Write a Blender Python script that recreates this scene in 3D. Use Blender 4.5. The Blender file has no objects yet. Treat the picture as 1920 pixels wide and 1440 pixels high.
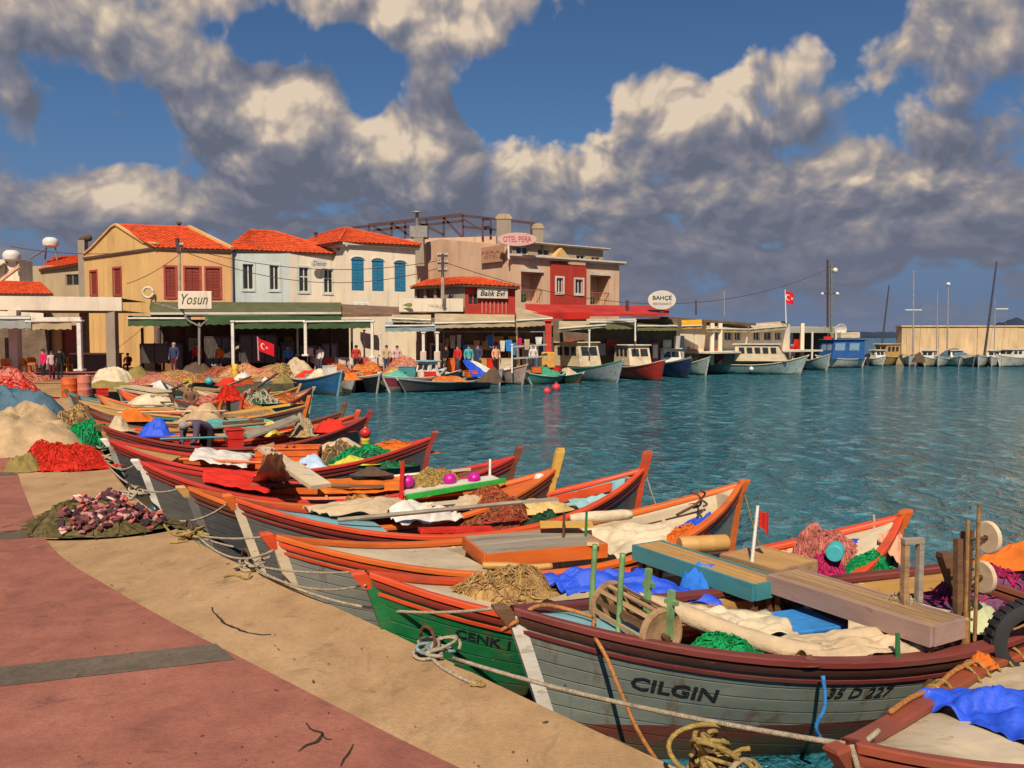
import bpy, bmesh, math, random
from mathutils import Vector as V, Matrix as MX, noise as NZ

S = bpy.context.scene
COL = S.collection
R = math.radians
random.seed(7)

# ------------------------------------------------------------------ camera
FPX, PCX, PCY, HORIZ = 1600.0, 960.0, 720.0, 632.0
CAMZ = 2.2
PITCH = math.atan((PCY - HORIZ) / FPX)
cam_d = bpy.data.cameras.new('camera')
cam_d.sensor_width = 36.0
cam_d.lens = 36.0 * FPX / 1920.0
cam_d.clip_start = 0.1
cam_d.clip_end = 20000
cam = bpy.data.objects.new('camera', cam_d)
COL.objects.link(cam)
cam.location = (0, 0, CAMZ)
cam.rotation_euler = (math.pi / 2 - PITCH, 0, 0)
S.camera = cam

def ray(px, py):
    u, v = (px - PCX) / FPX, (PCY - py) / FPX
    c, s = math.cos(PITCH), math.sin(PITCH)
    return V((u, c + s * v, -s + c * v))
def P(px, py, z=0.0):
    """world point at height z seen at photo pixel px, py"""
    r = ray(px, py)
    t = (z - CAMZ) / r.z
    return V((r.x * t, r.y * t, z))
def Q(px, py, d):
    """world point at distance d along +Y seen at photo pixel px, py"""
    r = ray(px, py)
    t = d / r.y
    return V((r.x * t, d, CAMZ + r.z * t))

# ------------------------------------------------------------------ light
SUN_EL = R(47)
SUN_AZ = math.atan2(-0.10, -0.995)
sdir = V((math.sin(SUN_AZ) * math.cos(SUN_EL), math.cos(SUN_AZ) * math.cos(SUN_EL), math.sin(SUN_EL)))
sun_d = bpy.data.lights.new('sun', 'SUN')
sun_d.energy = 4.2
sun_d.angle = R(0.6)
sun_d.color = (1.0, 0.86, 0.68)
sun = bpy.data.objects.new('sun', sun_d)
COL.objects.link(sun)
sun.location = (-20, -40, 60)
sun.rotation_euler = (-sdir).to_track_quat('-Z', 'Y').to_euler()

S.view_settings.view_transform = 'Standard'
S.view_settings.look = 'None'
S.view_settings.exposure = 0.40
S.view_settings.gamma = 1.0
S.view_settings.use_curve_mapping = False
S.cycles.max_bounces = 6
S.cycles.diffuse_bounces = 3
S.cycles.glossy_bounces = 3
S.cycles.transparent_max_bounces = 8
S.cycles.caustics_reflective = False
S.cycles.caustics_refractive = False

# ------------------------------------------------------------------ node helper
class NT:
    def __init__(self, tree):
        self.t = tree
    def n(self, typ, **kw):
        nd = self.t.nodes.new(typ)
        for k, v in kw.items():
            if k == 'inp':
                for kk, vv in v.items():
                    self.put(nd.inputs[kk], vv)
            else:
                setattr(nd, k, v)
        return nd
    def put(self, sock, v):
        if isinstance(v, bpy.types.NodeSocket):
            self.t.links.new(v, sock)
        else:
            sock.default_value = v
    def math(self, op, a, b=0.0, c=None, clamp=False):
        nd = self.t.nodes.new('ShaderNodeMath')
        nd.operation = op
        nd.use_clamp = clamp
        self.put(nd.inputs[0], a)
        self.put(nd.inputs[1], b)
        if c is not None:
            self.put(nd.inputs[2], c)
        return nd.outputs[0]
    def vmath(self, op, a, b=None, scale=None):
        nd = self.t.nodes.new('ShaderNodeVectorMath')
        nd.operation = op
        self.put(nd.inputs[0], a)
        if b is not None:
            self.put(nd.inputs[1], b)
        if scale is not None:
            self.put(nd.inputs[3], scale)
        return nd.outputs['Value'] if op in ('LENGTH', 'DOT_PRODUCT', 'DISTANCE') else nd.outputs[0]
    def maprange(self, v, a, b, c=0.0, d=1.0, smooth=True):
        nd = self.t.nodes.new('ShaderNodeMapRange')
        nd.interpolation_type = 'SMOOTHSTEP' if smooth else 'LINEAR'
        self.put(nd.inputs[0], v)
        for i, x in enumerate((a, b, c, d)):
            nd.inputs[i + 1].default_value = x
        return nd.outputs[0]
    def mix(self, f, a, b, blend='MIX'):
        nd = self.t.nodes.new('ShaderNodeMix')
        nd.data_type = 'RGBA'
        nd.blend_type = blend
        self.put(nd.inputs[0], f)
        self.put(nd.inputs[6], a if isinstance(a, bpy.types.NodeSocket) else (*a, 1)[:4])
        self.put(nd.inputs[7], b if isinstance(b, bpy.types.NodeSocket) else (*b, 1)[:4])
        return nd.outputs[2]
    def ramp(self, f, stops):
        nd = self.t.nodes.new('ShaderNodeValToRGB')
        el = nd.color_ramp.elements
        while len(el) < len(stops):
            el.new(0.5)
        for e, (p, c) in zip(el, stops):
            e.position = p
            e.color = (*c, 1)[:4]
        self.put(nd.inputs[0], f)
        return nd.outputs[0]
    def noise(self, vec, scale, detail=4, rough=0.55, dist=0.0, out=0, dims='3D'):
        nd = self.t.nodes.new('ShaderNodeTexNoise')
        nd.noise_dimensions = dims
        self.put(nd.inputs['Vector'], vec)
        nd.inputs['Scale'].default_value = scale
        nd.inputs['Detail'].default_value = detail
        nd.inputs['Roughness'].default_value = rough
        nd.inputs['Distortion'].default_value = dist
        return nd.outputs[out]

# ------------------------------------------------------------------ sky
W = bpy.data.worlds.new('World')
S.world = W
W.use_nodes = True
W.cycles.sampling_method = 'MANUAL'
W.cycles.sample_map_resolution = 1024
W.node_tree.nodes.clear()
w = NT(W.node_tree)
tc = w.n('ShaderNodeTexCoord')
dirv = w.vmath('NORMALIZE', tc.outputs['Generated'])
sep = w.n('ShaderNodeSeparateXYZ', inp={0: dirv})
az = w.math('ARCTAN2', sep.outputs[0], sep.outputs[1])
el = w.math('ARCSINE', sep.outputs[2])
sky = w.n('ShaderNodeTexSky', sky_type='NISHITA')
sky.sun_disc = False
sky.sun_elevation = SUN_EL
sky.sun_rotation = SUN_AZ
sky.air_density = 1.0
sky.dust_density = 0.3
sky.ozone_density = 3.0
# cloud field in (azimuth, warped elevation)
elw = w.math('MULTIPLY', w.math('LOGARITHM', w.math('ADD', w.math('MAXIMUM', el, 0.0), 0.16), math.e), 0.36)
def elwarp(e):
    return math.log(max(e, 0) + 0.16) * 0.36
cv = w.n('ShaderNodeCombineXYZ', inp={0: az, 1: elw, 2: 0.0}).outputs[0]
# heaps of cloud and holes: photo pixel centre, radii in pixels, weight
BLOBS = [
    (600, 235, 170, 150, .52), (490, 300, 90, 90, .22), (810, 250, 85, 140, .46), (760, 330, 120, 70, .20),
    (290, 110, 240, 170, .46), (60, 90, 150, 120, .30), (760, 30, 330, 75, .44), (860, 100, 140, 60, .20),
    (1250, 175, 170, 50, .20), (1390, 120, 60, 90, .22), (1480, 110, 60, 100, .22), (1330, 240, 130, 60, .24),
    (1700, 160, 190, 90, .26), (1830, 60, 130, 110, .26), (1150, 330, 270, 110, .20), (1600, 330, 330, 140, .28),
    (230, 390, 110, 60, .20), (80, 250, 160, 60, .14), (430, 400, 520, 90, .18), (1400, 450, 600, 80, .20), (1000, 300, 150, 80, .14),
    (575, 85, 170, 62, -.55), (470, 110, 60, 70, -.30), (695, 165, 62, 75, -.46), (930, 185, 60, 80, -.26), (1060, 190, 120, 120, -.34), (1240, 60, 220, 85, -.32),
    (1560, 80, 90, 120, -.28), (150, 200, 110, 60, -.22), (210, 270, 90, 75, -.28), (768, 200, 26, 70, -.34), (1050, 60, 100, 80, -.14), (1540, 190, 60, 60, -.16),
]
def coverage(vec):
    tot = None
    for (bx, by, rx, ry, wt) in BLOBS:
        a0 = math.atan2((bx - 960) / FPX, 1)
        def elp(y):
            return math.atan((720 - y) / FPX) - PITCH
        e0, e1, e2 = elwarp(elp(by)), elwarp(elp(by - ry)), elwarp(elp(min(by + ry, 628)))
        rr = max((e1 - e2) / 2, 0.012)
        nd = w.n('ShaderNodeVectorMath', operation='MULTIPLY_ADD')
        w.put(nd.inputs[0], vec)
        nd.inputs[1].default_value = (FPX / rx, 1 / rr, 0.0)
        nd.inputs[2].default_value = (-a0 * FPX / rx, -e0 / rr, 0.0)
        l = w.vmath('LENGTH', nd.outputs[0])
        g = w.maprange(l, 1.5, 0.0, 0.0, wt)
        tot = g if tot is None else w.math('ADD', tot, g)
    return tot
warp = w.noise(cv, 7.0, 2, .5, 0.0, out=1, dims='2D')
warpv = w.vmath('SCALE', w.vmath('SUBTRACT', warp, (.5, .5, .5)), scale=0.05)
def puffs(off, fine, vor=True):
    v = w.vmath('ADD', w.vmath('ADD', cv, off), warpv)
    v = w.vmath('MULTIPLY', v, (1.0, 1.2, 1.0))
    n = w.noise(v, 6.6, fine, .585, dims='2D')
    vo = w.n('ShaderNodeTexVoronoi', feature='SMOOTH_F1', voronoi_dimensions='2D')
    w.put(vo.inputs['Vector'], v)
    vo.inputs['Scale'].default_value = 13.0
    vo.inputs['Detail'].default_value = 3.0
    vo.inputs['Roughness'].default_value = 0.55
    vo.inputs['Smoothness'].default_value = 0.4
    return w.math('ADD', w.math('MULTIPLY', n, 0.82), w.math('MULTIPLY', w.math('SUBTRACT', 0.4, vo.outputs[0]), 0.36))
c0 = coverage(cv)
c2 = coverage(w.vmath('ADD', cv, (-0.02, 0.06, 0.0)))
p0 = puffs((0, 0, 0), 8)
p1 = puffs((-0.010, 0.016, 0.0), 5)
low = w.maprange(el, 0.04, 0.28, 0.275, 0.045)
f0 = w.math('ADD', w.math('ADD', p0, c0), low)
alpha = w.math('MULTIPLY', w.maprange(f0, 0.345, 0.545), w.maprange(el, 0.0, 0.055, 0.25, 1.0))
soft = w.maprange(el, 0.02, 0.22, 0.38, 1.0)
rel = w.math('ADD', w.math('MULTIPLY', w.math('SUBTRACT', p0, p1), w.math('MULTIPLY', soft, 2.0)), w.math('MULTIPLY', w.math('SUBTRACT', c0, c2), 1.05))
rel = w.math('ADD', rel, w.math('MULTIPLY', w.math('SUBTRACT', p0, 0.45), 0.55))
# thick cloud low in the sky is lit less
lowd = w.maprange(el, 0.02, 0.20, -0.07, 0.02)
thin = w.math('MULTIPLY', w.math('SUBTRACT', 1.0, alpha), w.maprange(el, 0.05, 0.25, 0.10, 0.34))
lit = w.math('ADD', w.math('ADD', w.math('ADD', rel, 0.37), lowd), thin, clamp=True)
ccol = w.ramp(lit, [(0.0, (.098, .110, .150)), (0.28, (.146, .150, .188)), (0.50, (.215, .202, .215)), (0.74, (.345, .292, .258)), (1.0, (.56, .455, .345))])
ccol = w.mix(w.maprange(el, 0.01, 0.17, 0.60, 0.0), ccol, (.118, .132, .188))
skyc = w.vmath('MULTIPLY', sky.outputs[0], (0.029, 0.039, 0.049))
lowhaze = w.maprange(el, 0.02, 0.26, 0.85, 0.0)
skyc = w.mix(lowhaze, skyc, (.080, .115, .22))
tot = w.mix(alpha, skyc, ccol)
# below the horizon: plain dull sea colour
tot = w.mix(w.maprange(el, -0.02, 0.0, 1.0, 0.0), tot, (.06, .10, .13))
bg = w.n('ShaderNodeBackground', inp={0: tot, 1: 1.0})
wo = w.n('ShaderNodeOutputWorld', inp={0: bg.outputs[0]})

# ------------------------------------------------------------------ materials
def srgb(r, g, b):
    f = lambda c: (c / 255 / 12.92) if c / 255 <= .04045 else ((c / 255 + .055) / 1.055) ** 2.4
    return (f(r), f(g), f(b))
MATS = {}
def mat(name, col, rough=.6, var=.22, scale=6.0, dirt=None, dirt_amt=.0, bump=.15, bscale=None, metal=0.0, stretch=(1, 1, 1), spec=.4, chips=None, wave=None, coords='Object', streaks=0):
    """procedural painted / cloth / plaster surface with tone variation, dirt and relief"""
    if name in MATS:
        return MATS[name]
    m = bpy.data.materials.new(name)
    m.use_nodes = True
    t = NT(m.node_tree)
    b = m.node_tree.nodes['Principled BSDF']
    co = t.n('ShaderNodeTexCoord').outputs[coords]
    ge = t.n('ShaderNodeObjectInfo').outputs['Random']
    co2 = t.vmath('ADD', t.vmath('MULTIPLY', co, stretch), t.vmath('SCALE', (13.1, 7.7, 3.3), scale=ge))
    n = t.noise(co2, scale, 5, .6)
    lo = tuple(c * (1 - var) for c in col)
    hi = tuple(min(1, c * (1 + var)) for c in col)
    c = t.ramp(n, [(.3, lo), (.7, hi)])
    if dirt:
        n2 = t.noise(co2, scale * .37, 6, .68, .4)
        k = t.maprange(n2, .5, .72, 0, dirt_amt)
        c = t.mix(k, c, dirt)
    if streaks:
        n4 = t.noise(t.vmath('MULTIPLY', co, (2.2, 2.2, .16)), 1.0, 6, .7, .3)
        c = t.mix(t.maprange(n4, .52, .72, 0, streaks), c, tuple(x * .42 for x in col))
    if chips:
        n3 = t.noise(co2, scale * 2.3, 8, .72, .2)
        k = t.maprange(n3, .60, .64, 0, .85)
        c = t.mix(k, c, chips)
    t.put(b.inputs['Base Color'], c)
    t.put(b.inputs['Roughness'], t.maprange(n, .2, .8, max(rough - .12, .02), min(rough + .12, 1)))
    b.inputs['Metallic'].default_value = metal
    b.inputs['Specular IOR Level'].default_value = spec
    if bump:
        nb = t.noise(co2, bscale or scale * 6, 5, .65)
        if wave:
            wv = t.n('ShaderNodeTexWave', wave_type='BANDS', bands_direction=wave[0])
            t.put(wv.inputs['Vector'], co)
            wv.inputs['Scale'].default_value = wave[1]
            wv.inputs['Distortion'].default_value = wave[2]
            wv.inputs['Detail'].default_value = 2
            nb = t.math('ADD', t.math('MULTIPLY', nb, .5), wv.outputs[1])
        bm = t.n('ShaderNodeBump', inp={'Height': nb, 'Strength': bump, 'Distance': .03})
        t.put(b.inputs['Normal'], bm.outputs[0])
    MATS[name] = m
    return m
WOODY = (.16, .10, .055)
GRIME = (.10, .075, .05)
def paint(name, col, **k):
    d = dict(rough=.5, var=.16, scale=3.0, dirt=GRIME, dirt_amt=.45, chips=tuple(.5 * a + .5 * b for a, b in zip(WOODY, col)), bump=.12, stretch=(.45, 1, 2.2))
    d.update(k)
    PCOL[name] = col
    return mat(name, col, **d)
def cloth(name, col, **k):
    d = dict(rough=.85, var=.2, scale=4.0, dirt=tuple(c * .45 for c in col), dirt_amt=.5, bump=.65, bscale=13, spec=.15)
    d.update(k)
    return mat(name, col, **d)
def net(name, col, **k):
    d = dict(rough=.95, var=.5, scale=16.0, dirt=tuple(c * .35 for c in col), dirt_amt=.7, bump=.9, bscale=60, spec=.05)
    d.update(k)
    return mat(name, col, **d)
def plaster(name, col, **k):
    d = dict(rough=.9, var=.10, scale=.8, dirt=tuple(c * .55 for c in col), dirt_amt=.5, bump=.2, bscale=20, spec=.15, stretch=(1, 1, .45), streaks=.42)
    d.update(k)
    return mat(name, col, **d)

def hullpaint(name, col):
    """worn boat paint: plank seams follow the sheer, chips, rust weeps, scum along the water line"""
    name = name + '_hull'
    if name in MATS:
        return MATS[name]
    m = bpy.data.materials.new(name)
    m.use_nodes = True
    t = NT(m.node_tree)
    b = m.node_tree.nodes['Principled BSDF']
    co = t.n('ShaderNodeTexCoord').outputs['Object']
    ge = t.n('ShaderNodeObjectInfo').outputs['Random']
    co = t.vmath('ADD', co, t.vmath('SCALE', (17.0, 5.0, 0.0), scale=ge))
    bs = t.n('ShaderNodeAttribute', attribute_name='below_sheer').outputs['Fac']
    z = t.n('ShaderNodeSeparateXYZ', inp={0: co}).outputs[2]
    n1 = t.noise(t.vmath('MULTIPLY', co, (.6, 1, 1.6)), 2.2, 6, .65)
    n2 = t.noise(t.vmath('MULTIPLY', co, (.5, 1, 2.5)), 7.0, 8, .75)
    c = t.ramp(n1, [(.3, tuple(x * .72 for x in col)), (.55, col), (.75, tuple(min(1, x * 1.25 + .01) for x in col))])
    weep = t.noise(t.vmath('MULTIPLY', co, (6, 6, .5)), 1.0, 5, .7, .3)
    c = t.mix(t.maprange(weep, .53, .68, 0, .7), c, (.13, .07, .035))
    c = t.mix(t.maprange(n2, .57, .62, 0, .8), c, tuple(.5 * x + .5 * y for x, y in zip(col, (.20, .16, .11))))
    fr = t.math('FRACT', t.math('DIVIDE', bs, .098))
    seam = t.maprange(t.math('ABSOLUTE', t.math('SUBTRACT', fr, .5)), .43, .49, 0, 1)
    c = t.mix(t.math('MULTIPLY', seam, .45), c, tuple(x * .35 for x in col))
    sc = t.maprange(t.math('ADD', z, t.math('MULTIPLY', t.math('SUBTRACT', n1, .5), .45)), .10, .26, .75, 0)
    c = t.mix(sc, c, (.075, .07, .035))
    t.put(b.inputs['Base Color'], c)
    t.put(b.inputs['Roughness'], t.maprange(n2, .3, .7, .38, .75))
    b.inputs['Specular IOR Level'].default_value = .35
    bm = t.n('ShaderNodeBump', inp={'Height': t.math('SUBTRACT', t.math('MULTIPLY', n2, .25), seam), 'Strength': .55, 'Distance': .008})
    t.put(b.inputs['Normal'], bm.outputs[0])
    MATS[name] = m
    return m
PCOL = {}

# ------------------------------------------------------------------ mesh building
class MB:
    def __init__(self):
        self.v, self.f = [], []
    def add(self, vs, fs):
        o = len(self.v)
        self.v += [V(x) for x in vs]
        self.f += [tuple(i + o for i in f) for f in fs]
        return self
    def quad(self, a, b, c, d):
        return self.add([a, b, c, d], [(0, 1, 2, 3)])
    def poly(self, pts):
        return self.add(pts, [tuple(range(len(pts)))])
    def box(self, c, size, rz=0.0, m=None):
        hx, hy, hz = size[0] / 2, size[1] / 2, size[2] / 2
        rot = m or MX.Rotation(rz, 3, 'Z')
        vs = [V(c) + rot @ V((x * hx, y * hy, z * hz)) for x in (-1, 1) for y in (-1, 1) for z in (-1, 1)]
        return self.add(vs, [(0, 1, 3, 2), (4, 6, 7, 5), (0, 4, 5, 1), (2, 3, 7, 6), (0, 2, 6, 4), (1, 5, 7, 3)])
    def cbox(self, c, size, rz=0.0, ch=.01, m=None):
        """box with chamfered vertical and top edges"""
        rot = m or MX.Rotation(rz, 3, 'Z')
        hx, hy, hz = size[0] / 2, size[1] / 2, size[2] / 2
        rings = []
        for (z, k) in ((-hz, ch), (-hz + ch, 0), (hz - ch, 0), (hz, ch)):
            a, b = hx - k, hy - k
            q = ch * .6
            rings.append([V(c) + rot @ V(p) for p in ((-a + q, -b, z), (a - q, -b, z), (a, -b + q, z), (a, b - q, z), (a - q, b, z), (-a + q, b, z), (-a, b - q, z), (-a, -b + q, z))])
        return self.loft(rings, True, True)
    def beam(self, a, b, w, h, up=V((0, 0, 1))):
        a, b = V(a), V(b)
        d = (b - a)
        L = d.length
        d = d / L
        s = d.cross(up)
        if s.length < 1e-4:
            s = d.cross(V((0, 1, 0)))
        s.normalize()
        u = s.cross(d)
        vs = [p + s * (i * w / 2) + u * (j * h / 2) for p in (a, b) for (i, j) in ((-1, -1), (1, -1), (1, 1), (-1, 1))]
        return self.add(vs, [(3, 2, 1, 0), (4, 5, 6, 7), (0, 1, 5, 4), (1, 2, 6, 5), (2, 3, 7, 6), (3, 0, 4, 7)])
    def loft(self, rings, closed=True, caps=False):
        n = len(rings[0])
        o = len(self.v)
        for r in rings:
            self.v += [V(p) for p in r]
        for i in range(len(rings) - 1):
            for j in range(n if closed else n - 1):
                k = (j + 1) % n
                self.f.append((o + i * n + j, o + i * n + k, o + (i + 1) * n + k, o + (i + 1) * n + j))
        if caps:
            self.f.append(tuple(o + j for j in reversed(range(n))))
            self.f.append(tuple(o + (len(rings) - 1) * n + j for j in range(n)))
        return self
    def tube(self, pts, r, n=6, r2=None, caps=True):
        pts = [V(p) for p in pts]
        rings = []
        prev = None
        for i, p in enumerate(pts):
            d = (pts[min(i + 1, len(pts) - 1)] - pts[max(i - 1, 0)])
            if d.length < 1e-7:
                d = V((0, 0, 1))
            d.normalize()
            if prev is None:
                a = d.cross(V((0, 0, 1)))
                if a.length < .05:
                    a = d.cross(V((0, 1, 0)))
            else:
                a = prev - d * prev.dot(d)
                if a.length < 1e-4:
                    a = d.cross(V((0, 1, 0.3)))
            a.normalize()
            prev = a
            b = d.cross(a)
            rr = r if r2 is None else r + (r2 - r) * i / max(len(pts) - 1, 1)
            rings.append([p + a * (math.cos(2 * math.pi * k / n) * rr) + b * (math.sin(2 * math.pi * k / n) * rr) for k in range(n)])
        return self.loft(rings, True, caps)
    def lathe(self, c, prof, n=12, m=None):
        c = V(c)
        rot = m or MX.Identity(3)
        rings = [[c + rot @ V((r * math.cos(2 * math.pi * k / n), r * math.sin(2 * math.pi * k / n), z)) for k in range(n)] for (r, z) in prof]
        return self.loft(rings, True, True)
    def ball(self, c, r, n=10, sq=(1, 1, 1)):
        prof = [(math.sin(math.pi * i / n) * r + 1e-4, -math.cos(math.pi * i / n) * r) for i in range(n + 1)]
        rings = [[V(c) + V((q * math.cos(2 * math.pi * k / n) * sq[0], q * math.sin(2 * math.pi * k / n) * sq[1], z * sq[2])) for k in range(n)] for (q, z) in prof]
        return self.loft(rings, True, True)
    def grid(self, nx, ny, fn):
        o = len(self.v)
        for i in range(nx + 1):
            for j in range(ny + 1):
                self.v.append(V(fn(i / nx, j / ny)))
        for i in range(nx):
            for j in range(ny):
                a = o + i * (ny + 1) + j
                self.f.append((a, a + ny + 1, a + ny + 2, a + 1))
        return self
    def mesh(self, name, m=None, smooth=False):
        me = bpy.data.meshes.new(name)
        me.from_pydata([tuple(v) for v in self.v], [], self.f)
        bm = bmesh.new()
        bm.from_mesh(me)
        bmesh.ops.recalc_face_normals(bm, faces=bm.faces)
        bm.to_mesh(me)
        bm.free()
        for mm in (m if isinstance(m, (list, tuple)) else [m]):
            if mm:
                me.materials.append(mm)
        if smooth:
            for p in me.polygons:
                p.use_smooth = True
            if smooth != 'all':
                try:
                    me.set_sharp_from_angle(angle=R(40))
                except Exception:
                    pass
        return me
    def build(self, name, m=None, parent=None, smooth=False, world=False, origin=None):
        """link as one object; world=True: coordinates are world and parent is an unrotated Empty"""
        if world and parent is not None:
            o = wpos(parent)
            self.v = [v - o for v in self.v]
        elif parent is None:
            o = V(origin) if origin is not None else self.base()
            self.v = [v - o for v in self.v]
        ob = bpy.data.objects.new(name, self.mesh(name, m, smooth))
        COL.objects.link(ob)
        if parent is not None:
            ob.parent = parent
        else:
            ob.location = o
        return ob
    def base(self):
        xs, ys, zs = [v.x for v in self.v], [v.y for v in self.v], [v.z for v in self.v]
        return V(((min(xs) + max(xs)) / 2, (min(ys) + max(ys)) / 2, min(zs)))
def wpos(o):
    p = V(o.location)
    while o.parent:
        o = o.parent
        p += V(o.location)
    return p
def tag(o, label, cat, group=None, kind=None):
    o['label'] = label
    o['category'] = cat
    if group:
        o['group'] = group
    if kind:
        o['kind'] = kind
    return o
def thing(name, label, cat, loc=(0, 0, 0), rz=0.0, group=None):
    o = bpy.data.objects.new(name, None)
    COL.objects.link(o)
    o.location = loc
    o.rotation_euler = (0, 0, rz)
    o.empty_display_size = .2
    return tag(o, label, cat, group)
def copy_tree(o, parent=None):
    c = o.copy()
    COL.objects.link(c)
    c.parent = parent
    for ch in [x for x in COL.objects if x.parent == o]:
        copy_tree(ch, c)
    return c
def structure(o):
    o['kind'] = 'structure'
    return o
def fb(p, s=1.0, o=4):
    return NZ.fractal(V(p) * s, .9, 2.0, o)
def sag(a, b, dip, n=14, wob=0.0):
    a, b = V(a), V(b)
    return [a.lerp(b, i / n) - V((0, 0, dip * 4 * (i / n) * (1 - i / n))) + (V((fb((i * .7, a.x, 0)), fb((i * .7, a.y, 5)), 0)) * wob if 0 < i < n else V()) for i in range(n + 1)]
def smooth_pts(pts, k=6):
    """Catmull-Rom through pts"""
    pts = [V(p) for p in pts]
    out = []
    for i in range(len(pts) - 1):
        p0, p1, p2, p3 = pts[max(i - 1, 0)], pts[i], pts[i + 1], pts[min(i + 2, len(pts) - 1)]
        for j in range(k):
            t = j / k
            out.append(.5 * ((2 * p1) + (p2 - p0) * t + (2 * p0 - 5 * p1 + 4 * p2 - p3) * t * t + (3 * p1 - p0 - 3 * p2 + p3) * t ** 3))
    out.append(pts[-1])
    return out
def text_mesh(body, size=1.0, extrude=0.0, shear=0.0, bold=0.0, res=2):
    cu = bpy.data.curves.new('lettering', 'FONT')
    cu.body = body
    cu.size = size
    cu.extrude = extrude
    cu.shear = shear
    cu.offset = bold
    cu.resolution_u = res
    cu.align_x = 'CENTER'
    cu.align_y = 'CENTER'
    ob = bpy.data.objects.new('lettering', cu)
    COL.objects.link(ob)
    dg = bpy.context.evaluated_depsgraph_get()
    dg.update()
    me = bpy.data.meshes.new_from_object(ob.evaluated_get(dg))
    vs = [v.co.copy() for v in me.vertices]
    fs = [tuple(p.vertices) for p in me.polygons]
    bpy.data.objects.remove(ob)
    bpy.data.curves.remove(cu)
    bpy.data.meshes.remove(me)
    return vs, fs
def lettering(body, centre, right, up, height, m, parent, off=.012, width=None, shear=0.0, bold=0.0, name='lettering'):
    """flat print standing off a board: centre in world, right/up unit vectors"""
    vs, fs = text_mesh(body, 1.0, 0.0, shear, bold)
    if not vs:
        return None
    xs = [v.x for v in vs]
    ys = [v.y for v in vs]
    cx, cy = (min(xs) + max(xs)) / 2, (min(ys) + max(ys)) / 2
    k = height / (max(ys) - min(ys))
    kx = k if width is None else width / (max(xs) - min(xs))
    right, up = V(right).normalized(), V(up).normalized()
    nrm = right.cross(up)
    mb = MB()
    mb.add([V(centre) + right * ((v.x - cx) * kx) + up * ((v.y - cy) * k) + nrm * off for v in vs], fs)
    return mb.build(name, m, parent, world=True)
# ================================================================== setting
WATER = -0.7
EDGE = [P(x, y) for x, y in ((1500, 1560), (1270, 1440), (1090, 1358), (900, 1268), (720, 1180), (560, 1108), (440, 1052), (350, 1005), (285, 958), (240, 920), (205, 876), (178, 826), (155, 792), (130, 764))]
EDGE += [V((-16.2, 33, 0)), V((-17, 38, 0)), V((-15, 42.5, 0)), V((-9, 46, 0)), V((-2, 51, 0)), V((6, 60, 0)), V((20, 75, 0)), V((34, 88, 0)), V((40, 93, 0))]
e0 = EDGE[0]
EDGE = [e0 + (EDGE[0] - EDGE[2]).normalized() * 14] + EDGE
EDGE = smooth_pts(EDGE[:14], 4)[:-1] + EDGE[13:]

def ground(name, c1, c2, c3, spot, scale, streak=(1, 1, 1)):
    """worn outdoor paving: broad mottling, scuffs, small dark spots, gritty relief"""
    m = bpy.data.materials.new(name)
    m.use_nodes = True
    t = NT(m.node_tree)
    b = m.node_tree.nodes['Principled BSDF']
    co = t.n('ShaderNodeTexCoord').outputs['Object']
    cs = t.vmath('MULTIPLY', co, streak)
    n1 = t.noise(cs, .55 * scale, 5, .62, .5)
    n2 = t.noise(cs, 3.1 * scale, 6, .7, .2)
    n3 = t.noise(co, 26.0, 4, .7)
    c = t.ramp(t.math('ADD', t.math('MULTIPLY', n1, .6), t.math('MULTIPLY', n2, .4)), [(.36, c2), (.50, c1), (.66, c3)])
    k = t.maprange(t.noise(cs, 1.4 * scale, 8, .78, 1.2), .52, .70, 0, .75)
    c = t.mix(k, c, spot)
    vo = t.n('ShaderNodeTexVoronoi', feature='F1')
    t.put(vo.inputs['Vector'], t.vmath('ADD', co, t.vmath('SCALE', t.noise(co, 9, 2, .5, 0, out=1), scale=.12)))
    vo.inputs['Scale'].default_value = 3.6
    sp_ = t.math('MULTIPLY', t.maprange(vo.outputs['Distance'], .05, .015, 0, .8), t.maprange(n2, .5, .6, 0, 1))
    c = t.mix(sp_, c, tuple(x * .35 for x in spot))
    c = t.mix(t.maprange(n3, .35, .75, .0, .35), c, tuple(x * .55 for x in c1))
    t.put(b.inputs['Base Color'], c)
    t.put(b.inputs['Roughness'], t.maprange(n2, .3, .7, .7, .95))
    b.inputs['Specular IOR Level'].default_value = .2
    hh = t.math('ADD', t.math('MULTIPLY', n3, .5), t.math('ADD', t.math('MULTIPLY', n2, 1.1), t.noise(co, 90, 3, .6)))
    bm = t.n('ShaderNodeBump', inp={'Height': hh, 'Strength': .55, 'Distance': .012})
    t.put(b.inputs['Normal'], bm.outputs[0])
    MATS[name] = m
    return m
M_conc = ground('concrete', (.43, .27, .135), (.31, .19, .095), (.53, .35, .19), (.20, .125, .07), 1.0, (1.3, .8, 1))
M_red = ground('red_paving', (.315, .118, .082), (.205, .080, .062), (.40, .165, .115), (.13, .060, .05), 1.2)
M_band = ground('grey_paving', (.135, .105, .078), (.09, .072, .056), (.19, .145, .105), (.06, .05, .04), 2.0)
M_wallc = mat('wet_concrete', (.12, .095, .05), rough=.5, var=.35, scale=2.2, dirt=(.03, .04, .02), dirt_amt=.9, bump=.6, bscale=14)

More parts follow.
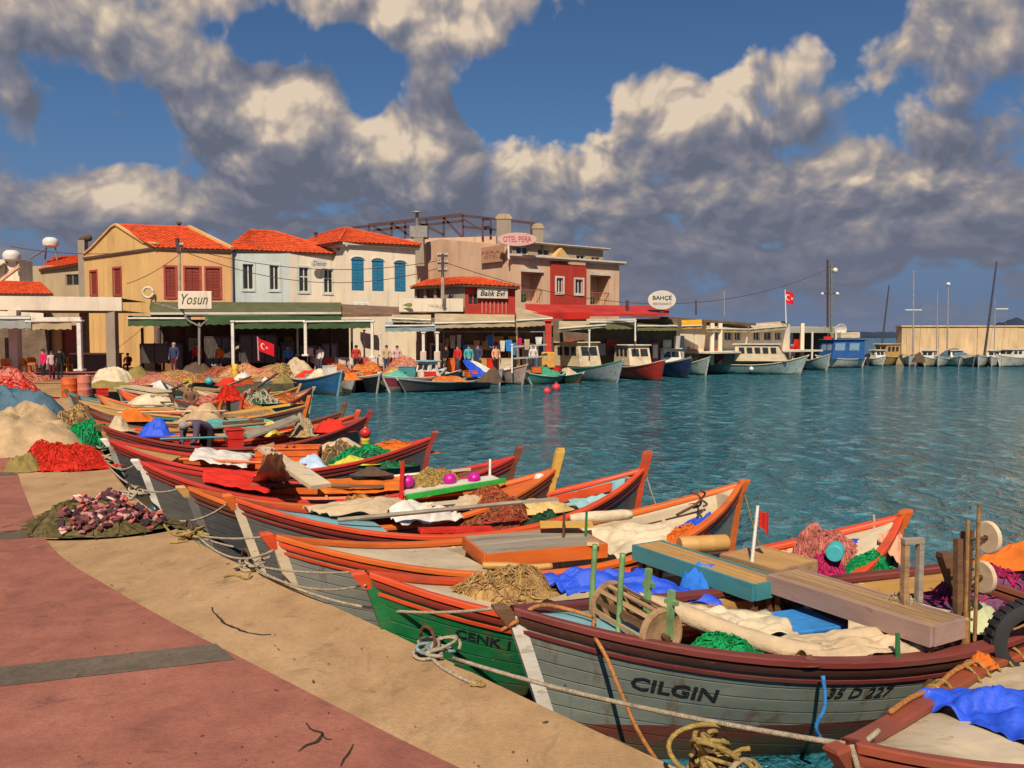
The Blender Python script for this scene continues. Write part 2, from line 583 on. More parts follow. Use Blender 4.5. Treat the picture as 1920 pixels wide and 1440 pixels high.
# land sheet with a rounded nosing and a wall face down into the water
mb = MB()
rim = EDGE
land = [p.copy() for p in rim] + [V((40, 140, 0)), V((-140, 160, 0)), V((-140, -40, 0)), V((rim[0].x, -40, 0))]
mb.poly(land)
for a, b in zip(rim[:-1], rim[1:]):
    t = (b - a).normalized()
    nrm = V((t.y, -t.x, 0))
    for (o1, z1, o2, z2) in ((0, 0, .018, -.012), (.018, -.012, .022, -.09)):
        mb.quad(a + nrm * o1 + V((0, 0, z1)), b + nrm * o1 + V((0, 0, z1)), b + nrm * o2 + V((0, 0, z2)), a + nrm * o2 + V((0, 0, z2)))
quay = structure(mb.build('quay', M_conc, smooth=False, origin=(0, 0, 0)))
mb = MB()
for a, b in zip(rim[:-1], rim[1:]):
    t = (b - a).normalized()
    nrm = V((t.y, -t.x, 0)) * .0
    mb.quad(a + V((0, 0, -.088)), b + V((0, 0, -.088)), b + V((0, 0, -2.2)), a + V((0, 0, -2.2)))
structure(mb.build('quay_wall', M_wallc, origin=(0, 0, 0)))

# red paving: inner border follows the quay edge
BORDER = [P(x, y) for x, y in ((1010, 1512), (860, 1440), (740, 1382), (600, 1310), (440, 1228), (330, 1172), (210, 1104), (125, 1052), (85, 1010), (62, 965), (42, 915), (30, 880), (18, 855))]
BORDER = [BORDER[0] + (BORDER[0] - BORDER[2]).normalized() * 8] + smooth_pts(BORDER, 3) + [V((-15.2, 25, 0)), V((-18.5, 33, 0)), V((-19.5, 40, 0)), V((-16, 46, 0)), V((-9, 49, 0)), V((-3, 54, 0)), V((4, 62, 0)), V((18, 78, 0)), V((34, 93, 0))]
mb = MB()
mb.poly([p + V((0, 0, .004)) for p in BORDER] + [V((34, 130, .004)), V((-130, 150, .004)), V((-130, -35, .004)), V((BORDER[0].x, -35, .004))])
structure(mb.build('pavement', M_red, origin=(0, 0, 0)))
def on_border(y0):
    for a, b in zip(BORDER[:-1], BORDER[1:]):
        if min(a.y, b.y) <= y0 <= max(a.y, b.y):
            k = (y0 - a.y) / (b.y - a.y + 1e-9)
            return a.lerp(b, k)
    return BORDER[-1]
pr, pl = P(433, 1222), P(0, 1270)
bd = (pl - pr).normalized()
pr2, pl2 = P(75, 1000), P(0, 1003)
for k in range(7):
    base = pr + (pr2 - pr) * k if k < 2 else on_border(pr2.y + 4.2 * (k - 1))
    w_ = .36
    if k == 1:
        w_ = .42
    q = on_border(base.y)
    nn = V((-bd.y, bd.x, 0))
    if nn.y < 0:
        nn = -nn
    a0, a1 = base - nn * w_ / 2, base + nn * w_ / 2
    # trim both corners on the border line
    mb = MB()
    mb.quad(a0 + V((0, 0, .008)) + bd * (-.03), a1 + V((0, 0, .008)) + bd * (.10), a1 + bd * 40 + V((0, 0, .008)), a0 + bd * 40 + V((0, 0, .008)))
    structure(mb.build('paving_band', M_band, origin=(0, 0, 0)))

# cracks in the paving and the concrete: shallow ragged grooves filled with dirt
M_crack = mat('crack_dirt', (.035, .022, .015), rough=.95, var=.4, scale=30, bump=0)
def crack(pts, wdt, z=.0095):
    mb = MB()
    w0 = [P(x, y) for x, y in pts]
    w0 = smooth_pts(w0, 5)
    ring = []
    for i, p in enumerate(w0):
        d = (w0[min(i + 1, len(w0) - 1)] - w0[max(i - 1, 0)]).normalized()
        s = V((d.y, -d.x, 0))
        ww = wdt * (.35 + .65 * math.sin(math.pi * (i + .3) / len(w0))) * (1 + .7 * NZ.noise(p * 9))
        j = s * (fb(p, 5) * wdt * 1.2)
        ring.append([p + j + s * ww / 2 + V((0, 0, z)), p + j - s * ww / 2 + V((0, 0, z))])
    mb.loft(ring, False)
    return structure(mb.build('pavement_crack', M_crack, origin=(0, 0, 0)))
crack(((575, 1358), (582, 1372), (600, 1380), (592, 1394), (575, 1400), (560, 1412)), .018)
crack(((600, 1380), (612, 1388), (622, 1388)), .010)
crack(((636, 1440), (645, 1425), (655, 1412), (662, 1398)), .014)
crack(((395, 1140), (408, 1158), (425, 1172), (448, 1180), (470, 1188), (508, 1191)), .022, .006)

# stains and patches of damp on the stone come with the materials; water
M_water = bpy.data.materials.new('water')
M_water.use_nodes = True
t = NT(M_water.node_tree)
b = M_water.node_tree.nodes['Principled BSDF']
co = t.n('ShaderNodeTexCoord').outputs['Object']
big = t.noise(t.vmath('MULTIPLY', co, (.05, .09, 1)), 1.0, 3, .55)
b.inputs['Roughness'].default_value = .07
b.inputs['IOR'].default_value = 1.33
b.inputs['Specular IOR Level'].default_value = .42
wcol = t.ramp(big, [(.3, (.014, .105, .160)), (.7, (.026, .165, .205))])
n1 = t.noise(t.vmath('MULTIPLY', co, (1.6, .95, 1)), 1.0, 5, .60, .8)
n2 = t.noise(t.vmath('MULTIPLY', co, (3.4, 2.2, 1)), 1.0, 3, .6, .5)
# wind strength: calmer near the quay and behind the boats
gust = t.maprange(t.noise(t.vmath('MULTIPLY', co, (.035, .06, 1)), 1.0, 3, .5), .3, .7, .75, 1.25)
sp = t.n('ShaderNodeSeparateXYZ', inp={0: co})
calm = t.maprange(t.math('ADD', t.math('MULTIPLY', sp.outputs[0], .8), t.math('MULTIPLY', sp.outputs[1], .25)), -3.0, 14.0, .40, 1.0)
hh = t.math('MULTIPLY', t.math('ADD', n1, t.math('MULTIPLY', n2, .34)), t.math('MULTIPLY', gust, calm))
crest = t.maprange(t.math('ADD', t.math('MULTIPLY', n1, .6), t.math('MULTIPLY', n2, .4)), .49, .64, 0, .85)  # ripple light put into the colour: wave tops painted paler
wcol = t.mix(t.math('MULTIPLY', crest, calm), wcol, (.16, .36, .42))
trough = t.maprange(t.math('ADD', t.math('MULTIPLY', n1, .6), t.math('MULTIPLY', n2, .4)), .50, .36, 0, .6)  # ripple shade put into the colour: hollows painted darker
t.put(b.inputs['Base Color'], t.mix(t.math('MULTIPLY', trough, calm), wcol, (.006, .060, .085)))
bm = t.n('ShaderNodeBump', inp={'Height': hh, 'Strength': 1.0, 'Distance': .85})
t.put(b.inputs['Normal'], bm.outputs[0])
mb = MB()
mb.grid(8, 8, lambda u, v: (-3000 + 6000 * u, -60 + 6000 * v * v, WATER))
structure(mb.build('water', M_water, origin=(0, 0, WATER)))
mb = MB()
mb.grid(6, 6, lambda u, v: (-30 + 140 * u, -12 + 120 * v, -2.1))
structure(mb.build('seabed', mat('seabed_mud', (.05, .055, .03), rough=.9, bump=.2), origin=(0, 0, -2.1)))

# distant hills across the bay
def hill(cx, cy, rx, ry, h, seed, m, name='hill'):
    mb = MB()
    def fn(u, v):
        x, y = (u * 2 - 1), (v * 2 - 1)
        r = math.sqrt(x * x + y * y)
        z = max(0, (1 - r)) ** .9 * h * (1 + .5 * fb((x * 2 + seed, y * 2, 0), 1.3))
        return (cx + x * rx, cy + y * ry, z - .9 if r < 1 else -1.5)
    mb.grid(28, 16, fn)
    return structure(mb.build(name, m, smooth='all'))
M_hill = mat('far_hill', (.035, .05, .085), rough=1, var=.3, scale=.004, bump=0, spec=0)
hill(1180, 2900, 330, 300, 26, 1.0, M_hill)
hill(2080, 3500, 240, 250, 74, 9.0, M_hill)
hill(2700, 3900, 560, 350, 60, 5.0, M_hill)

# scraps blown about on the stone
M_scrap = mat('scrap', (.12, .075, .045), rough=.9, var=.7, scale=40, bump=0)
rnd = random.Random(77)
mb = MB()
for k in range(90):
    p = P(rnd.uniform(120, 1150), rnd.uniform(1020, 1440))
    if p.x > 1.2:
        continue
    s = rnd.uniform(.002, .008) * (2 if k % 9 == 0 else 1)
    r_ = rnd.random() * 6.28
    mb.loft([[p + V((math.cos(r_ + i * 1.57) * s * (1.8 if i % 2 else .6), math.sin(r_ + i * 1.57) * s * (1.8 if i % 2 else .6), z)) for i in range(4)] for z in (.010, .014)], True, True)
lt = mb.build('litter', M_scrap, origin=(0, 0, 0))
lt['kind'] = 'stuff'
# ================================================================== fishing boats
P_CREAM = paint('cream_paint', (.58, .47, .31))
P_WHITE = paint('white_paint', (.62, .58, .50))
P_ORANGE = paint('orange_paint', (.60, .125, .018))
P_REDOR = paint('red_orange_paint', (.60, .070, .018))
P_RED = paint('red_paint', (.50, .034, .022))
P_DKRED = paint('dark_red_paint', (.26, .034, .022))
P_BROWN = paint('brown_paint', (.17, .050, .026))
P_MAROON = paint('antifouling', (.15, .035, .022), rough=.75, chips=(.06, .05, .03))
P_WINE = paint('wine_paint', (.155, .032, .026))
P_DKBROWN = paint('dark_brown_paint', (.07, .028, .02))
P_BRICK = paint('brick_paint', (.27, .062, .030))
P_YELLOW = paint('yellow_paint', (.58, .34, .06))
P_OCHRE = paint('ochre_paint', (.48, .27, .085))
P_GREY = paint('grey_paint', (.135, .125, .115))
P_PALEGREY = paint('pale_grey_paint', (.25, .25, .215))
P_DKGREY = paint('dark_grey_paint', (.075, .075, .08))
P_GREEN = paint('green_paint', (.010, .15, .045))
P_TEAL = paint('teal_paint', (.05, .22, .24))
P_LTBLUE = paint('light_blue_paint', (.20, .42, .47))
P_BLUE = paint('blue_paint', (.03, .13, .28))
P_NAVY = paint('navy_paint', (.02, .045, .14))
P_BLACK = mat('black_lettering', (.012, .012, .014), rough=.6, var=.2, bump=0)
P_LETTER = mat('worn_lettering', (.014, .014, .016), rough=.65, var=.3, scale=19, chips=(.13, .15, .14), bump=0)
WOOD = mat('bare_wood', (.36, .22, .11), rough=.7, var=.25, scale=2.5, stretch=(.5, 4, 4), dirt=(.14, .08, .04), dirt_amt=.7, bump=.3, bscale=20)
WOOD_D = mat('dark_wood', (.15, .075, .035), rough=.65, var=.3, scale=2.5, stretch=(.5, 4, 4), dirt=(.05, .03, .015), dirt_amt=.7, bump=.3, bscale=20)
WOOD_G = mat('grey_wood', (.30, .25, .19), rough=.8, var=.25, scale=2.5, stretch=(.5, 4, 4), dirt=(.10, .075, .05), dirt_amt=.7, bump=.35, bscale=20)
BILGE = mat('bilge', (.035, .028, .022), rough=.6, var=.4, scale=5, bump=.2)
ROPE = mat('rope', (.50, .42, .30), rough=.9, var=.3, scale=30, dirt=(.2, .15, .09), dirt_amt=.6, bump=.8, bscale=120, spec=.1)
ROPE_Y = mat('yellow_rope', (.45, .32, .10), rough=.9, var=.35, scale=30, dirt=(.15, .11, .05), dirt_amt=.7, bump=.8, bscale=120, spec=.1)
ROPE_O = mat('orange_rope', (.55, .24, .08), rough=.9, var=.3, scale=30, bump=.8, bscale=120, spec=.1)
RUST = mat('rusty_iron', (.13, .06, .03), rough=.85, var=.4, scale=14, dirt=(.03, .02, .015), dirt_amt=.7, bump=.5, bscale=50, metal=.2)
RUBBER = mat('tyre_rubber', (.022, .022, .024), rough=.75, var=.3, scale=8, bump=.2)
SEAWEED = mat('slime', (.05, .055, .02), rough=.4, var=.4, scale=8, bump=.4)

class Boat:
    """wooden double-ender; local x runs bow to stern, y to the boat's far side, z from the water line"""
    def __init__(self, label, bow, stern, beam=1.75, zb=1.12, zm=.62, zs=1.08, hull=P_GREY, boot=P_MAROON, inner=P_CREAM, cap=P_ORANGE, rail=P_DKRED,
                 stem=P_WHITE, deck=P_CREAM, side=P_CREAM, head=WOOD_D, fdeck=.24, adeck=.84, sidew=.17, ribs=8, thwarts=(.42, .66), full=1.95, post=.16, spost=.30, sternpost=None,
                 name=None, number=None, group='fishing boats moored bow to the quay', rake=.42, detail=1, floor=True, stemtop=None, cat='boat', draft_boot=.10):
        bow, stern = V((bow.x, bow.y, 0)), V((stern.x, stern.y, 0))
        d = stern - bow
        self.L = L = d.length
        self.rz = math.atan2(d.y, d.x)
        self.c = (bow + stern) / 2
        self.beam, self.zb, self.zm, self.zs_, self.rake = beam, zb, zm, zs, rake
        self.fd, self.ad, self.full = fdeck, adeck, full
        root = thing('fishing_boat', label, cat, (self.c.x, self.c.y, WATER), self.rz, group)
        self.root = root
        N = 26 if detail else 14
        ts = [i / N for i in range(N + 1)]
        sec = [0, .12, .25, .4, .52, .66, .8, .9, 1.0]
        # hull shell with boot-top line cut at a constant height
        for (nm, m, lo, hi) in (('hull', hull, draft_boot, None), ('bottom', boot, None, draft_boot)):
            mb = MB()
            for sgn in (-1, 1):
                rings = []
                for t in ts:
                    zk, zt = self.zk(t), self.zs(t)
                    z0 = zk if lo is None else max(zk, lo)
                    z1 = zt if hi is None else min(zt, hi)
                    rings.append([self.hp(t, (z0 + (z1 - z0) * q - zk) / (zt - zk), sgn) for q in ([0, .15, .3, .45, .6, .75, .9, 1] if lo is not None else [0, .5, 1])])
                mb.loft(rings, False)
            hm = hullpaint(m.name, PCOL[m.name]) if m.name in PCOL else m
            ob = mb.build(nm, hm, root, smooth=True)
            at_ = ob.data.attributes.new('below_sheer', 'FLOAT', 'POINT')
            Lh = self.L / 2
            for vi, vv in enumerate(ob.data.vertices):
                at_.data[vi].value = self.zs(min(1, max(0, (vv.co.x + Lh) / self.L))) - vv.co.z
        # inner skin
        zf = .10
        mb = MB()
        for sgn in (-1, 1):
            rings = []
            for t in ts[1:-1]:
                zk, zt = self.zs(t) * 0 + self.zk(t), self.zs(t)
                z0 = max(zf, zk + .1)
                rings.append([self.hp(t, (z0 + (zt - .01 - z0) * q - zk) / (zt - zk), sgn, -.045) for q in (0, .2, .4, .6, .8, 1)])
            mb.loft(rings, False)
        mb.build('inner_hull', inner, root, smooth=True)
        # floor
        mb = MB()
        rings = []
        for t in ts[1:-1]:
            zk, zt = self.zk(t), self.zs(t)
            s = (zf - zk) / (zt - zk)
            a, b_ = self.hp(t, s, -1, -.03), self.hp(t, s, 1, -.03)
            rings.append([a, b_])
        mb.loft(rings, False)
        mb.build('floor', BILGE, root)
        if floor and detail:
            for k in range(5):
                yy = (-2 + k) * beam * .105
                mb = MB()
                ok = [t for t in ts if fdeck * .8 < t < adeck and self.hp(t, (zf + .01 - self.zk(t)) / (self.zs(t) - self.zk(t)), 1, -.06).y > abs(yy) + beam * .05]
                if len(ok) < 3:
                    continue
                xa, xb = self.hp(ok[0], .3, 1).x, self.hp(ok[-1], .3, 1).x
                mb.box(((xa + xb) / 2, yy, zf + .03), (xb - xa, beam * .095, .025))
                mb.build('floorboard', inner if k % 2 else WOOD_G, root)
        # gunwale caps and rub rails, one object per side
        for sgn in (-1, 1):
            mb = MB()
            rings = []
            for t in ts:
                p = self.hp(t, 1, sgn)
                n = V((0, sgn, 0))
                wv = .045 + .035 * math.sin(math.pi * t)
                rings.append([p + n * .03 + V((0, 0, -.012)), p + n * .03 + V((0, 0, .022)), p + n * .018 + V((0, 0, .032)), p - n * wv + V((0, 0, .032)), p - n * (wv + .012) + V((0, 0, .02)), p - n * (wv + .012) + V((0, 0, -.012))])
            mb.loft(rings, True, True)
            mb.build('gunwale', cap, root, smooth=True)
            mb = MB()
            rings = []
            for t in ts:
                zk, zt = self.zk(t), self.zs(t)
                rr = []
                for (dz, o) in ((.025, .0), (.03, .02), (.055, .026), (.085, .02), (.09, .0)):
                    rr.append(self.hp(t, 1 - dz / (zt - zk), sgn, o))
                rings.append(rr)
            mb.loft(rings, False)
            mb.build('rub_rail', rail, root, smooth=True)
            mb = MB()
            rings = []
            for t in ts:
                zk, zt = self.zk(t), self.zs(t)
                rings.append([self.hp(t, 1 - dz / (zt - zk), sgn, o) for (dz, o) in ((.115, .0), (.12, .016), (.145, .018), (.155, .0))])
            mb.loft(rings, False)
            if detail:
                mb.build('strake', cap if detail > 1 else rail, root, smooth=True)
        # side decks
        if sidew:
            for sgn in (-1, 1):
                mb = MB()
                rings = []
                for t in ts:
                    if t < .04 or t > .96:
                        continue
                    p = self.hp(t, 1, sgn, -.03)
                    w_ = min(sidew, abs(p.y))
                    z = self.zs(t) - .035
                    q = V((p.x, p.y - sgn * w_, z))
                    rings.append([V((p.x, p.y, z)), q, q - V((0, 0, .10)), q - V((0, -sgn * .03, .10))])
                mb.loft(rings, False)
                mb.build('side_deck', side, root)
        # foredeck and after deck
        for (nm, t0, t1) in (('foredeck', .02, fdeck), ('after_deck', adeck, .98)):
            if t1 - t0 < .03:
                continue
            mb = MB()
            rings = []
            for i in range(9):
                t = t0 + (t1 - t0) * i / 8
                a, b_ = self.hp(t, 1, -1, -.035), self.hp(t, 1, 1, -.035)
                z = self.zs(t) - .03
                rings.append([V((a.x, a.y + (b_.y - a.y) * q, z + .035 * (1 - (2 * q - 1) ** 2))) for q in (0, .25, .5, .75, 1)])
            end = rings[-1] if nm == 'foredeck' else rings[0]
            te = t1 if nm == 'foredeck' else t0
            zk, zt = self.zk(te), self.zs(te)
            sl = 1 - .38 / (zt - zk)
            ya = self.hp(te, sl, 1, -.05).y
            lowr = [V((p.x, ya * (2 * q - 1), zt - .38)) for p, q in zip(end, (0, .25, .5, .75, 1))]
            rings = rings + [lowr] if nm == 'foredeck' else [lowr] + rings
            mb.loft(rings, False)
            mb.build(nm, deck, root)
        # stem and stern posts
        for (end, nm, m, tall) in ((0, 'stem', stem, 0), (1, 'stern_post', sternpost or cap, 0)):
            mb = MB()
            pts = [self.sp(end, s) for s in (0, .2, .4, .6, .8, 1.0)]
            dx = -1 if end == 0 else 1
            rings = []
            for p in pts:
                rings.append([p + V((dx * .045, -.032, 0)), p + V((dx * .045, .032, 0)), p + V((-dx * .05, .045, 0)), p + V((-dx * .05, -.045, 0))])
            mb.loft(rings, True, True)
            mb.build(nm, m, root)
        for (end, h, m) in ((0, post, head), (1, spost, sternpost or head)):
            if not h:
                continue
            top = self.sp(end, 1)
            dx = -1 if end == 0 else 1
            mb = MB()
            lean = .10 * dx
            a = top + V((-dx * .01, 0, -.10))
            rings = []
            for (k, w_) in ((0, .045), (.5, .048), (.86, .052), (1.0, .040)):
                c = a + V((lean * k, 0, (h + .1) * k))
                rings.append([c + V((-w_ * 1.1, -w_ * .8, 0)), c + V((w_ * 1.1, -w_ * .8, 0)), c + V((w_ * 1.1, w_ * .8, 0)), c + V((-w_ * 1.1, w_ * .8, 0))])
            mb.loft(rings, True, True)
            mb.build('stem_head' if end == 0 else 'stern_head', m, root)
        # thwarts and ribs
        for t in thwarts:
            p, q = self.hp(t, .72, -1, -.05), self.hp(t, .72, 1, -.05)
            mb = MB()
            mb.cbox(((p.x), 0, p.z), (.22, (q.y - p.y), .04), ch=.008)
            mb.build('thwart', inner if detail < 2 else WOOD_G, root)
        for k in range(ribs):
            t = fdeck + .03 + (adeck - fdeck - .06) * k / max(ribs - 1, 1)
            for sgn in (-1, 1):
                mb = MB()
                zk, zt = self.zk(t), self.zs(t)
                s0 = (zf - zk) / (zt - zk)
                rings = []
                for q in (0, .33, .66, 1):
                    s = s0 + (.97 - s0) * q
                    p0, p1 = self.hp(t, s, sgn, -.045), self.hp(t, s, sgn, -.085)
                    rings.append([p0 + V((-.02, 0, 0)), p1 + V((-.02, 0, 0)), p1 + V((.02, 0, 0)), p0 + V((.02, 0, 0))])
                mb.loft(rings, True, True)
                mb.build('rib', inner, root)
        if name:
            self.letter(name, *detail_name(name), P_LETTER, .22, .025)
        if number:
            self.letter(number, .39, .22, .085, .50, P_LETTER, .3)
    # shape ------------------------------------------------------------
    def hb(self, t):
        return max(self.beam / 2 * max(0.0, 1 - abs(2 * t - 1) ** self.full) ** .92, .012)
    def zs(self, t):
        e = self.zb if t < .5 else self.zs_
        return self.zm + (e - self.zm) * abs(2 * t - 1) ** 2.1
    def zk(self, t):
        return -.34 + .16 * abs(2 * t - 1) ** 3
    def hp(self, t, s, sgn, off=0.0):
        s = max(s, 0)
        e = .46 + .42 * abs(2 * t - 1) ** 1.5
        zk, zt = self.zk(t), self.zs(t)
        y = self.hb(t) * s ** e
        r = self.rake * (1 - s)
        x = -self.L / 2 + r + (self.L - 2 * r * .8) * t
        return V((x, sgn * max(y + off, .006), zk + (zt - zk) * s))
    def sp(self, end, s):
        p = self.hp(end, s, 1)
        return V((p.x, 0, p.z))
    def world(self, p):
        p = V(p)
        c, s = math.cos(self.rz), math.sin(self.rz)
        return V((self.c.x + p.x * c - p.y * s, self.c.y + p.x * s + p.y * c, WATER + p.z))
    def at(self, t, y=0.0, z=None):
        """world point: t along the boat, y fraction of the half beam, z above the water (default: deck level)"""
        zz = (self.zs(t) - .02) if z is None else z
        return self.world((-self.L / 2 + self.L * t, y * self.hb(t), zz))
    def letter(self, text, t, dz, h, wdt, m, shear=0.0, bold=.012, sgn=-1):
        vs, fs = text_mesh(text, 1.0, 0, shear, bold)
        xs, ys = [v.x for v in vs], [v.y for v in vs]
        w0, h0 = max(xs) - min(xs), max(ys) - min(ys)
        mb = MB()
        out = []
        for v in vs:
            tt = t + (v.x - (max(xs) + min(xs)) / 2) / w0 * wdt / self.L
            zk, zt = self.zk(tt), self.zs(tt)
            ss = 1 - (dz - (v.y - (max(ys) + min(ys)) / 2) / h0 * h) / (zt - zk)
            out.append(self.hp(tt, ss, sgn, .008))
        mb.add(out, fs)
        return mb.build('lettering', m, self.root)
def detail_name(n):
    return {'CILGIN': (.165, .31, .105, .56), 'CENK 1': (.132, .255, .080, .40)}.get(n, (.2, .3, .09, .5))

def wp(bow, stern, zb=.42, zs=.36):
    return P(bow[0], bow[1], zb), P(stern[0], stern[1], zs)

BOATS = {}
# nearest: orange-brown boat cut by the frame
bw = P(1592, 1392, .40)
yaw = R(33)
B0 = Boat('orange-brown wooden boat with a cream foredeck, nearest the camera, cut by the right frame edge', bw, bw + V((math.cos(yaw), math.sin(yaw), 0)) * 5.2,
          beam=1.5, zb=1.08, zm=.68, zs=1.0, hull=P_BRICK, boot=P_MAROON, inner=P_OCHRE, cap=P_BRICK, rail=P_BRICK, stem=P_BRICK, deck=P_CREAM, side=P_CREAM, fdeck=.62, sidew=.12, head=P_BRICK, post=.03, detail=2, full=1.4)
bw = P(960, 1145, .40)
yaw = R(19)
B1 = Boat('grey hulled boat lettered CILGIN with dark red rails and a net drum at its bow', bw, bw + V((math.cos(yaw), math.sin(yaw), 0)) * 5.5,
          beam=1.78, zb=1.10, zm=.76, zs=1.06, hull=paint('slate_green_paint', (.19, .215, .185)), boot=P_MAROON, inner=P_CREAM, cap=P_WINE, rail=P_DKBROWN, stem=P_WHITE, deck=P_LTBLUE, side=P_OCHRE, fdeck=.17, sidew=.16, head=WOOD_D, post=.05,
          name='CILGIN', number='35 D 227', detail=2, draft_boot=.30)
b_, s_ = wp((690, 1078), (1688, 975))
B2 = Boat('green hulled boat lettered CENK 1 with orange gunwales and a crumpled blue tarp amidships', b_, s_, beam=1.72, hull=P_GREEN, boot=P_BLACK, inner=P_ORANGE, cap=P_REDOR, rail=P_DKRED, stem=P_GREEN, deck=P_CREAM, side=P_CREAM,
          fdeck=.22, sidew=.20, head=P_REDOR, post=.04, spost=.08, name='CENK 1', detail=2, sternpost=P_ORANGE)
b_, s_ = wp((515, 1008), (1388, 912))
B3 = Boat('cream decked boat with a grey hatch board amidships and an open cream stern', b_, s_, beam=1.68, hull=P_PALEGREY, boot=P_MAROON, inner=P_CREAM, cap=P_ORANGE, rail=P_REDOR, stem=P_CREAM, deck=P_CREAM, side=P_CREAM,
          draft_boot=.22, fdeck=.34, adeck=.95, sidew=.10, head=P_REDOR, post=.06, spost=.06, detail=1, thwarts=(.5,), sternpost=P_ORANGE)
b_, s_ = wp((440, 938), (1205, 884))
B4 = Boat('bright red railed boat with a pale blue foredeck and a tall stern post', b_, s_, beam=1.62, hull=P_GREY, boot=P_MAROON, inner=P_LTBLUE, cap=P_REDOR, rail=P_DKRED, stem=P_CREAM, deck=P_LTBLUE, side=P_REDOR,
          draft_boot=.20, fdeck=.30, adeck=.96, sidew=.10, head=P_ORANGE, post=.08, spost=.26, detail=1, sternpost=P_REDOR)
b_, s_ = wp((352, 916), (1040, 884))
B5 = Boat('orange boat with a yellow stern post behind the bright red railed one', b_, s_, beam=1.5, hull=P_DKGREY, boot=P_MAROON, inner=P_ORANGE, cap=P_ORANGE, rail=P_BROWN, stem=P_GREY, deck=P_ORANGE, side=P_ORANGE,
          fdeck=.22, sidew=.16, head=P_OCHRE, post=.04, spost=.30, detail=1, sternpost=P_YELLOW)
b_, s_ = wp((265, 868), (965, 860))
B6 = Boat('dark red boat carrying a broad cream plank and a bright red tarp', b_, s_, beam=1.6, hull=P_GREY, boot=P_DKRED, inner=P_ORANGE, cap=P_RED, rail=P_DKRED, stem=P_WHITE, deck=P_BROWN, side=P_ORANGE,
          fdeck=.18, sidew=.14, head=P_WHITE, post=.06, spost=.18, detail=1, sternpost=P_BROWN)
b_, s_ = wp((205, 826), (808, 824))
B7 = Boat('red railed boat loaded with orange crates and green net behind the red tarp boat', b_, s_, beam=1.65, hull=P_DKGREY, boot=P_DKRED, inner=P_ORANGE, cap=P_RED, rail=P_DKRED, stem=P_PALEGREY, deck=P_OCHRE, side=P_ORANGE,
          fdeck=.2, sidew=.16, head=P_WHITE, post=.04, spost=.14, detail=1, sternpost=P_DKRED)
b_, s_ = wp((190, 800), (688, 784))
B8 = Boat('dark red boat with a blue bundle in which a man bends over', b_, s_, beam=1.75, hull=P_GREY, boot=P_DKRED, inner=P_RED, cap=P_DKRED, rail=P_DKRED, stem=P_OCHRE, deck=P_BROWN, side=P_RED,
          fdeck=.14, sidew=.14, head=WOOD_D, post=.05, spost=.16, detail=1, sternpost=P_DKRED)
b_, s_ = wp((168, 772), (640, 776))
B9 = Boat('boat with brown tiller posts lying beyond the one with the bending man', b_, s_, beam=1.6, hull=P_DKGREY, boot=P_DKRED, inner=P_TEAL, cap=P_BROWN, rail=P_BROWN, stem=P_GREY, deck=P_GREY, side=P_OCHRE,
          ribs=0, detail=0, sternpost=WOOD_D, spost=.28)
b_, s_ = wp((150, 752), (575, 762))
B10 = Boat('slim boat with an orange stern post beyond the tiller post boat', b_, s_, beam=1.5, hull=P_DKGREY, boot=P_DKRED, inner=P_OCHRE, cap=P_OCHRE, rail=P_BROWN, stem=P_PALEGREY, deck=P_OCHRE, side=P_TEAL, ribs=0, detail=0, sternpost=P_ORANGE, spost=.28)
b_, s_ = wp((128, 738), (470, 738))
B11 = Boat('teal railed boat with its bow beside the orange drums', b_, s_, beam=1.6, hull=P_DKGREY, boot=P_DKRED, inner=P_OCHRE, cap=P_TEAL, rail=P_BROWN, stem=P_PALEGREY, deck=P_OCHRE, side=P_OCHRE, ribs=0, detail=0, sternpost=P_BROWN, spost=.2)
b_, s_ = wp((325, 742), (585, 733))
B12 = Boat('greyish boat with a pale stern post at the head of the row', b_, s_, beam=1.6, zb=1.0, zs=1.15, hull=P_GREY, boot=P_DKRED, inner=P_RED, cap=P_DKRED, rail=P_GREY, stem=P_CREAM, deck=P_OCHRE, side=P_OCHRE, ribs=0, detail=0, sternpost=P_CREAM, spost=.06)

XB = [('slim orange railed boat beyond the teal railed one', (185, 742), (415, 752), P_ORANGE, P_OCHRE, P_DKGREY), ('slim red railed boat under the cream boards', (225, 733), (455, 745), P_REDOR, P_ORANGE, P_GREY), ('slim brown railed boat before the low pinkish heap', (270, 727), (500, 737), P_BROWN, P_TEAL, P_DKGREY),
      ('slim ochre railed boat before the tan net heaps', (345, 722), (560, 727), P_OCHRE, P_CREAM, P_GREY), ('slim red boat between the blue bundle and the tiller post boat', (160, 786), (665, 781), P_REDOR, P_OCHRE, P_DKGREY)]
XBO = []
for (lb, bq, sq, cp, inn, hl) in XB:
    b_, s_ = wp(bq, sq)
    XBO.append(Boat(lb, b_, s_, beam=1.35, hull=hl, boot=P_DKRED, inner=inn, cap=cp, rail=P_DKRED, stem=P_PALEGREY, deck=inn, side=cp, ribs=3, detail=0, spost=.14, post=.05, sternpost=cp, thwarts=(.3, .5, .7)))

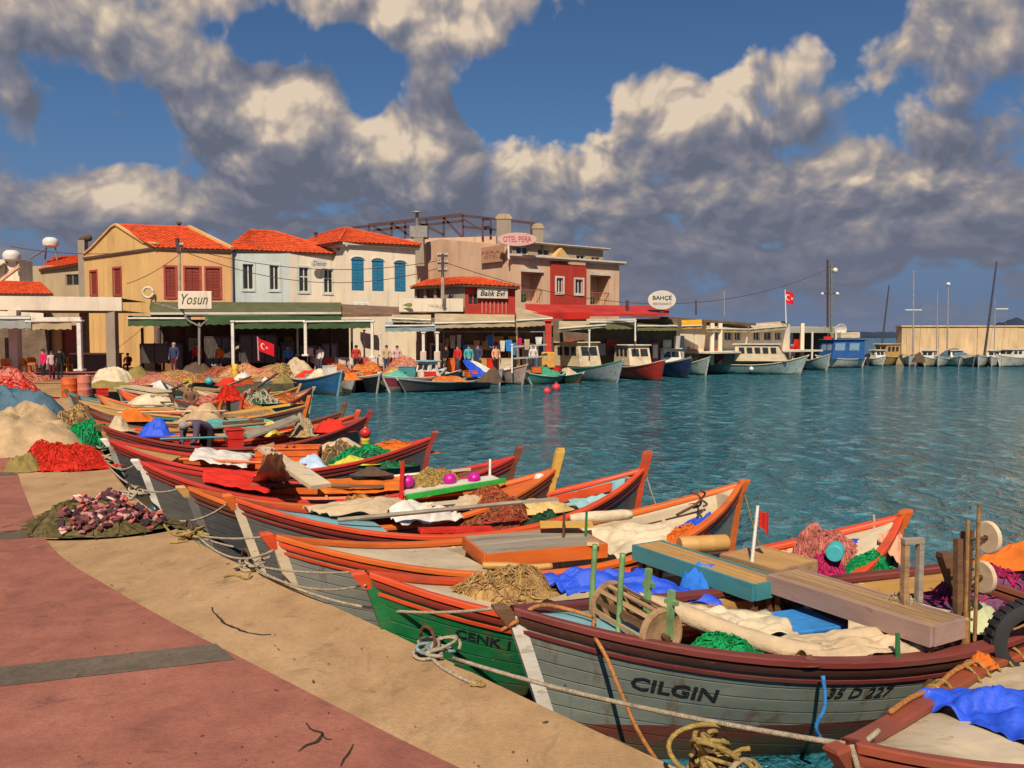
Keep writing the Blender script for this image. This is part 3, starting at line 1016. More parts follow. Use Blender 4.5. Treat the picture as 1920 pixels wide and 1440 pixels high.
# oars and boathooks lying across the middle boats
rnd = random.Random(8)
OARM = [WOOD, WOOD_D, P_CREAM, P_ORANGE, WOOD_G, P_TEAL, P_YELLOW]
def stick(label, a, b, r, m):
    mb = MB()
    mb.tube([a, a.lerp(b, .5), b], r, 6)
    if rnd.random() < .6:
        d = (b - a).normalized()
        mb.beam(b - d * .02, b + d * .45, .11, .025)
    return tag(mb.build('oar', m), label, 'oar', 'oars and poles lying across the boats')
k = 0
for bb, nm in ((B6, 'plank boat'), (B7, 'crate boat'), (B8, 'boat of the bending man'), (B9, 'tiller post boat'), (B10, 'slim boat'), (B11, 'teal railed boat'), (XBO[0], 'slim orange railed boat'), (XBO[1], 'slim red railed boat'), (XBO[2], 'slim brown railed boat'), (XBO[3], 'slim ochre railed boat'), (XBO[4], 'slim red boat'), (B5, 'yellow posted boat'), (B4, 'bright red railed boat')):
    for side, sd in (('near', -.6), ('far', .5)):
        t0 = rnd.uniform(.18, .4)
        k += 1
        stick('oar lying along the %s side of the %s' % (side, nm), bb.at(t0, sd + rnd.uniform(-.2, .2), bb.zs(t0) + .05), bb.at(t0 + rnd.uniform(.3, .45), sd + rnd.uniform(-.3, .3), bb.zs(.6) + .12 + rnd.random() * .2), .028, OARM[k % 7])
# ================================================================== nets, tarps, ropes and gear
C_BLUE = cloth('blue_tarp', (.022, .085, .62), rough=.55, bump=.5, bscale=14, spec=.35, dirt_amt=.25)
C_SKY = cloth('light_blue_cloth', (.04, .22, .55), rough=.6)
C_BEIGE = cloth('beige_canvas', (.50, .38, .24))
C_CREAM = cloth('cream_canvas', (.60, .50, .34))
C_SAND = cloth('sand_tarp', (.46, .32, .18))
C_RED = cloth('red_cloth', (.58, .03, .018))
C_ORANGE = cloth('orange_cloth', (.62, .15, .02))
C_SLATE = cloth('slate_blue_tarp', (.075, .14, .19))
C_WHITE = cloth('white_sheet', (.62, .58, .52))
C_OLIVE = cloth('olive_tarp', (.24, .18, .06))
C_BROWN = cloth('brown_tarp', (.10, .065, .045))
C_PEACH = cloth('peach_sheet', (.66, .33, .20))
C_GREEN = net('green_net', (.015, .32, .10))
C_DGREEN = net('dark_green_net', (.03, .09, .05))
C_TAN = net('tan_net', (.46, .28, .11))
C_PINK = net('pink_net', (.58, .19, .15))
C_MAGENTA = net('magenta_net', (.50, .03, .13))
C_REDNET = net('red_net', (.60, .035, .02))
C_PURPLE = net('purple_net', (.20, .08, .16))
C_OLIVENET = net('olive_net', (.14, .11, .05))
C_RUSTNET = net('rust_net', (.34, .11, .05))
C_YEL = mat('yellow_plastic', (.62, .42, .04), rough=.45, var=.1, bump=.05)
C_ORP = mat('orange_plastic', (.62, .12, .02), rough=.45, var=.12, bump=.05, dirt=GRIME, dirt_amt=.3)
C_REDP = mat('red_plastic', (.52, .025, .02), rough=.4, var=.1, bump=.05)
C_TEALP = mat('teal_plastic', (.06, .40, .42), rough=.4, var=.12, bump=.05)
C_WHITEP = mat('white_plastic', (.64, .62, .56), rough=.45, var=.1, bump=.05, dirt=GRIME, dirt_amt=.35)
C_CREAMP = mat('cream_disc', (.66, .50, .32), rough=.5, var=.1, bump=.05, dirt=GRIME, dirt_amt=.4)
BRASS = mat('weathered_brass', (.36, .20, .07), rough=.5, var=.3, scale=10, dirt=(.1, .05, .02), dirt_amt=.6, bump=.3, metal=.35)
STEEL = mat('dull_steel', (.30, .28, .25), rough=.5, var=.2, scale=8, metal=.6, bump=.1)
WHITEPOLE = mat('white_pole', (.66, .62, .54), rough=.5, var=.12, scale=8, dirt=GRIME, dirt_amt=.4, bump=.1)
GREENPIPE = mat('green_pipe', (.16, .30, .12), rough=.5, var=.3, scale=8, dirt=GRIME, dirt_amt=.6, bump=.1)

def heap(name, label, cat, c, rx, ry, h, m, rz=0.0, seed=1.0, lump=.38, group=None, strands=0, sm=None, fine=.075, pw=2.2, res=30, parent=None, part='mass'):
    """a pile of net or cloth: folded dome, plus loose loops of twine lying on it"""
    rot = MX.Rotation(rz, 3, 'Z')
    rl_ = random.Random(int(seed * 37) + 5)
    lobes = [(0.0, 0.0, .95, .82)]
    for q in range(5):
        a_ = rl_.random() * 6.283
        o_ = rl_.uniform(.18, .50)
        lobes.append((math.cos(a_) * o_, math.sin(a_) * o_, rl_.uniform(.38, .62), rl_.uniform(.5, 1.05)))
    def top(x, y):
        r = math.hypot(x, y)
        e = max(.3, 1 + .22 * fb((math.cos(math.atan2(y, x)) * 1.6 + seed, math.sin(math.atan2(y, x)) * 1.6, 2), 1.0, 2))
        if pw < 1.6 or pw >= 2.9:
            k = max(0.0, 1 - (r / e) ** pw)
            z = k ** .75
        else:
            k = max(0.0, 1 - (r / e) ** 2)
            z = 0.0
            for (cx, cy, rr, hh) in lobes:
                q = 1 - ((x - cx) ** 2 + (y - cy) ** 2) / (rr * e) ** 2
                if q > 0:
                    z = (z ** 3 + (hh * q ** .7) ** 3) ** (1 / 3)
            z = min(z, 1.25) * .86
        z *= h * (1 + lump * .75 * NZ.noise(V((x * 2.1 + seed * 3, y * 2.1, 7))))
        z += fine * h ** .5 * 1.4 * (.5 - abs(NZ.noise(V((x * 4.2 - seed, y * 4.2, 1)))) * 2.2 + .5 * NZ.noise(V((x * 9, y * 9, seed)))) * min(1, k * 4)
        return max(z, -.02)
    def fn(u, v):
        # polar grid
        r = (u ** .8) * 1.28
        a = v * 2 * math.pi
        x, y = r * math.cos(a), r * math.sin(a)
        p = rot @ V((x * rx, y * ry, 0))
        return V(c) + p + V((0, 0, top(x, y)))
    mb = MB()
    mb.grid(res // 2, res + 10, fn)
    if parent is None:
        root = thing(name, label, cat, c, 0, group)
    else:
        root = parent
    mb.build(part, m, root, smooth='all', world=True)
    if strands:
        rnd = random.Random(int(seed * 991))
        mb = MB()
        tw = max(.0042, .0011 * math.hypot(c[0], c[1]) ** .8 * .9)
        for k in range(int(strands * 1.7)):
            a0, r0 = rnd.random() * 6.283, math.sqrt(rnd.random()) * .85
            x, y = r0 * math.cos(a0), r0 * math.sin(a0)
            d = rnd.random() * 6.283
            cur = rnd.uniform(-1.2, 1.2)
            pts = []
            for i in range(9):
                p = rot @ V((x * rx, y * ry, 0))
                pts.append(V(c) + p + V((0, 0, top(x, y) + .008 + .018 * rnd.random())))
                d += cur * .35 + rnd.uniform(-.35, .35)
                x += math.cos(d) * .085
                y += math.sin(d) * .085
            mb.tube(pts, tw * (.8 + .6 * rnd.random()), 3, caps=False)
        ob = mb.build('twine', sm or m, root, world=True)
        ob['kind'] = 'stuff'
    root['_top'] = 0
    del root['_top']
    return root, top, rot

def drape(name, label, cat, corners, m, fold=.05, seed=1.0, lift=None, n=26, group=None, freq=3.0, hang=0.0, aniso=(1, 1), parent=None, thick=.004):
    """a loose sheet spanning four world corners, creased and sagging, edges turned down"""
    a, b, c, d = [V(p) for p in corners]
    def fn(u, v):
        p = a.lerp(b, u).lerp(d.lerp(c, u), v)
        e = min(u, 1 - u, v, 1 - v)
        wv = fb((u * 2.2 + seed, v * 2.2, 4), 1.0, 1) * .5
        z = fold * (1.9 * abs(NZ.noise(V((u * aniso[0] * freq + seed + wv, v * aniso[1] * freq + wv, seed)))) - .35)
        z += fold * .9 * abs(NZ.noise(V(((u + v * .6) * freq * 1.7 + seed, (v - u * .4) * freq * .8 + wv, 3))))
        z -= fold * .35 * max(0, 1 - 5 * abs(NZ.noise(V((u * 3.1 + seed * 2 + wv, v * 2.3, 9)))))
        if lift:
            z += lift(u, v)
        if hang and e < .12:
            z -= hang * (1 - e / .12) ** 1.5
        w_ = .10 * (a - c).length
        jitter = V((fb((v * 3 + seed, u, 0), 1, 2), fb((u * 3, seed, v), 1, 2), 0)) * w_ * .22
        return p + jitter + V((0, 0, z))
    mb = MB()
    mb.grid(n, n, fn)
    ob = mb.build(name, m, parent, smooth='all', world=parent is not None)
    sol = ob.modifiers.new('thickness', 'SOLIDIFY')
    sol.thickness = thick
    if parent is None:
        tag(ob, label, cat, group)
    return ob

def rope(label, pts, m=ROPE, r=.012, group='mooring ropes', smoothk=0, name='mooring_rope', n=6):
    if smoothk:
        pts = smooth_pts(pts, smoothk)
    mb = MB()
    mb.tube(pts, r, n)
    return tag(mb.build(name, m, smooth='all', origin=pts[0]), label, 'rope', group)

def tangle(label, c, size, m, seed, group='rope tangles along the quay edge', loops=7, r=.012, flat=.55, name='rope_tangle', m2=None):
    rnd = random.Random(seed)
    root = thing(name, label, 'rope', c, 0, group)
    for k in range(loops):
        pts = []
        ph, tilt = rnd.random() * 6.283, rnd.uniform(-.7, .7)
        o = V((rnd.uniform(-.4, .4), rnd.uniform(-.4, .4), 0)) * size
        ra, rb = size * rnd.uniform(.3, .75), size * rnd.uniform(.2, .5)
        turn = rnd.uniform(3.5, 7.5)
        hz = size * flat * rnd.uniform(.3, 1)
        for i in range(17):
            a = ph + turn * i / 16
            p = V((math.cos(a) * ra, math.sin(a) * rb, 0))
            p = MX.Rotation(tilt * 2, 3, 'Z') @ p
            pts.append(V(c) + o + p + V((0, 0, max(r * 1.1, r + hz * abs(math.sin(a * .5 + k)) * (1 - .4 * i / 16)))))
        mb = MB()
        mb.tube(pts, r * rnd.uniform(.8, 1.15), 6)
        mb.build('rope_loop', (m2 if (m2 and k % 3 == 0) else m), root, smooth='all', world=True)
    return root

def ring(label, c, rz, m=RUST, s=.09):
    root = thing('mooring_ring', label, 'mooring ring', c, rz, 'mooring rings in the quay edge')
    mb = MB()
    mb.lathe((0, 0, 0), [(.075, 0), (.08, .012), (.045, .03), (.02, .034)], 12)
    mb.build('base_plate', m, root, smooth=True)
    mb = MB()
    mb.tube([V((0, math.cos(a) * s, s * .9 + .02 + math.sin(a) * s)) for a in [i * 2 * math.pi / 16 for i in range(17)]], .013, 6)
    mb.build('ring', m, root, smooth='all')
    return root

def boxy(name, label, cat, c, size, m, rz=0.0, group=None, lid=None, ribs=0, lipm=None):
    """plastic crate or wooden box with hollow top, rim and handle slots"""
    root = thing(name, label, cat, c, rz, group)
    sx, sy, sz = size
    mb = MB()
    th = .02
    mb.box((0, 0, th / 2), (sx, sy, th))
    for (x, y, a, b_) in ((0, -sy / 2 + th / 2, sx, th), (0, sy / 2 - th / 2, sx, th), (-sx / 2 + th / 2, 0, th, sy - 2 * th), (sx / 2 - th / 2, 0, th, sy - 2 * th)):
        mb.box((x, y, th + (sz - th) / 2), (a, b_, sz - th))
    for k in range(ribs):
        z = sz * (k + 1) / (ribs + 1)
        for (x, y, a, b_) in ((0, -sy / 2 - .006, sx + .012, .012), (0, sy / 2 + .006, sx + .012, .012), (-sx / 2 - .006, 0, .012, sy), (sx / 2 + .006, 0, .012, sy)):
            mb.box((x, y, z), (a, b_, .025))
    mb.build('body', m, root)
    mb = MB()
    for (x, y, a, b_) in ((0, -sy / 2, sx + .05, .04), (0, sy / 2, sx + .05, .04), (-sx / 2, 0, .04, sy - .04), (sx / 2, 0, .04, sy - .04)):
        mb.cbox((x, y, sz + .002), (a, b_, .03), ch=.006)
    mb.build('rim', lipm or m, root)
    if lid:
        mb = MB()
        mb.cbox((0, 0, sz + .03), (sx + .03, sy + .03, .03), ch=.008)
        mb.build('lid', lid, root)
    return root

def buoy(label, c, r, m, top=None, group=None, name='buoy'):
    root = thing(name, label, 'buoy', c, 0, group)
    mb = MB()
    mb.lathe((0, 0, 0), [(.01, 0)] + [(math.sin(math.pi * i / 10) * r + .004, r - math.cos(math.pi * i / 10) * r) for i in range(1, 10)] + [(.02, 2 * r)], 16)
    mb.build('float', m, root, smooth=True)
    mb = MB()
    mb.lathe((0, 0, 2 * r - .02), [(r * .28, 0), (r * .28, r * .18), (r * .12, r * .3), (.01, r * .32)], 10)
    mb.tube([V((0, math.cos(a) * r * .14, 2 * r + r * .4 + math.sin(a) * r * .14)) for a in [i * 2 * math.pi / 10 for i in range(11)]], r * .045, 5)
    mb.build('collar', top or m, root, smooth=True)
    return root

def drum(name, label, cat, c, r, h, m, axis='Z', rz=0.0, group=None, capm=None):
    root = thing(name, label, cat, c, rz, group)
    rot = MX.Identity(3) if axis == 'Z' else MX.Rotation(R(90), 3, 'Y')
    off = V((0, 0, 0)) if axis == 'Z' else V((-h / 2, 0, r))
    mb = MB()
    prof = [(r * .9, 0), (r, h * .03), (r, h * .3), (r * 1.03, h * .32), (r * 1.03, h * .35), (r, h * .37), (r, h * .63), (r * 1.03, h * .65), (r * 1.03, h * .68), (r, h * .7), (r, h * .97), (r * .9, h)]
    mb.lathe(off, prof, 18, rot)
    mb.build('body', m, root, smooth=True)
    mb = MB()
    mb.lathe(off + rot @ V((r * .45, 0, h)), [(r * .16, 0), (r * .16, r * .12), (r * .1, r * .14)], 10, rot)
    mb.build('bung', capm or m, root)
    return root

def pole_flag(label, a, b, r, m, flagm, fsz=.18, name='marker_pole', group=None):
    a, b = V(a), V(b)
    root = thing(name, label, 'marker pole', a, 0, group)
    mb = MB()
    mb.tube([a, a.lerp(b, .5), b], r, 8, r * .8)
    mb.build('shaft', m, root, smooth=True, world=True)
    if flagm:
        def fn(u, v):
            return b + V((.01 + u * fsz * .5, .02 * math.sin(u * 7), -.02 - v * fsz - u * .06 - .02 * math.sin(u * 5 + v * 3)))
        mb = MB()
        mb.grid(8, 6, fn)
        mb.build('flag', flagm, root, smooth='all', world=True)
    return root

def plank(label, a, b, w_, th, m, name='plank', cat='plank', group=None):
    mb = MB()
    mb.beam(a, b, w_, th)
    return tag(mb.build(name, m, origin=(V(a) + V(b)) / 2), label, cat, group)

# ---- quay edge ironwork and ropes
T = [(P(362, 1008), .20, ROPE_Y, 11, 'pale yellow tangle of rope on the quay edge beside the chunky float pile'),
     (P(470, 1068), .18, ROPE, 12, 'small knot of grey rope on the quay edge between two straight mooring lines'),
     (P(815, 1228), .20, ROPE, 13, 'blue-grey and tan rope knot on the quay edge with a loose trailing end'),
     (P(1345, 1482), .24, ROPE_Y, 14, 'big yellowish rope tangle at the bottom edge below the grey CILGIN boat'),
     (P(248, 932), .26, ROPE, 15, 'dark weathered rope tangle on the quay edge behind the chunky float pile'),
     (P(196, 868), .34, ROPE, 16, 'far rope tangle on the quay edge next to the bright red net')]
M_ropeblue = mat('blue_grey_rope', (.20, .30, .32), rough=.9, var=.4, scale=20, bump=.6, bscale=100)
for i, (c, s, m, sd, lb) in enumerate(T):
    tangle(lb, c, s, m, sd, flat=1.5 if i == 3 else .55, loops=12 if i == 3 else (10 if i == 0 else 8), r=.013 if i < 4 else .016, m2=M_ropeblue if i == 2 else None)
    rl = ('beside the pale yellow rope tangle', 'under the small grey rope knot', 'under the blue-grey rope knot', 'at the bottom edge of the photo', 'beside the dark weathered tangle', 'next to the bright red net')[i]
    ring('rusty iron mooring ring ' + rl, c + V((-.05, .02, 0)), R(40))
rope('loose tan rope end with a knot trailing along the concrete edge', [P(812, 1236, .015), P(830, 1252, .014), P(862, 1270, .014), P(893, 1283, .014)], ROPE, .013, 'loose rope ends on the quay', 6)
tangle('small dark knot at the end of the loose tan rope', P(896, 1286), .06, ROPE_Y, 31, 'loose rope ends on the quay', 5, .009, .5)
rope('short twig-like rope end on the concrete left of the pale yellow tangle', [P(318, 1017, .014), P(338, 1016, .016), P(352, 1012, .03)], ROPE_Y, .010, 'loose rope ends on the quay', 5)
rope('frayed rope end in front of the small grey knot', [P(420, 1081, .014), P(440, 1078, .012), P(462, 1084, .02), P(470, 1072, .05)], ROPE_Y, .010, 'loose rope ends on the quay', 5)
rope('yellow edge rope running along the lip of the quay past the float pile', [P(262, 948, .01), P(300, 976, .02), P(322, 1000, .01), P(352, 1006, .03)], ROPE_Y, .014, 'loose rope ends on the quay', 5)
rope('edge rope slung between the pale yellow tangle and the small grey knot', sag(P(372, 1016, .04), P(462, 1066, .03), .10), ROPE_Y, .014, 'loose rope ends on the quay')
rope('single rope end dangling from the bottom tangle toward the frame-cut boat', [P(1350, 1478, .05), P(1372, 1440, .16), P(1400, 1425, .14), P(1432, 1450, .0), P(1450, 1500, -.25)], ROPE, .014, 'loose rope ends on the quay', 5)

def bowpt(b, z=.02, y=0):
    return b.world(b.sp(0, 1) + V((-.03, y, z)))
rope('long taut white rope from the blue-grey knot across the CILGIN hull to the frame-cut boat', sag(P(850, 1234, .07), bowpt(B0, .02), .045), ROPE, .013)
rope('white rope from the small grey knot along the green hull to the CILGIN bow', sag(P(486, 1070, .06), bowpt(B1, .03), .17), ROPE, .012)
rope('upper of two lines from the small grey knot to the green CENK 1 bow', sag(P(486, 1062, .08), bowpt(B2, .03), .03), ROPE, .010)
rope('lower of two lines from the small grey knot to the green CENK 1 bow', sag(P(480, 1066, .06), bowpt(B2, -.06, -.05), .10), ROPE, .010)
rope('upper line from the pale yellow tangle to the cream decked boat', sag(P(374, 1004, .09), bowpt(B3, .02), .03), ROPE, .011)
rope('lower line from the pale yellow tangle sagging to the cream decked boat', sag(P(374, 1008, .06), bowpt(B3, -.10, -.05), .14), ROPE, .011)
rope('white line sagging from the dark weathered tangle to the bright red railed bow', sag(P(255, 936, .08), bowpt(B4, .0), .26), ROPE, .013)
rope('second line from the dark weathered tangle to the red railed bow', sag(P(255, 942, .05), bowpt(B4, -.5, -.05), .08), ROPE, .011)
rope('line from the far rope tangle to the orange bow with a yellow stern post', sag(P(205, 876, .06), bowpt(B5, .02), .20), ROPE, .013)
rope('line from the far rope tangle up to the dark red plank boat', sag(P(200, 866, .06), bowpt(B6, .02), .12), ROPE, .013)
rope('line rising from the quay to the red railed crate boat', sag(P(180, 835, .05), bowpt(B7, .02), .10), ROPE, .014)
rope('yellow line from the quay to the boat with the bending man', sag(P(160, 805, .05), bowpt(B8, .02), .10), ROPE_Y, .016)
rope('pale rope hanging in a loop from the CILGIN foredeck down to the water', [B1.at(.10, -.3, 1.02), B1.at(.085, -.9, .98), B1.at(.09, -1.35, .86), B1.at(.115, -1.5, .45), B1.at(.15, -1.55, .12), B1.at(.17, -1.5, -.05)], ROPE_O, .014, 'loose ropes on the boats', 6)
rope('pale rope wrapped round the CILGIN stem head', [B1.at(.005, -2.2, 1.05), B1.at(-.012, 0, .98), B1.at(.0, 2.6, .98), B1.at(.03, .2, 1.10), B1.at(.07, .4, 1.05), B1.at(.10, -.2, 1.02)], ROPE_O, .014, 'loose ropes on the boats', 6)
rope('thin pale rope from the tall red stern post into the water', sag(B4.world(B4.sp(1, 1) + V((.03, 0, 0))), B4.world(B4.sp(1, 1) + V((.45, -.2, -1.15))), .10), ROPE, .010, 'loose ropes on the boats')
rope('dark rope from the cream open stern down to a white float', sag(B3.world(B3.sp(1, 1) + V((.03, 0, 0))), B3.world(B3.sp(1, 1) + V((.38, -.1, -1.05))), .05), ROPE_Y, .010, 'loose ropes on the boats')
buoy('white float in the water off the cream open stern', B3.world(V((B3.L / 2 + .36, -.1, -.05))), .06, C_WHITEP)
rope('short white rope at the bow of the frame-cut boat', [bowpt(B0, .03, -.03), bowpt(B0, -.25, -.12), bowpt(B0, -.38, .02), bowpt(B0, -.2, .10), B0.at(.05, .2, 1.08)], ROPE, .013, 'loose ropes on the boats', 6)

# ---- piles on the quay
M_chunk = [mat('maroon_float', (.15, .035, .045), rough=.8, var=.4, scale=9, bump=.4), mat('pink_float', (.52, .24, .22), rough=.8, var=.35, scale=9, bump=.4), mat('cream_float', (.60, .46, .34), rough=.8, var=.3, scale=9, bump=.4), mat('dark_float', (.05, .022, .035), rough=.8, var=.4, scale=9, bump=.4), mat('coral_float', (.50, .11, .08), rough=.8, var=.35, scale=9, bump=.4)]
cN = P(176, 988)
pile, top, rot = heap('float_net_pile', 'olive net heaped with maroon and pink float chunks on the concrete quay', 'net pile', cN, .80, .52, .30, C_OLIVENET, 0.05, 3.0, strands=40, sm=C_OLIVENET)
chunk_meshes = []
rnd = random.Random(5)
for k in range(10):
    mb = MB()
    n = 5
    rings = []
    for (z, s) in ((-.014, .9), (.010, 1), (.016, .8)):
        rings.append([V((math.cos(i * 6.283 / n + k) * .052 * s * (1 + .7 * NZ.noise(V((i * 1.3, k, .5)))), math.sin(i * 6.283 / n + k) * .028 * s * (1 + .7 * NZ.noise(V((i * 1.7, k, 4)))), z * .7)) for i in range(n)])
    mb.loft(rings, True, True)
    chunk_meshes.append(mb.mesh('float', M_chunk[k % 5]))
cnt = 0
while cnt < 298:
    a, r = rnd.random() * 6.283, math.sqrt(rnd.random()) * .98
    x, y = r * math.cos(a), r * math.sin(a)
    if x < -.40 + .25 * rnd.random() or r > .88 + .08 * rnd.random():
        continue
    z = top(x, y)
    p = rot @ V((x * .80, y * .52, 0))
    ob = bpy.data.objects.new('float', chunk_meshes[rnd.choice((0, 1, 1, 2, 3, 4, 5, 6, 8, 9, 0, 3, 0, 5, 8, 4))])
    COL.objects.link(ob)
    ob.parent = pile
    ob.location = p + V((0, 0, z + .012 + .02 * rnd.random()))
    ob.rotation_euler = (rnd.uniform(-.8, .8), rnd.uniform(-.8, .8), rnd.random() * 6.28)
    s = rnd.uniform(.95, 1.6)
    ob.scale = (s, s, s * 1.1)
    cnt += 1
heap('red_net_pile', 'bright red net heap on the concrete at the foot of the sand coloured mound', 'net pile', P(118, 876), .72, .42, .42, C_REDNET, -.08, 5.0, strands=160, sm=C_REDNET, lump=.4)
heap('net_mound', 'large mound of net under a sand coloured tarp at the left frame edge', 'covered net pile', P(40, 842), 1.35, 1.35, .82, C_SAND, .2, 8.0, lump=.22, fine=.09, pw=2.2)
heap('grey_sack', 'small grey-green sack between the sand coloured mound and the red net', 'sack', P(45, 882), .30, .25, .24, C_OLIVE, .2, 9.0)
heap('tarp_mound', 'mound under a slate blue tarp behind the sand coloured mound', 'covered net pile', P(25, 800), 1.45, 1.0, .92, C_SLATE, .1, 11.0, lump=.25, fine=.12, pw=2.4)
heap('coral_net_pile', 'pinkish orange net heap at the left edge beyond the slate blue mound', 'net pile', P(5, 748), 1.5, 1.0, .95, C_PINK, .1, 13.0, strands=60, sm=C_REDNET)
heap('coral_net_pile', 'second pinkish net heap beside the low wooden crate wall', 'net pile', P(62, 738), 1.1, .8, .7, C_RUSTNET, .1, 14.0, strands=40, sm=C_PINK)
heap('green_net_pile', 'green and grey net heap on the quay edge by the far bows', 'net pile', P(165, 835), .55, .8, .50, C_DGREEN, .4, 15.0, strands=120, sm=C_GREEN, lump=.4)
heap('dark_net_pile', 'dark tangled net heap on the edge beyond the green net', 'net pile', P(140, 800), .55, .9, .45, C_OLIVENET, .4, 16.0, strands=90, sm=C_TAN, lump=.4)
heap('white_sack_pile', 'large white tarp bundle on the far red paving', 'tarp bundle', P(212, 719), .95, .7, .75, C_CREAM, .1, 17.0, pw=3, lump=.15)
heap('olive_tarp_pile', 'olive tarp tent beside the white bundle', 'tarp bundle', P(258, 717), .8, .7, .75, C_OLIVE, .1, 18.0, pw=1.3)
heap('grey_roll', 'long grey-green canvas roll in front of the white bundle', 'canvas roll', P(205, 733), 1.2, .4, .36, C_OLIVE, .05, 19.0, pw=3)
heap('brown_tarp_pile', 'dark brown covered heap behind the standing man', 'covered net pile', P(372, 701), 1.1, .8, 0.6, C_BROWN, 0, 20.0, pw=1.8)
heap('rust_net_pile', 'rust brown net heap right of the dark covered heap', 'net pile', P(415, 704), 1.3, .9, 0.51, C_RUSTNET, 0, 21.0, strands=40)
heap('tan_net_pile', 'tan net heap behind the yellow canister', 'net pile', P(470, 707), 1.5, .9, 0.65, C_TAN, 0, 22.0, strands=60, sm=C_PINK)
heap('tan_net_pile', 'olive tan net heap below the red flag', 'net pile', P(515, 706), 1.4, .9, 0.65, C_OLIVENET, 0, 23.0, strands=60, sm=C_TAN)
heap('beige_tarp_pile', 'beige peaked tarp heap beside the awning post', 'covered net pile', P(557, 705), 1.1, .9, 1.02, C_BEIGE, 0, 24.0, pw=1.2)
heap('orange_net_pile', 'orange brown net heap behind the blue hulled boat', 'net pile', P(622, 706), 1.3, .8, 0.6, C_RUSTNET, 0, 25.0, strands=60, sm=C_ORANGE)
heap('orange_net_pile', 'bright orange net heap behind the white and black boat', 'net pile', P(690, 704), 1.1, .8, 0.6, C_TAN, 0, 26.0, strands=60, sm=C_ORANGE)
heap('round_net_bundle', 'round net bundle with pale and red halves beside the white pillars', 'net pile', P(765, 704), 1.6, 1.0, 0.92, C_TAN, 0, 27.0, strands=70, sm=C_PINK, pw=2.6)
heap('low_net_pile', 'low pinkish net heap on the paving behind the pale posted boat', 'net pile', P(330, 716), 1.6, .8, .45, C_RUSTNET, 0, 28.0, strands=40, sm=C_TAN)
heap('low_net_pile', 'low tan net heap left of the pale posted boat', 'net pile', P(285, 727), 1.5, .8, .45, C_TAN, 0, 29.0, strands=40, sm=C_PINK)
boxy('wooden_crate_wall', 'low ochre wooden crate between the net heaps and the orange drums', 'crate', P(98, 742), (2.0, .9, .5), WOOD, 0)
drum('orange_drum', 'left orange drum standing at the quay corner', 'drum', P(130, 745), .25, .72, C_ORP, group='orange drums at the quay corner')
drum('orange_drum', 'right orange drum leaning beside a pale fender at the quay corner', 'drum', P(158, 744), .25, .80, mat('faded_orange_plastic', (.55, .17, .11), rough=.5), group='orange drums at the quay corner')
drum('yellow_canister', 'yellow canister by the awning post foot', 'canister', P(441, 709), .16, .75, C_YEL)
for k, (x0, y0, x1, y1, z) in enumerate(((228, 727, 300, 741, .35), (240, 724, 306, 734, .45), (355, 727, 415, 733, .4))):
    plank(('long cream board lying across the head of the row', 'thin cream board behind the long one', 'cream board right of the sitting man')[k], P(x0, y0, z), P(x1, y1, z), .55, .06, WOOD if k == 2 else P_CREAM, group='cream boards on the far boats')

# ---- B0, frame-cut boat
drape('blue_tarp', 'crumpled bright blue tarp over the frame-cut boat at the right edge', 'tarp', (P(1702, 1308, .07), P(1935, 1405, .08), P(2080, 1345, .06), P(1862, 1290, .04)), C_BLUE, .06, 2.2, lambda u, v: .07 * math.sin(u * 3.1) * math.sin(v * 3.1), n=60, freq=3.4)
rope('rope lashed along the left rail of the frame-cut boat', [B0.at(t_, y_, B0.zs(t_) + .05) for t_, y_ in ((.16, 1.0), (.24, 1.03), (.32, .98), (.40, 1.02), (.48, .99))], ROPE_O, .016, 'loose ropes on the boats', 6)
for k, t_ in enumerate((.28, .31, .34, .42, .45, .48, .51, .54)):
    rope(('first', 'second', 'third', 'fourth', 'fifth', 'sixth', 'seventh', 'eighth')[k] + ' yellow lashing from the bow on the left rail of the frame-cut boat', [B0.at(t_, 1.06, B0.zs(t_) - .06), B0.at(t_ + .003, 1.07, B0.zs(t_) + .03), B0.at(t_ + .004, .95, B0.zs(t_) + .055), B0.at(t_ + .006, .84, B0.zs(t_) - .02)], ROPE_Y, .010, 'yellow lashings on the left rail', 4, 'lashing')
heap('rag_knot', 'orange rag tied round the left rail of the frame-cut boat', 'rag', B0.at(.47, .98, .70), .11, .08, .08, C_ORANGE, .6, 33.0, res=16)
# tyre fender between the two nearest boats
ty = thing('tyre_fender', 'dark tyre fender squeezed between the CILGIN and the frame-cut boat', 'tyre', B1.at(.625, -1.12, .56), B1.rz + R(70))
ty.scale = (.85, .85, .85)
mb = MB()
rr = []
for (r_, x) in ((.21, -.075), (.27, -.085), (.315, -.06), (.325, 0), (.315, .06), (.27, .085), (.21, .075), (.20, 0)):
    rr.append((r_, x))
rings = [[V((x, math.cos(a) * r_, .30 + math.sin(a) * r_)) for (r_, x) in rr] for a in [i * 2 * math.pi / 28 for i in range(29)]]
mb.loft(rings, True)
mb.build('tyre', RUBBER, ty, smooth=True)
mb = MB()
for i in range(28):
    a = i * 2 * math.pi / 28
    mb.box(V((0, math.cos(a) * .325, .30 + math.sin(a) * .325)), (.11, .035, .016), m=MX.Rotation(a - math.pi / 2, 3, 'X'))
o = mb.build('tread', RUBBER, ty)
o['kind'] = 'stuff'

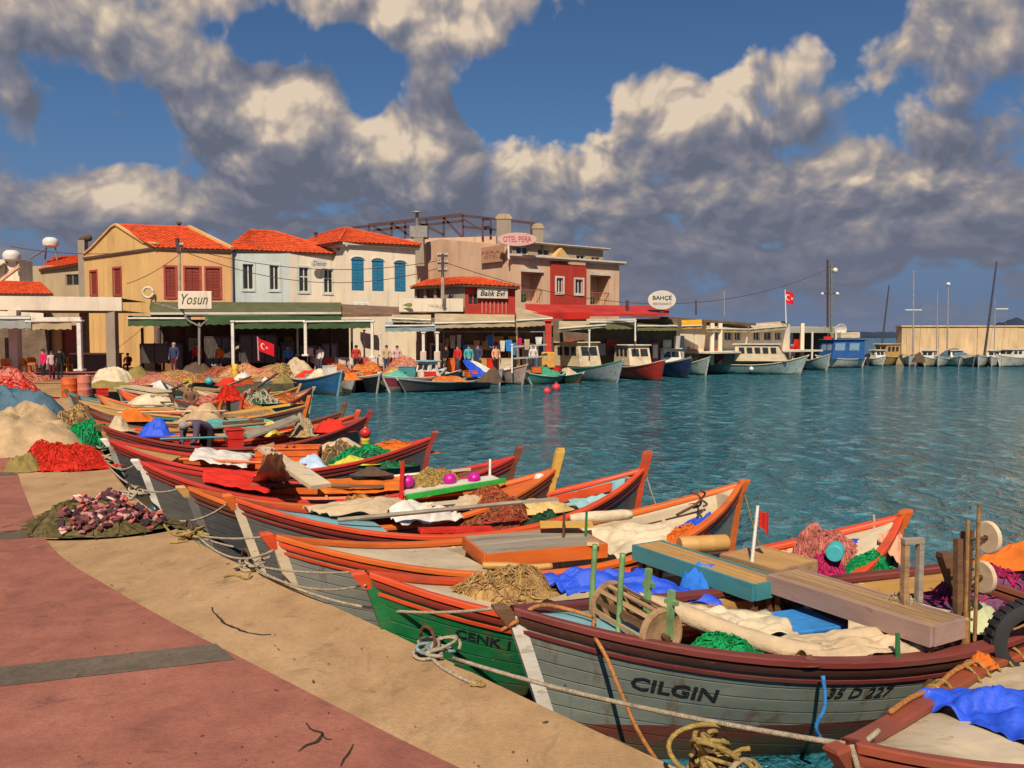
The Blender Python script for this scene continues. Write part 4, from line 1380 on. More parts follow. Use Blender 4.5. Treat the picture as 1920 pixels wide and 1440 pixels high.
# ---- B1 CILGIN
b = B1
nd = thing('net_drum', 'slatted net hauling drum with green hoops at the CILGIN bow', 'net drum', b.at(.135, -.30, .98), b.rz - R(76))
nd.scale = (.92, .92, .92)
for (x) in (-.30, .02):
    mb = MB()
    mb.tube(smooth_pts([V((x, -.02, .52)), V((x, -.04, .25)), V((x + .01, -.06, .02)), V((x + .05, -.10, -.10)), V((x + .10, -.09, -.17))], 5), .022, 8)
    mb.build('hoop', GREENPIPE, nd, smooth='all')
for k in range(14):
    a = k * 2 * math.pi / 14
    y, z = math.cos(a) * .17, math.sin(a) * .17
    mb = MB()
    mb.beam(V((-.26, .10 + y, .04 + z)), V((.30, .10 + y * 1.05, -.02 + z * 1.05)), .035, .012, up=V((0, math.cos(a), math.sin(a))))
    mb.build('slat', WOOD if k % 3 else WOOD_D, nd)
for (x, z0) in ((-.26, .04), (.30, -.02)):
    mb = MB()
    mb.lathe(V((x, .10, z0)), [(.19, -.02), (.19, .02), (.17, .025), (.15, .015), (.01, .02)], 20, MX.Rotation(R(90), 3, 'Y'))
    mb.build('end_disc', WOOD, nd, smooth=True)
mb = MB()
mb.tube([V((-.34, .10, .05)), V((.38, .10, -.03))], .022, 8)
mb.build('axle', RUST, nd, smooth=True)
for (x, h) in ((.10, .40), (.34, .30)):
    mb = MB()
    mb.beam(V((x, .14, -.05)), V((x, .16, h)), .04, .04)
    mb.beam(V((x - .06, .16, h * .7)), V((x + .06, .16, h * .72)), .03, .03)
    mb.build('bracket', GREENPIPE, nd)
heap('green_cloth', 'bright green net cloth beside the net drum on the CILGIN', 'net', b.at(.245, -.55, .78), .32, .13, .11, C_GREEN, b.rz + .1, 41.0, strands=40, res=22, fine=.03)
heap('tan_sack', 'tan sack on the CILGIN foredeck behind the net drum', 'sack', b.at(.21, .25, .88), .22, .16, .10, C_TAN, b.rz, 42.0, res=18)
# rolled canvas running aft
def roll(label, pts, r, m, name='canvas_roll', group=None, seed=1):
    pts = smooth_pts(pts, 5)
    mb = MB()
    rings = []
    for i, p in enumerate(pts):
        d = (pts[min(i + 1, len(pts) - 1)] - pts[max(i - 1, 0)]).normalized()
        s = d.cross(V((0, 0, 1))).normalized()
        u = s.cross(d)
        rr = r * (.78 + .22 * math.sin(math.pi * min(1, (i + .5) / len(pts) * 1.0)))
        rings.append([p + (s * math.cos(a) + u * math.sin(a) * .8) * rr * (1 + .22 * fb((i * .25 + seed, math.cos(a) * 1.5, math.sin(a) * 1.5), 1.2, 3)) for a in [k * 2 * math.pi / 14 for k in range(14)]])
    mb.loft(rings, True, True)
    return tag(mb.build(name, m, smooth='all'), label, 'canvas roll', group)
roll('pale canvas roll lying aft from the net drum in the CILGIN', [b.at(.185, .30, 1.02), b.at(.22, .12, .97), b.at(.265, -.25, .88), b.at(.31, -.58, .82), b.at(.36, -.74, .80)], .085, C_BEIGE)
drape('canvas_sheet', 'cream canvas sheet spread behind the pale roll in the CILGIN', 'canvas', (b.at(.24, .45, .90), b.at(.26, -.10, .86), b.at(.36, -.50, .82), b.at(.39, .25, .82)), C_CREAM, .045, 6.0, n=30)
drape('canvas_sheet', 'beige canvas draped over the near side of the CILGIN', 'canvas', (b.at(.31, -.50, .84), b.at(.33, -.90, .80), b.at(.50, -.94, .80), b.at(.50, -.50, .86)), C_BEIGE, .045, 7.0, n=30)
boxy('blue_fish_box', 'blue fish box with a bright lid under the tabletop of the CILGIN', 'box', b.at(.425, .08, .36), (.42, .42, .36), P_BLUE, b.rz, lid=C_SKY)
boxy('grey_box', 'grey box in the shade under the CILGIN tabletop', 'box', b.at(.50, .50, .40), (.40, .36, .34), P_DKGREY, b.rz)
heap('red_rag', 'red and orange rag in the shade under the CILGIN tabletop', 'rag', b.at(.515, -.30, .42), .14, .12, .20, C_RED, 0, 43.0, res=16)
def slab_table(label, b, t, y, z, L_, W_, ang, m_edge, m_top, name='hatch_table', np=4, legs=True, cat='hatch'):
    r_ = thing(name, label, cat, b.at(t, y, 0), b.rz + ang)
    for k in range(np):
        mb = MB()
        w1 = W_ / np
        mb.box(V((0, -W_ / 2 + w1 * (k + .5), z)), (L_ - .03, w1 - .008, .03))
        mb.build('plank', m_top, r_)
    for sgn in (-1, 1):
        mb = MB()
        mb.box(V((0, sgn * (W_ / 2 + .016), z - .05)), (L_, .03, .14))
        mb.build('edge_board', m_edge, r_)
        mb = MB()
        mb.box(V((sgn * (L_ / 2 + .002), 0, z - .05)), (.03, W_ + .002, .13))
        mb.build('end_board', m_edge, r_)
    if legs:
        for sx in (-1, 1):
            for sy in (-1, 1):
                mb = MB()
                mb.beam((sx * (L_ / 2 - .06), sy * (W_ / 2 - .05), .25), (sx * (L_ / 2 - .06), sy * (W_ / 2 - .05), z - .02), .05, .05)
                mb.build('leg', WOOD_D, r_)
    return r_
slab_table('grey-brown sorting table with a pinkish side board standing across the CILGIN', b, .485, -.18, .97, 1.42, .33, R(-79), paint('pinkish_board', (.34, .22, .18)), WOOD, 'sorting_table', 5, cat='table')
heap('tool_clutter', 'tan rope and wooden pulley lying at the right end of the sorting table', 'rope', b.at(.525, -.42, .935), .14, .11, .08, C_TAN, 0, 44.0, strands=30, sm=ROPE, res=16)
# hauler frame with posts, chain rack and cream wheels
hf = thing('net_hauler', 'upright net hauler with wooden posts, brass poles and two cream wheels on the CILGIN', 'net hauler', b.at(.545, -.70, .78), b.rz)
hf.scale = (.60, .60, .66)
def hpart(nm, m, fn_, sm=False):
    mb = MB()
    fn_(mb)
    return mb.build(nm, m, hf, smooth=sm)
hpart('post', WOOD, lambda mb: mb.beam((-.28, .30, .15), (-.28, .30, .98), .07, .07))
hpart('crossbar', WOOD_G, lambda mb: mb.beam((-.32, .30, 1.00), (-.04, .28, 1.00), .08, .06))
hpart('post', WOOD_G, lambda mb: mb.beam((-.08, .28, .0), (-.08, .28, .97), .07, .07))
hpart('post', WOOD_D, lambda mb: mb.beam((.04, -.20, -.15), (.04, -.16, 1.10), .08, .07))
hpart('pole', BRASS, lambda mb: mb.tube([(.10, -.24, -.12), (.12, -.22, .6), (.14, -.2, 1.30)], .022, 8), True)
hpart('pole', BRASS, lambda mb: mb.tube([(.40, -.10, -.05), (.43, -.08, .7), (.46, -.05, 1.42)], .022, 8), True)
hpart('roller', BRASS, lambda mb: mb.lathe((.08, -.26, -.15), [(.05, 0), (.055, .05), (.05, .42), (.03, .44), (.03, .5)], 12), True)
for k in range(9):
    hpart('rack_bar', RUST, lambda mb: mb.tube([(.14, -.14, .18 + .11 * k), (.26, -.02, .19 + .11 * k), (.38, -.08, .18 + .11 * k)], .016, 6), True)
for (x, y) in ((.18, -.08), (.33, -.05)):
    hpart('rack_upright', RUST, lambda mb: mb.beam((x, y, -.1), (x + .02, y, 1.15), .04, .05))
for (x, z) in ((.62, 1.05), (.56, .62)):
    hpart('wheel', C_CREAMP, lambda mb: mb.lathe((x, -.05, z), [(.004, -.03), (.165, -.03), (.18, -.015), (.18, .015), (.165, .03), (.06, .032), (.055, .02), (.004, .02)], 24, MX.Rotation(R(90), 3, 'Y') ), True)
    hpart('hub', RUST, lambda mb: mb.lathe((x, -.05, z), [(.03, -.05), (.03, .05), (.015, .06)], 8, MX.Rotation(R(90), 3, 'Y')), True)
    hpart('axle', RUST, lambda mb: mb.tube([(.20, -.05, z), (x, -.05, z)], .018, 6), True)
heap('plastic_sheet', 'pale yellow-green plastic sheet below the cream wheels on the CILGIN', 'sheet', b.at(.625, -.60, .78), .20, .16, .18, cloth('pale_plastic', (.42, .44, .26)), 0, 45.0, res=18)
heap('blue_rag', 'small light blue rag beside the tyre fender', 'rag', b.at(.69, -.35, .86), .12, .10, .14, C_SKY, 0, 46.0, res=14)
pole_flag('short green capped peg standing in the CILGIN near rail', b.at(.435, -.97, .78), b.at(.437, -.95, .95), .018, mat('dark_green_paint', (.02, .13, .04)), None)
heap('rail_pad', 'brown leather pad on the near rail of the CILGIN', 'pad', b.at(.325, -.97, .80), .10, .05, .05, mat('brown_leather', (.13, .05, .03), rough=.6), b.rz, 47.0, res=16, fine=.01, lump=.05)
rope('blue rag strip tied under the CILGIN rail', [b.at(.33, -1.05, .74), b.at(.332, -1.06, .55), b.at(.326, -1.02, .40), b.at(.336, -.98, .30)], C_SKY, .014, 'loose ropes on the boats', 5, 'rag_strip')

# ---- B2 CENK 1
b = B2
drape('blue_tarp', 'long crumpled blue tarp in the green CENK 1', 'tarp', (b.at(.285, .45, .86), b.at(.285, -.35, .86), b.at(.50, -.85, .74), b.at(.47, .15, .80)), C_BLUE, .075, 9.0, lambda u, v: .10 * math.sin(u * 3.1) * math.sin(v * 3.1), n=44, freq=4.0)
heap('blue_bundle', 'lighter blue cloth bundle at the after end of the long blue tarp', 'tarp bundle', b.at(.525, -.30, .60), .24, .22, .32, cloth('mid_blue_cloth', (.03, .17, .62)), b.rz, 51.0, pw=3, res=22)
heap('tan_net_pile', 'tan net heap on the foredeck of the green CENK 1', 'net pile', b.at(.20, .15, .80), .50, .22, .20, C_TAN, b.rz, 52.0, strands=90, sm=C_TAN)
heap('orange_cushion', 'orange folded cloth on the near side deck of the green CENK 1', 'cloth', b.at(.37, -1.0, .62), .42, .09, .09, C_ORANGE, b.rz + .03, 53.0, res=18, fine=.015)
slab_table('teal edged wooden platform set aslant across the green CENK 1', b, .54, -.15, .93, 1.50, .30, R(-83), P_TEAL, P_OCHRE)
slab_table('bare ochre hatch lid lying aft of the teal platform', b, .65, -.35, .93, .62, .50, R(-80), WOOD, P_OCHRE, 'loose_hatch', 3, False)
drum('yellow_float', 'ochre yellow barrel float lying beyond the teal platform', 'float', b.at(.635, .70, .80), .085, .50, P_OCHRE, 'X', b.rz - .2)
pole_flag('white marker pole with a small red flag standing at the teal platform', P(1404, 1108, .0), P(1421, 948, .72), .017, WHITEPOLE, C_REDP)
heap('white_cone_sack', 'pointed whitish sack on the near rail of the green CENK 1', 'sack', b.at(.615, -.9, .64), .16, .13, .24, C_WHITE, 0, 54.0, pw=1.0, res=16)
heap('rail_pad', 'dark brown pad on the near rail at the white marker pole', 'pad', b.at(.70, -1.0, .66), .26, .07, .07, mat('brown_leather', (.13, .05, .03)), b.rz, 55.0, res=16, fine=.01, lump=.05)
heap('pink_net_pile', 'salmon pink heap of net in the stern of the green CENK 1', 'net pile', b.at(.825, -.05, .66), .40, .32, .36, C_PINK, b.rz, 56.0, strands=170, sm=C_PINK)
heap('magenta_net_pile', 'magenta net left of the salmon heap with a teal can on it', 'net pile', b.at(.765, -.45, .62), .32, .24, .27, C_MAGENTA, b.rz, 57.0, strands=70, sm=C_MAGENTA)
heap('green_net_pile', 'small bright green net below the salmon heap', 'net pile', b.at(.835, -.85, .72), .28, .12, .16, C_GREEN, b.rz, 58.0, strands=40)
drum('teal_can', 'shiny teal can lying on the magenta net', 'can', b.at(.775, -.62, .88), .075, .22, C_TEALP, 'X', b.rz + R(40))
drape('peach_sheet', 'peach coloured sheet hanging over the stern of the green CENK 1', 'sheet', (b.at(.90, -.7, .98), b.at(.93, -2.2, .60), b.at(1.01, -3, .62), b.at(1.0, 1.5, 1.04)), C_PEACH, .06, 12.0, lambda u, v: .12 * math.sin(u * 3.1) * math.sin(v * 3.1), n=26)
heap('blue_cloth', 'deep blue cloth beside the salmon net heap', 'cloth', b.at(.885, .15, .80), .26, .18, .12, C_BLUE, b.rz, 59.0, res=16)
heap('green_cloth', 'green striped cloth under the orange stern rail', 'cloth', b.at(.86, .45, .86), .30, .08, .08, C_GREEN, b.rz, 60.0, res=16)
rope('pale strap looped over the orange stern rail, left one', [b.at(.865, 1.0, .94), b.at(.870, .80, .80), b.at(.872, .6, .72)], ROPE, .013, 'straps over the orange stern rail', 4, 'strap')
rope('pale strap looped over the orange stern rail, right one', [b.at(.965, 1.2, 1.10), b.at(.955, .6, .98), b.at(.94, .3, .84), b.at(.93, .1, .76)], ROPE, .013, 'straps over the orange stern rail', 4, 'strap')

# ---- B3 cream decked boat
b = B3
slab_table('broad hatch board with a grey top and orange edges in the cream decked boat', b, .47, -.05, .76, 1.30, .80, R(-12), P_ORANGE, WOOD_G, 'hatch_table', 5, False)
plank('yellow board lying on the broad hatch board', b.at(.515, .28, .86) , b.at(.60, -.08, .86), .26, .02, P_YELLOW)
roll('ochre pole bundle lying before the broad hatch board', [b.at(.33, -.52, .70), b.at(.36, -.62, .69), b.at(.40, -.72, .66), b.at(.44, -.78, .66)], .05, P_OCHRE, 'pole_bundle')
drape('canvas_sheet', 'cream canvas bunched in the open stern of the cream decked boat', 'canvas', (b.at(.60, .55, .66), b.at(.60, -.65, .62), b.at(.80, -.80, .66), b.at(.82, .20, .66)), C_CREAM, .08, 14.0, lambda u, v: .14 * math.sin(u * 3.1) * math.sin(v * 3.1), n=34)
roll('cream canvas roll with an open end beside the broad hatch board', [b.at(.60, .45, .84), b.at(.66, .30, .86), b.at(.72, .2, .86)], .08, C_CREAM, seed=4)
drape('blue_cloth', 'violet blue cloth in the open cream stern', 'cloth', (b.at(.81, .10, .66), b.at(.82, -.72, .64), b.at(.92, -.75, .72), b.at(.92, .25, .72)), C_BLUE, .05, 15.0, lambda u, v: .06 * math.sin(u * 3.1) * math.sin(v * 3.1), n=24)
an = thing('grapnel_anchor', 'dark grapnel anchor lying on the violet blue cloth', 'anchor', b.at(.87, -.05, .80), b.rz)
mb = MB()
mb.tube([V((-.30, 0, .02)), V((0, .02, .10)), V((.10, .02, .16))], .016, 6)
mb.build('shank', RUST, an, smooth=True)
for k in range(4):
    a = k * math.pi / 2 + .5
    mb = MB()
    mb.tube(smooth_pts([V((.10, .02, .16)), V((.12, .02 + .09 * math.cos(a), .16 + .09 * math.sin(a))), V((.03, .02 + .13 * math.cos(a), .17 + .13 * math.sin(a)))], 4), .013, 6)
    mb.build('fluke', RUST, an, smooth=True)
heap('orange_net_pile', 'small orange net at the near rail of the cream stern', 'net pile', b.at(.765, -.78, .66), .30, .10, .12, C_ORANGE, b.rz, 61.0, strands=30)
for k, (x, y0, y1, m, lb) in enumerate(((1056, 1012, 962, RUST, 'thin rusty peg with a pale knob at the broad hatch board'), (1098, 1010, 990, mat('green_bottle', (.03, .16, .05), rough=.3), 'green peg in the near rail of the cream decked boat'))):
    a_ = P(x, y0, .05)
    pole_flag(lb, a_, a_ + V((.01, 0, .30)), .016, m, None, name='rail_peg')
slab = plank('short upright yellow board leaning outside the cream decked boat', P(1112, 1020, .1), P(1122, 1050, -.35), .12, .04, P_OCHRE)

# ---- B4 red railed boat
b = B4
drape('canvas_sheet', 'beige tarp spread across the bow of the bright red railed boat', 'canvas', (b.at(.15, .9, .90), b.at(.20, .10, .86), b.at(.46, .05, .72), b.at(.40, 1.0, .76)), C_BEIGE, .06, 16.0, lambda u, v: .10 * math.sin(u * 3.1) * math.sin(v * 3.1), n=30)
drape('canvas_sheet', 'pale crumpled tarp right of the beige one in the red railed boat', 'canvas', (b.at(.31, .4, .82), b.at(.34, -.35, .74), b.at(.50, -.1, .68), b.at(.48, .7, .70)), C_WHITE, .08, 17.0, lambda u, v: .12 * math.sin(u * 3.1) * math.sin(v * 3.1), n=30)
plank('bright red board along the near side of the red railed boat', b.at(.36, -.72, .70), b.at(.52, -.80, .66), .16, .04, C_RED)
heap('dark_red_net_pile', 'long dark red net heap amidships in the red railed boat', 'net pile', b.at(.58, .15, .42), .85, .42, .36, net('dark_red_net', (.34, .05, .035)), b.rz, 62.0, strands=130, sm=C_RUSTNET)
heap('brown_sack', 'brown sacks on the dark red net heap', 'sack', b.at(.55, .45, .72), .24, .16, .14, C_BEIGE, .4, 63.0, res=16)
drum('maroon_tub', 'maroon tub behind the pale marker stick', 'tub', b.at(.62, .85, .58), .20, .28, mat('maroon_plastic', (.24, .035, .025), rough=.5))
heap('yellow_cloth', 'yellowish canvas at the after end of the dark red heap', 'cloth', b.at(.73, .35, .62), .42, .22, .14, cloth('straw_canvas', (.56, .40, .16)), b.rz, 64.0)
pole_flag('pale marker stick rising from the bright red railed boat', P(918, 920, .0), P(919, 862, .38), .022, WHITEPOLE, None)
drape('turquoise_sheet', 'pale turquoise sheet in the red stern', 'sheet', (b.at(.80, .4, .72), b.at(.80, -.5, .66), b.at(.91, -.5, .74), b.at(.91, .5, .76)), cloth('turquoise_canvas', (.28, .50, .50)), .03, 18.0, n=18)
heap('green_net_pile', 'dark green net on the near rail of the red railed boat', 'net pile', b.at(.66, -.75, .62), .20, .12, .14, C_DGREEN, 0, 65.0, strands=30)
roll('white rope coil at the foot of the tall stern post', [b.at(.955, .3, .98), b.at(.965, -.8, 1.0), b.at(.985, .2, 1.06), b.at(.97, 1.2, 1.02)], .03, ROPE, 'rope_coil')

# ---- B5 orange boat
b = B5
pl_ = plank('green edged white board laid over the orange boat', b.at(.56, .35, .86), b.at(.84, .75, .96), .28, .05, P_WHITE, 'board')
plank('bright green batten along the white board', b.at(.56, .02, .84), b.at(.86, .45, .95), .07, .06, mat('bright_green_paint', (.03, .36, .04)), 'batten')
heap('pale_net_pile', 'straw coloured net with magenta floats on the white board', 'net pile', b.at(.66, .62, .90), .40, .16, .16, C_TAN, b.rz, 66.0, strands=60, sm=ROPE_Y)
for k, t_ in enumerate((.58, .70, .77)):
    buoy(('left', 'middle', 'right')[k] + ' magenta float on the green edged white board', b.at(t_, .45, .90), .085, mat('magenta_plastic', (.50, .01, .28), rough=.4), group='magenta floats on the white board')
pole_flag('red wrapped pole standing at the left end of the white board', b.at(.555, .3, .70), b.at(.56, .3, 1.28), .035, C_RED, None)
heap('orange_net_pile', 'orange net piled in the stern of the orange boat', 'net pile', b.at(.80, -.1, .55), .55, .30, .32, C_ORANGE, b.rz, 68.0, strands=80, sm=C_RUSTNET)
heap('orange_net_pile', 'orange cloth pile at the middle of the orange boat', 'net pile', b.at(.46, .2, .55), .50, .30, .26, C_ORANGE, b.rz, 69.0, strands=50, sm=C_TAN)
heap('grey_pot', 'whitish pot under the yellow stern post', 'pot', b.at(.955, .2, .82), .09, .09, .22, C_WHITEP, 0, 70.0, pw=4, res=14, lump=.02, fine=.0)

# ---- B6 plank boat
b = B6
drape('red_tarp', 'glossy bright red tarp stretched over the plank boat', 'tarp', (b.at(.14, .95, 1.00), b.at(.17, -.80, .88), b.at(.34, -.95, .76), b.at(.34, .75, .84)), C_RED, .035, 19.0, n=24)
tb = thing('broad_plank', 'broad cream gangplank leaning from a brown post across the plank boat', 'gangplank', b.at(.36, .0, .8), 0)
a_, c_ = Q(495, 840, 12.5), Q(602, 912, 11.2)
mb = MB()
ax = (c_ - a_)
mb.beam(a_, a_.lerp(c_, .45), .20, .05)
mb.beam(a_.lerp(c_, .45), c_, .30, .055)
mb.build('board', P_CREAM, tb, world=True)
mb = MB()
mb.beam(a_ + V((-.1, 0, -.02)), a_ + V((.15, .02, .06)), .05, .05)
mb.build('cleat', WOOD, tb, world=True)
heap('brown_net', 'brown and red net hanging at the head of the broad gangplank', 'net', b.at(.335, .1, .72), .20, .20, .50, C_RUSTNET, 0, 71.0, pw=3.0, strands=80, sm=C_RUSTNET)
drape('cream_sheet', 'cream sheet behind the broad gangplank', 'sheet', (P(470, 905, .1), P(540, 905, .1), P(530, 850, .7), P(505, 850, .75)), C_CREAM, .04, 20.0, n=16)
drape('orange_awning', 'orange board cover along the after part of the plank boat', 'tarp', (b.at(.46, .4, .78), b.at(.46, -.7, .70), b.at(.70, -.7, .70), b.at(.70, .5, .78)), C_ORANGE, .04, 21.0, n=22)
heap('orange_net_pile', 'orange and tan net aft of the orange cover', 'net pile', b.at(.78, .0, .60), .55, .32, .26, C_TAN, b.rz, 72.0, strands=70, sm=C_ORANGE)
heap('dark_sack', 'brown sack on the orange cover', 'sack', b.at(.60, .3, .84), .26, .16, .10, C_BROWN, 0, 73.0, res=16)

# ---- B7 crate boat
b = B7
for k, t_ in enumerate((.50, .585)):
    boxy('orange_crate', ('left', 'right')[k] + ' orange fish crate amidships in the crate boat', 'crate', b.at(t_, .15, .60), (.60, .50, .34), C_ORP, b.rz, 'orange fish crates', ribs=2)
drape('white_sail', 'white sheet spread over the bow half of the crate boat', 'sheet', (b.at(.24, .8, .92), b.at(.26, -.75, .84), b.at(.44, -.85, .72), b.at(.42, .7, .78)), C_WHITE, .05, 22.0, n=22)
heap('blue_white_sack', 'pale blue plastic sack right of the orange crates', 'sack', b.at(.625, -.55, .62), .34, .2, .22, cloth('pale_blue_plastic', (.42, .55, .72), rough=.5), 0, 74.0, res=18)
heap('green_net_pile', 'green net heap in the stern half of the crate boat', 'net pile', b.at(.79, -.1, .62), .75, .40, .30, C_DGREEN, b.rz, 75.0, strands=110, sm=C_GREEN)
heap('yellow_cloth', 'yellow cloth at the near rail below the green net', 'cloth', b.at(.76, -.75, .70), .36, .12, .12, cloth('yellow_cloth_m', (.55, .50, .06)), b.rz, 76.0, res=16)
heap('brown_sack', 'dark brown sacks left of the green net', 'sack', b.at(.69, .2, .62), .42, .28, .34, C_BROWN, 0, 77.0, strands=30, sm=C_TAN)
heap('orange_net_pile', 'orange cloth under the far stern rail of the crate boat', 'net pile', b.at(.87, .35, .80), .70, .18, .18, C_ORANGE, b.rz, 78.0, strands=40, sm=C_ORANGE)
heap('pale_sheet', 'pale beige sheet behind the green net', 'sheet', b.at(.70, .6, .80), .55, .16, .22, C_BEIGE, b.rz, 79.0, res=18)
rb = buoy('round red buoy on a yellow stand beyond the green net', P(685, 822, .12), .11, C_REDP, C_YEL)
drum('yellow_can', 'yellow can below the round red buoy', 'canister', P(685, 832, -.12), .10, .26, C_YEL)

# ---- B8 bending man's boat and beyond
b = B8
heap('blue_bundle', 'vivid blue plastic bundle near the bow of the dark red boat', 'tarp bundle', b.at(.18, .0, .90), .34, .25, .30, C_BLUE, 0, 81.0, pw=2)
boxy('red_bucket', 'red bucket crate beside the bending man', 'crate', b.at(.46, -.35, .62), (.32, .30, .36), C_REDP, b.rz, ribs=1)
heap('tan_basket', 'round tan basket net right of the grey oars', 'net', b.at(.735, .1, .72), .26, .24, .40, C_TAN, 0, 82.0, strands=60, sm=ROPE, pw=2.6)
heap('red_bundle', 'scarlet bundle in the stern of the dark red boat', 'tarp bundle', b.at(.86, .1, .80), .42, .28, .26, C_RED, 0, 83.0, pw=1.8)
for k in range(5):
    plank(('nearest', 'second', 'middle', 'fourth', 'farthest')[k] + ' grey oar of the bundle lying across the dark red boat', b.at(.50 + .004 * k, -.6 + .26 * k, .80), b.at(.71 + .004 * k, -.3 + .28 * k, 1.12), .09, .05, WOOD_G, 'oar', 'oar', 'grey oars across the dark red boat')
for k in range(4):
    plank(('lowest', 'second lowest', 'second highest', 'highest')[k] + ' slat of the brown stacked boards beyond the red bucket crate', b.at(.44, .5 + .1 * k, .70 + .16 * k), b.at(.60, .6 + .1 * k, .72 + .16 * k), .10, .07, WOOD if k % 2 else WOOD_D, 'board', 'board', 'stacked boards beyond the red bucket')
heap('yellow_float', 'yellow plastic float right of the stacked boards', 'float', b.at(.62, .5, .72), .17, .17, .30, C_YEL, 0, 84.0, pw=3, res=14, lump=.05)
heap('white_sack', 'whitish round sack at the bow of the dark red boat', 'sack', b.at(.06, .6, 1.02), .24, .22, .28, C_BEIGE, 0, 85.0, pw=2.4, res=18)
b = B9
heap('orange_net_pile', 'vivid orange bundle at the bow of the tiller post boat', 'net pile', b.at(.17, .2, .9), .48, .26, .24, C_ORANGE, 0, 86.0, pw=2)
heap('rust_net_pile', 'rust coloured net in the stern of the tiller post boat', 'net pile', b.at(.80, .2, .62), .7, .32, .32, C_RUSTNET, 0, 87.0, strands=70, sm=C_TAN)
drape('striped_sheet', 'teal and cream sheet over the middle of the tiller post boat', 'sheet', (b.at(.45, .6, .90), b.at(.45, -.6, .80), b.at(.72, -.6, .76), b.at(.72, .6, .86)), cloth('teal_sheet', (.10, .30, .28)), .07, 23.0, n=18)
heap('tan_sack', 'large tan sack amidships beyond the orange bundle', 'sack', b.at(.44, .5, .70), .55, .3, .36, C_SAND, 0, 88.0, pw=2)
plank('yellow edged board slanting up beside the teal sheet', b.at(.5, .9, 1.0), b.at(.78, 1.0, 1.25), .2, .06, P_YELLOW, 'board')
b = B10
heap('tan_sack', 'sand coloured sack amidships in the slim boat', 'sack', b.at(.55, .0, .62), .62, .32, .48, C_SAND, 0, 89.0, pw=2)
heap('orange_net_pile', 'orange net heap behind the teal sheet', 'net pile', b.at(.80, .0, .70), .65, .3, .30, C_ORANGE, 0, 90.0, strands=40, sm=C_TAN)
heap('red_net_pile', 'crimson net bundle on a dark post above the slim boat', 'net pile', b.at(.66, .1, 1.2), .34, .25, .32, C_REDNET, 0, 91.0, strands=70, sm=C_REDNET)
pole_flag('dark mast post below the crimson net bundle', b.at(.66, .1, .2), b.at(.66, .1, 1.3), .07, WOOD_D, None, name='mast_post')
b = B11
heap('white_sheet_pile', 'crumpled off-white sheet on the teal railed boat', 'sheet', b.at(.45, .0, .70), 1.0, .45, .36, C_CREAM, 0, 92.0)
heap('rust_net_pile', 'brown net heap in the stern of the teal railed boat', 'net pile', b.at(.75, .0, .66), .8, .35, .30, C_RUSTNET, 0, 93.0, strands=60, sm=C_PINK)
b = B12
heap('red_net_pile', 'red and tan net heap in the pale posted boat', 'net pile', b.at(.40, .0, .66), .8, .35, .30, C_REDNET, 0, 94.0, strands=50, sm=C_TAN)
heap('orange_net_pile', 'orange cloth heap in the stern of the pale posted boat', 'net pile', b.at(.76, .0, .70), .7, .35, .30, C_ORANGE, 0, 95.0, strands=40, sm=C_RUSTNET)
heap('grey_net_pile', 'grey-green net heap amidships in the pale posted boat', 'net pile', b.at(.58, .1, .74), .7, .4, .40, C_DGREEN, 0, 96.0, strands=50, sm=ROPE)

# right edge beyond the net hauler: a brown boat with pink net, partly in the frame
BR = Boat('brown and blue boat with pink nets cut by the right frame edge', P(1788, 1090, .35), P(1788, 1090, .35) + V((math.cos(R(14)), math.sin(R(14)), 0)) * 5.4, beam=1.6, hull=P_BLACK, boot=P_MAROON, inner=P_RED, cap=P_BROWN, rail=P_BROWN, stem=P_BROWN, deck=P_BLUE, side=P_BLUE, fdeck=.30, sidew=.2, ribs=4, detail=1)
heap('magenta_net_pile', 'magenta net heap at the right frame edge behind the tyre fender', 'net pile', BR.at(.16, -.75, .72), .42, .30, .40, C_MAGENTA, 0, 97.0, strands=90, sm=C_MAGENTA)
heap('magenta_net_pile', 'purple red net below the upper cream wheel', 'net pile', BR.at(.06, .2, .86), .40, .26, .26, C_PURPLE, 0, 98.0, strands=60, sm=C_MAGENTA)
heap('orange_net_pile', 'orange folded cloth on the far side of the right edge boat', 'cloth', BR.at(.22, 1.0, .96), .60, .14, .16, C_ORANGE, BR.rz, 99.0)

# ---- odd gear strewn over the far piles
rnd = random.Random(21)
SMALL = [('red', C_REDP), ('orange', C_ORP), ('white', C_WHITEP), ('yellow', C_YEL), ('teal', C_TEALP)]
cnts = {}
for k, (px, py) in enumerate(((188, 742), (246, 745), (300, 731), (352, 722), (392, 722), (430, 722), (462, 720), (498, 722), (530, 718), (585, 712), (600, 706), (655, 712), (708, 708), (735, 706), (318, 716), (270, 735), (540, 705), (455, 712))):
    nm, m = SMALL[k % 5]
    near_ = ('olive roll', 'cream boards', 'cream boards', 'dark covered heap', 'rust brown heap', 'yellow canister', 'tan heap', 'olive tan heap', 'beige peaked heap', 'blue hulled boat', 'blue hulled boat', 'orange heap', 'round bundle', 'round bundle', 'low pinkish heap', 'low tan heap', 'beige peaked heap', 'tan heap')[k]
    if k % 3 == 0:
        boxy('fish_crate', 'small %s fish crate lying by the %s on the far quay' % (nm, near_), 'crate', P(px, py), (.55, .40, .26), m, rnd.random() * 3, 'small fish crates on the far quay', ribs=1)
    elif k % 3 == 1:
        buoy('%s ball float lying by the %s on the far quay' % (nm, near_), P(px, py), .17, m, group='ball floats on the far quay', name='ball_float')
    else:
        heap('rag_heap', '%s rag heap by the %s on the far quay' % (nm, near_), 'rag', P(px, py), .55, .4, .35, {'red': C_RED, 'orange': C_ORANGE, 'white': C_WHITE, 'yellow': C_OLIVE, 'teal': C_GREEN}[nm], rnd.random(), 120.0 + k, group='rag heaps on the far quay', res=16)
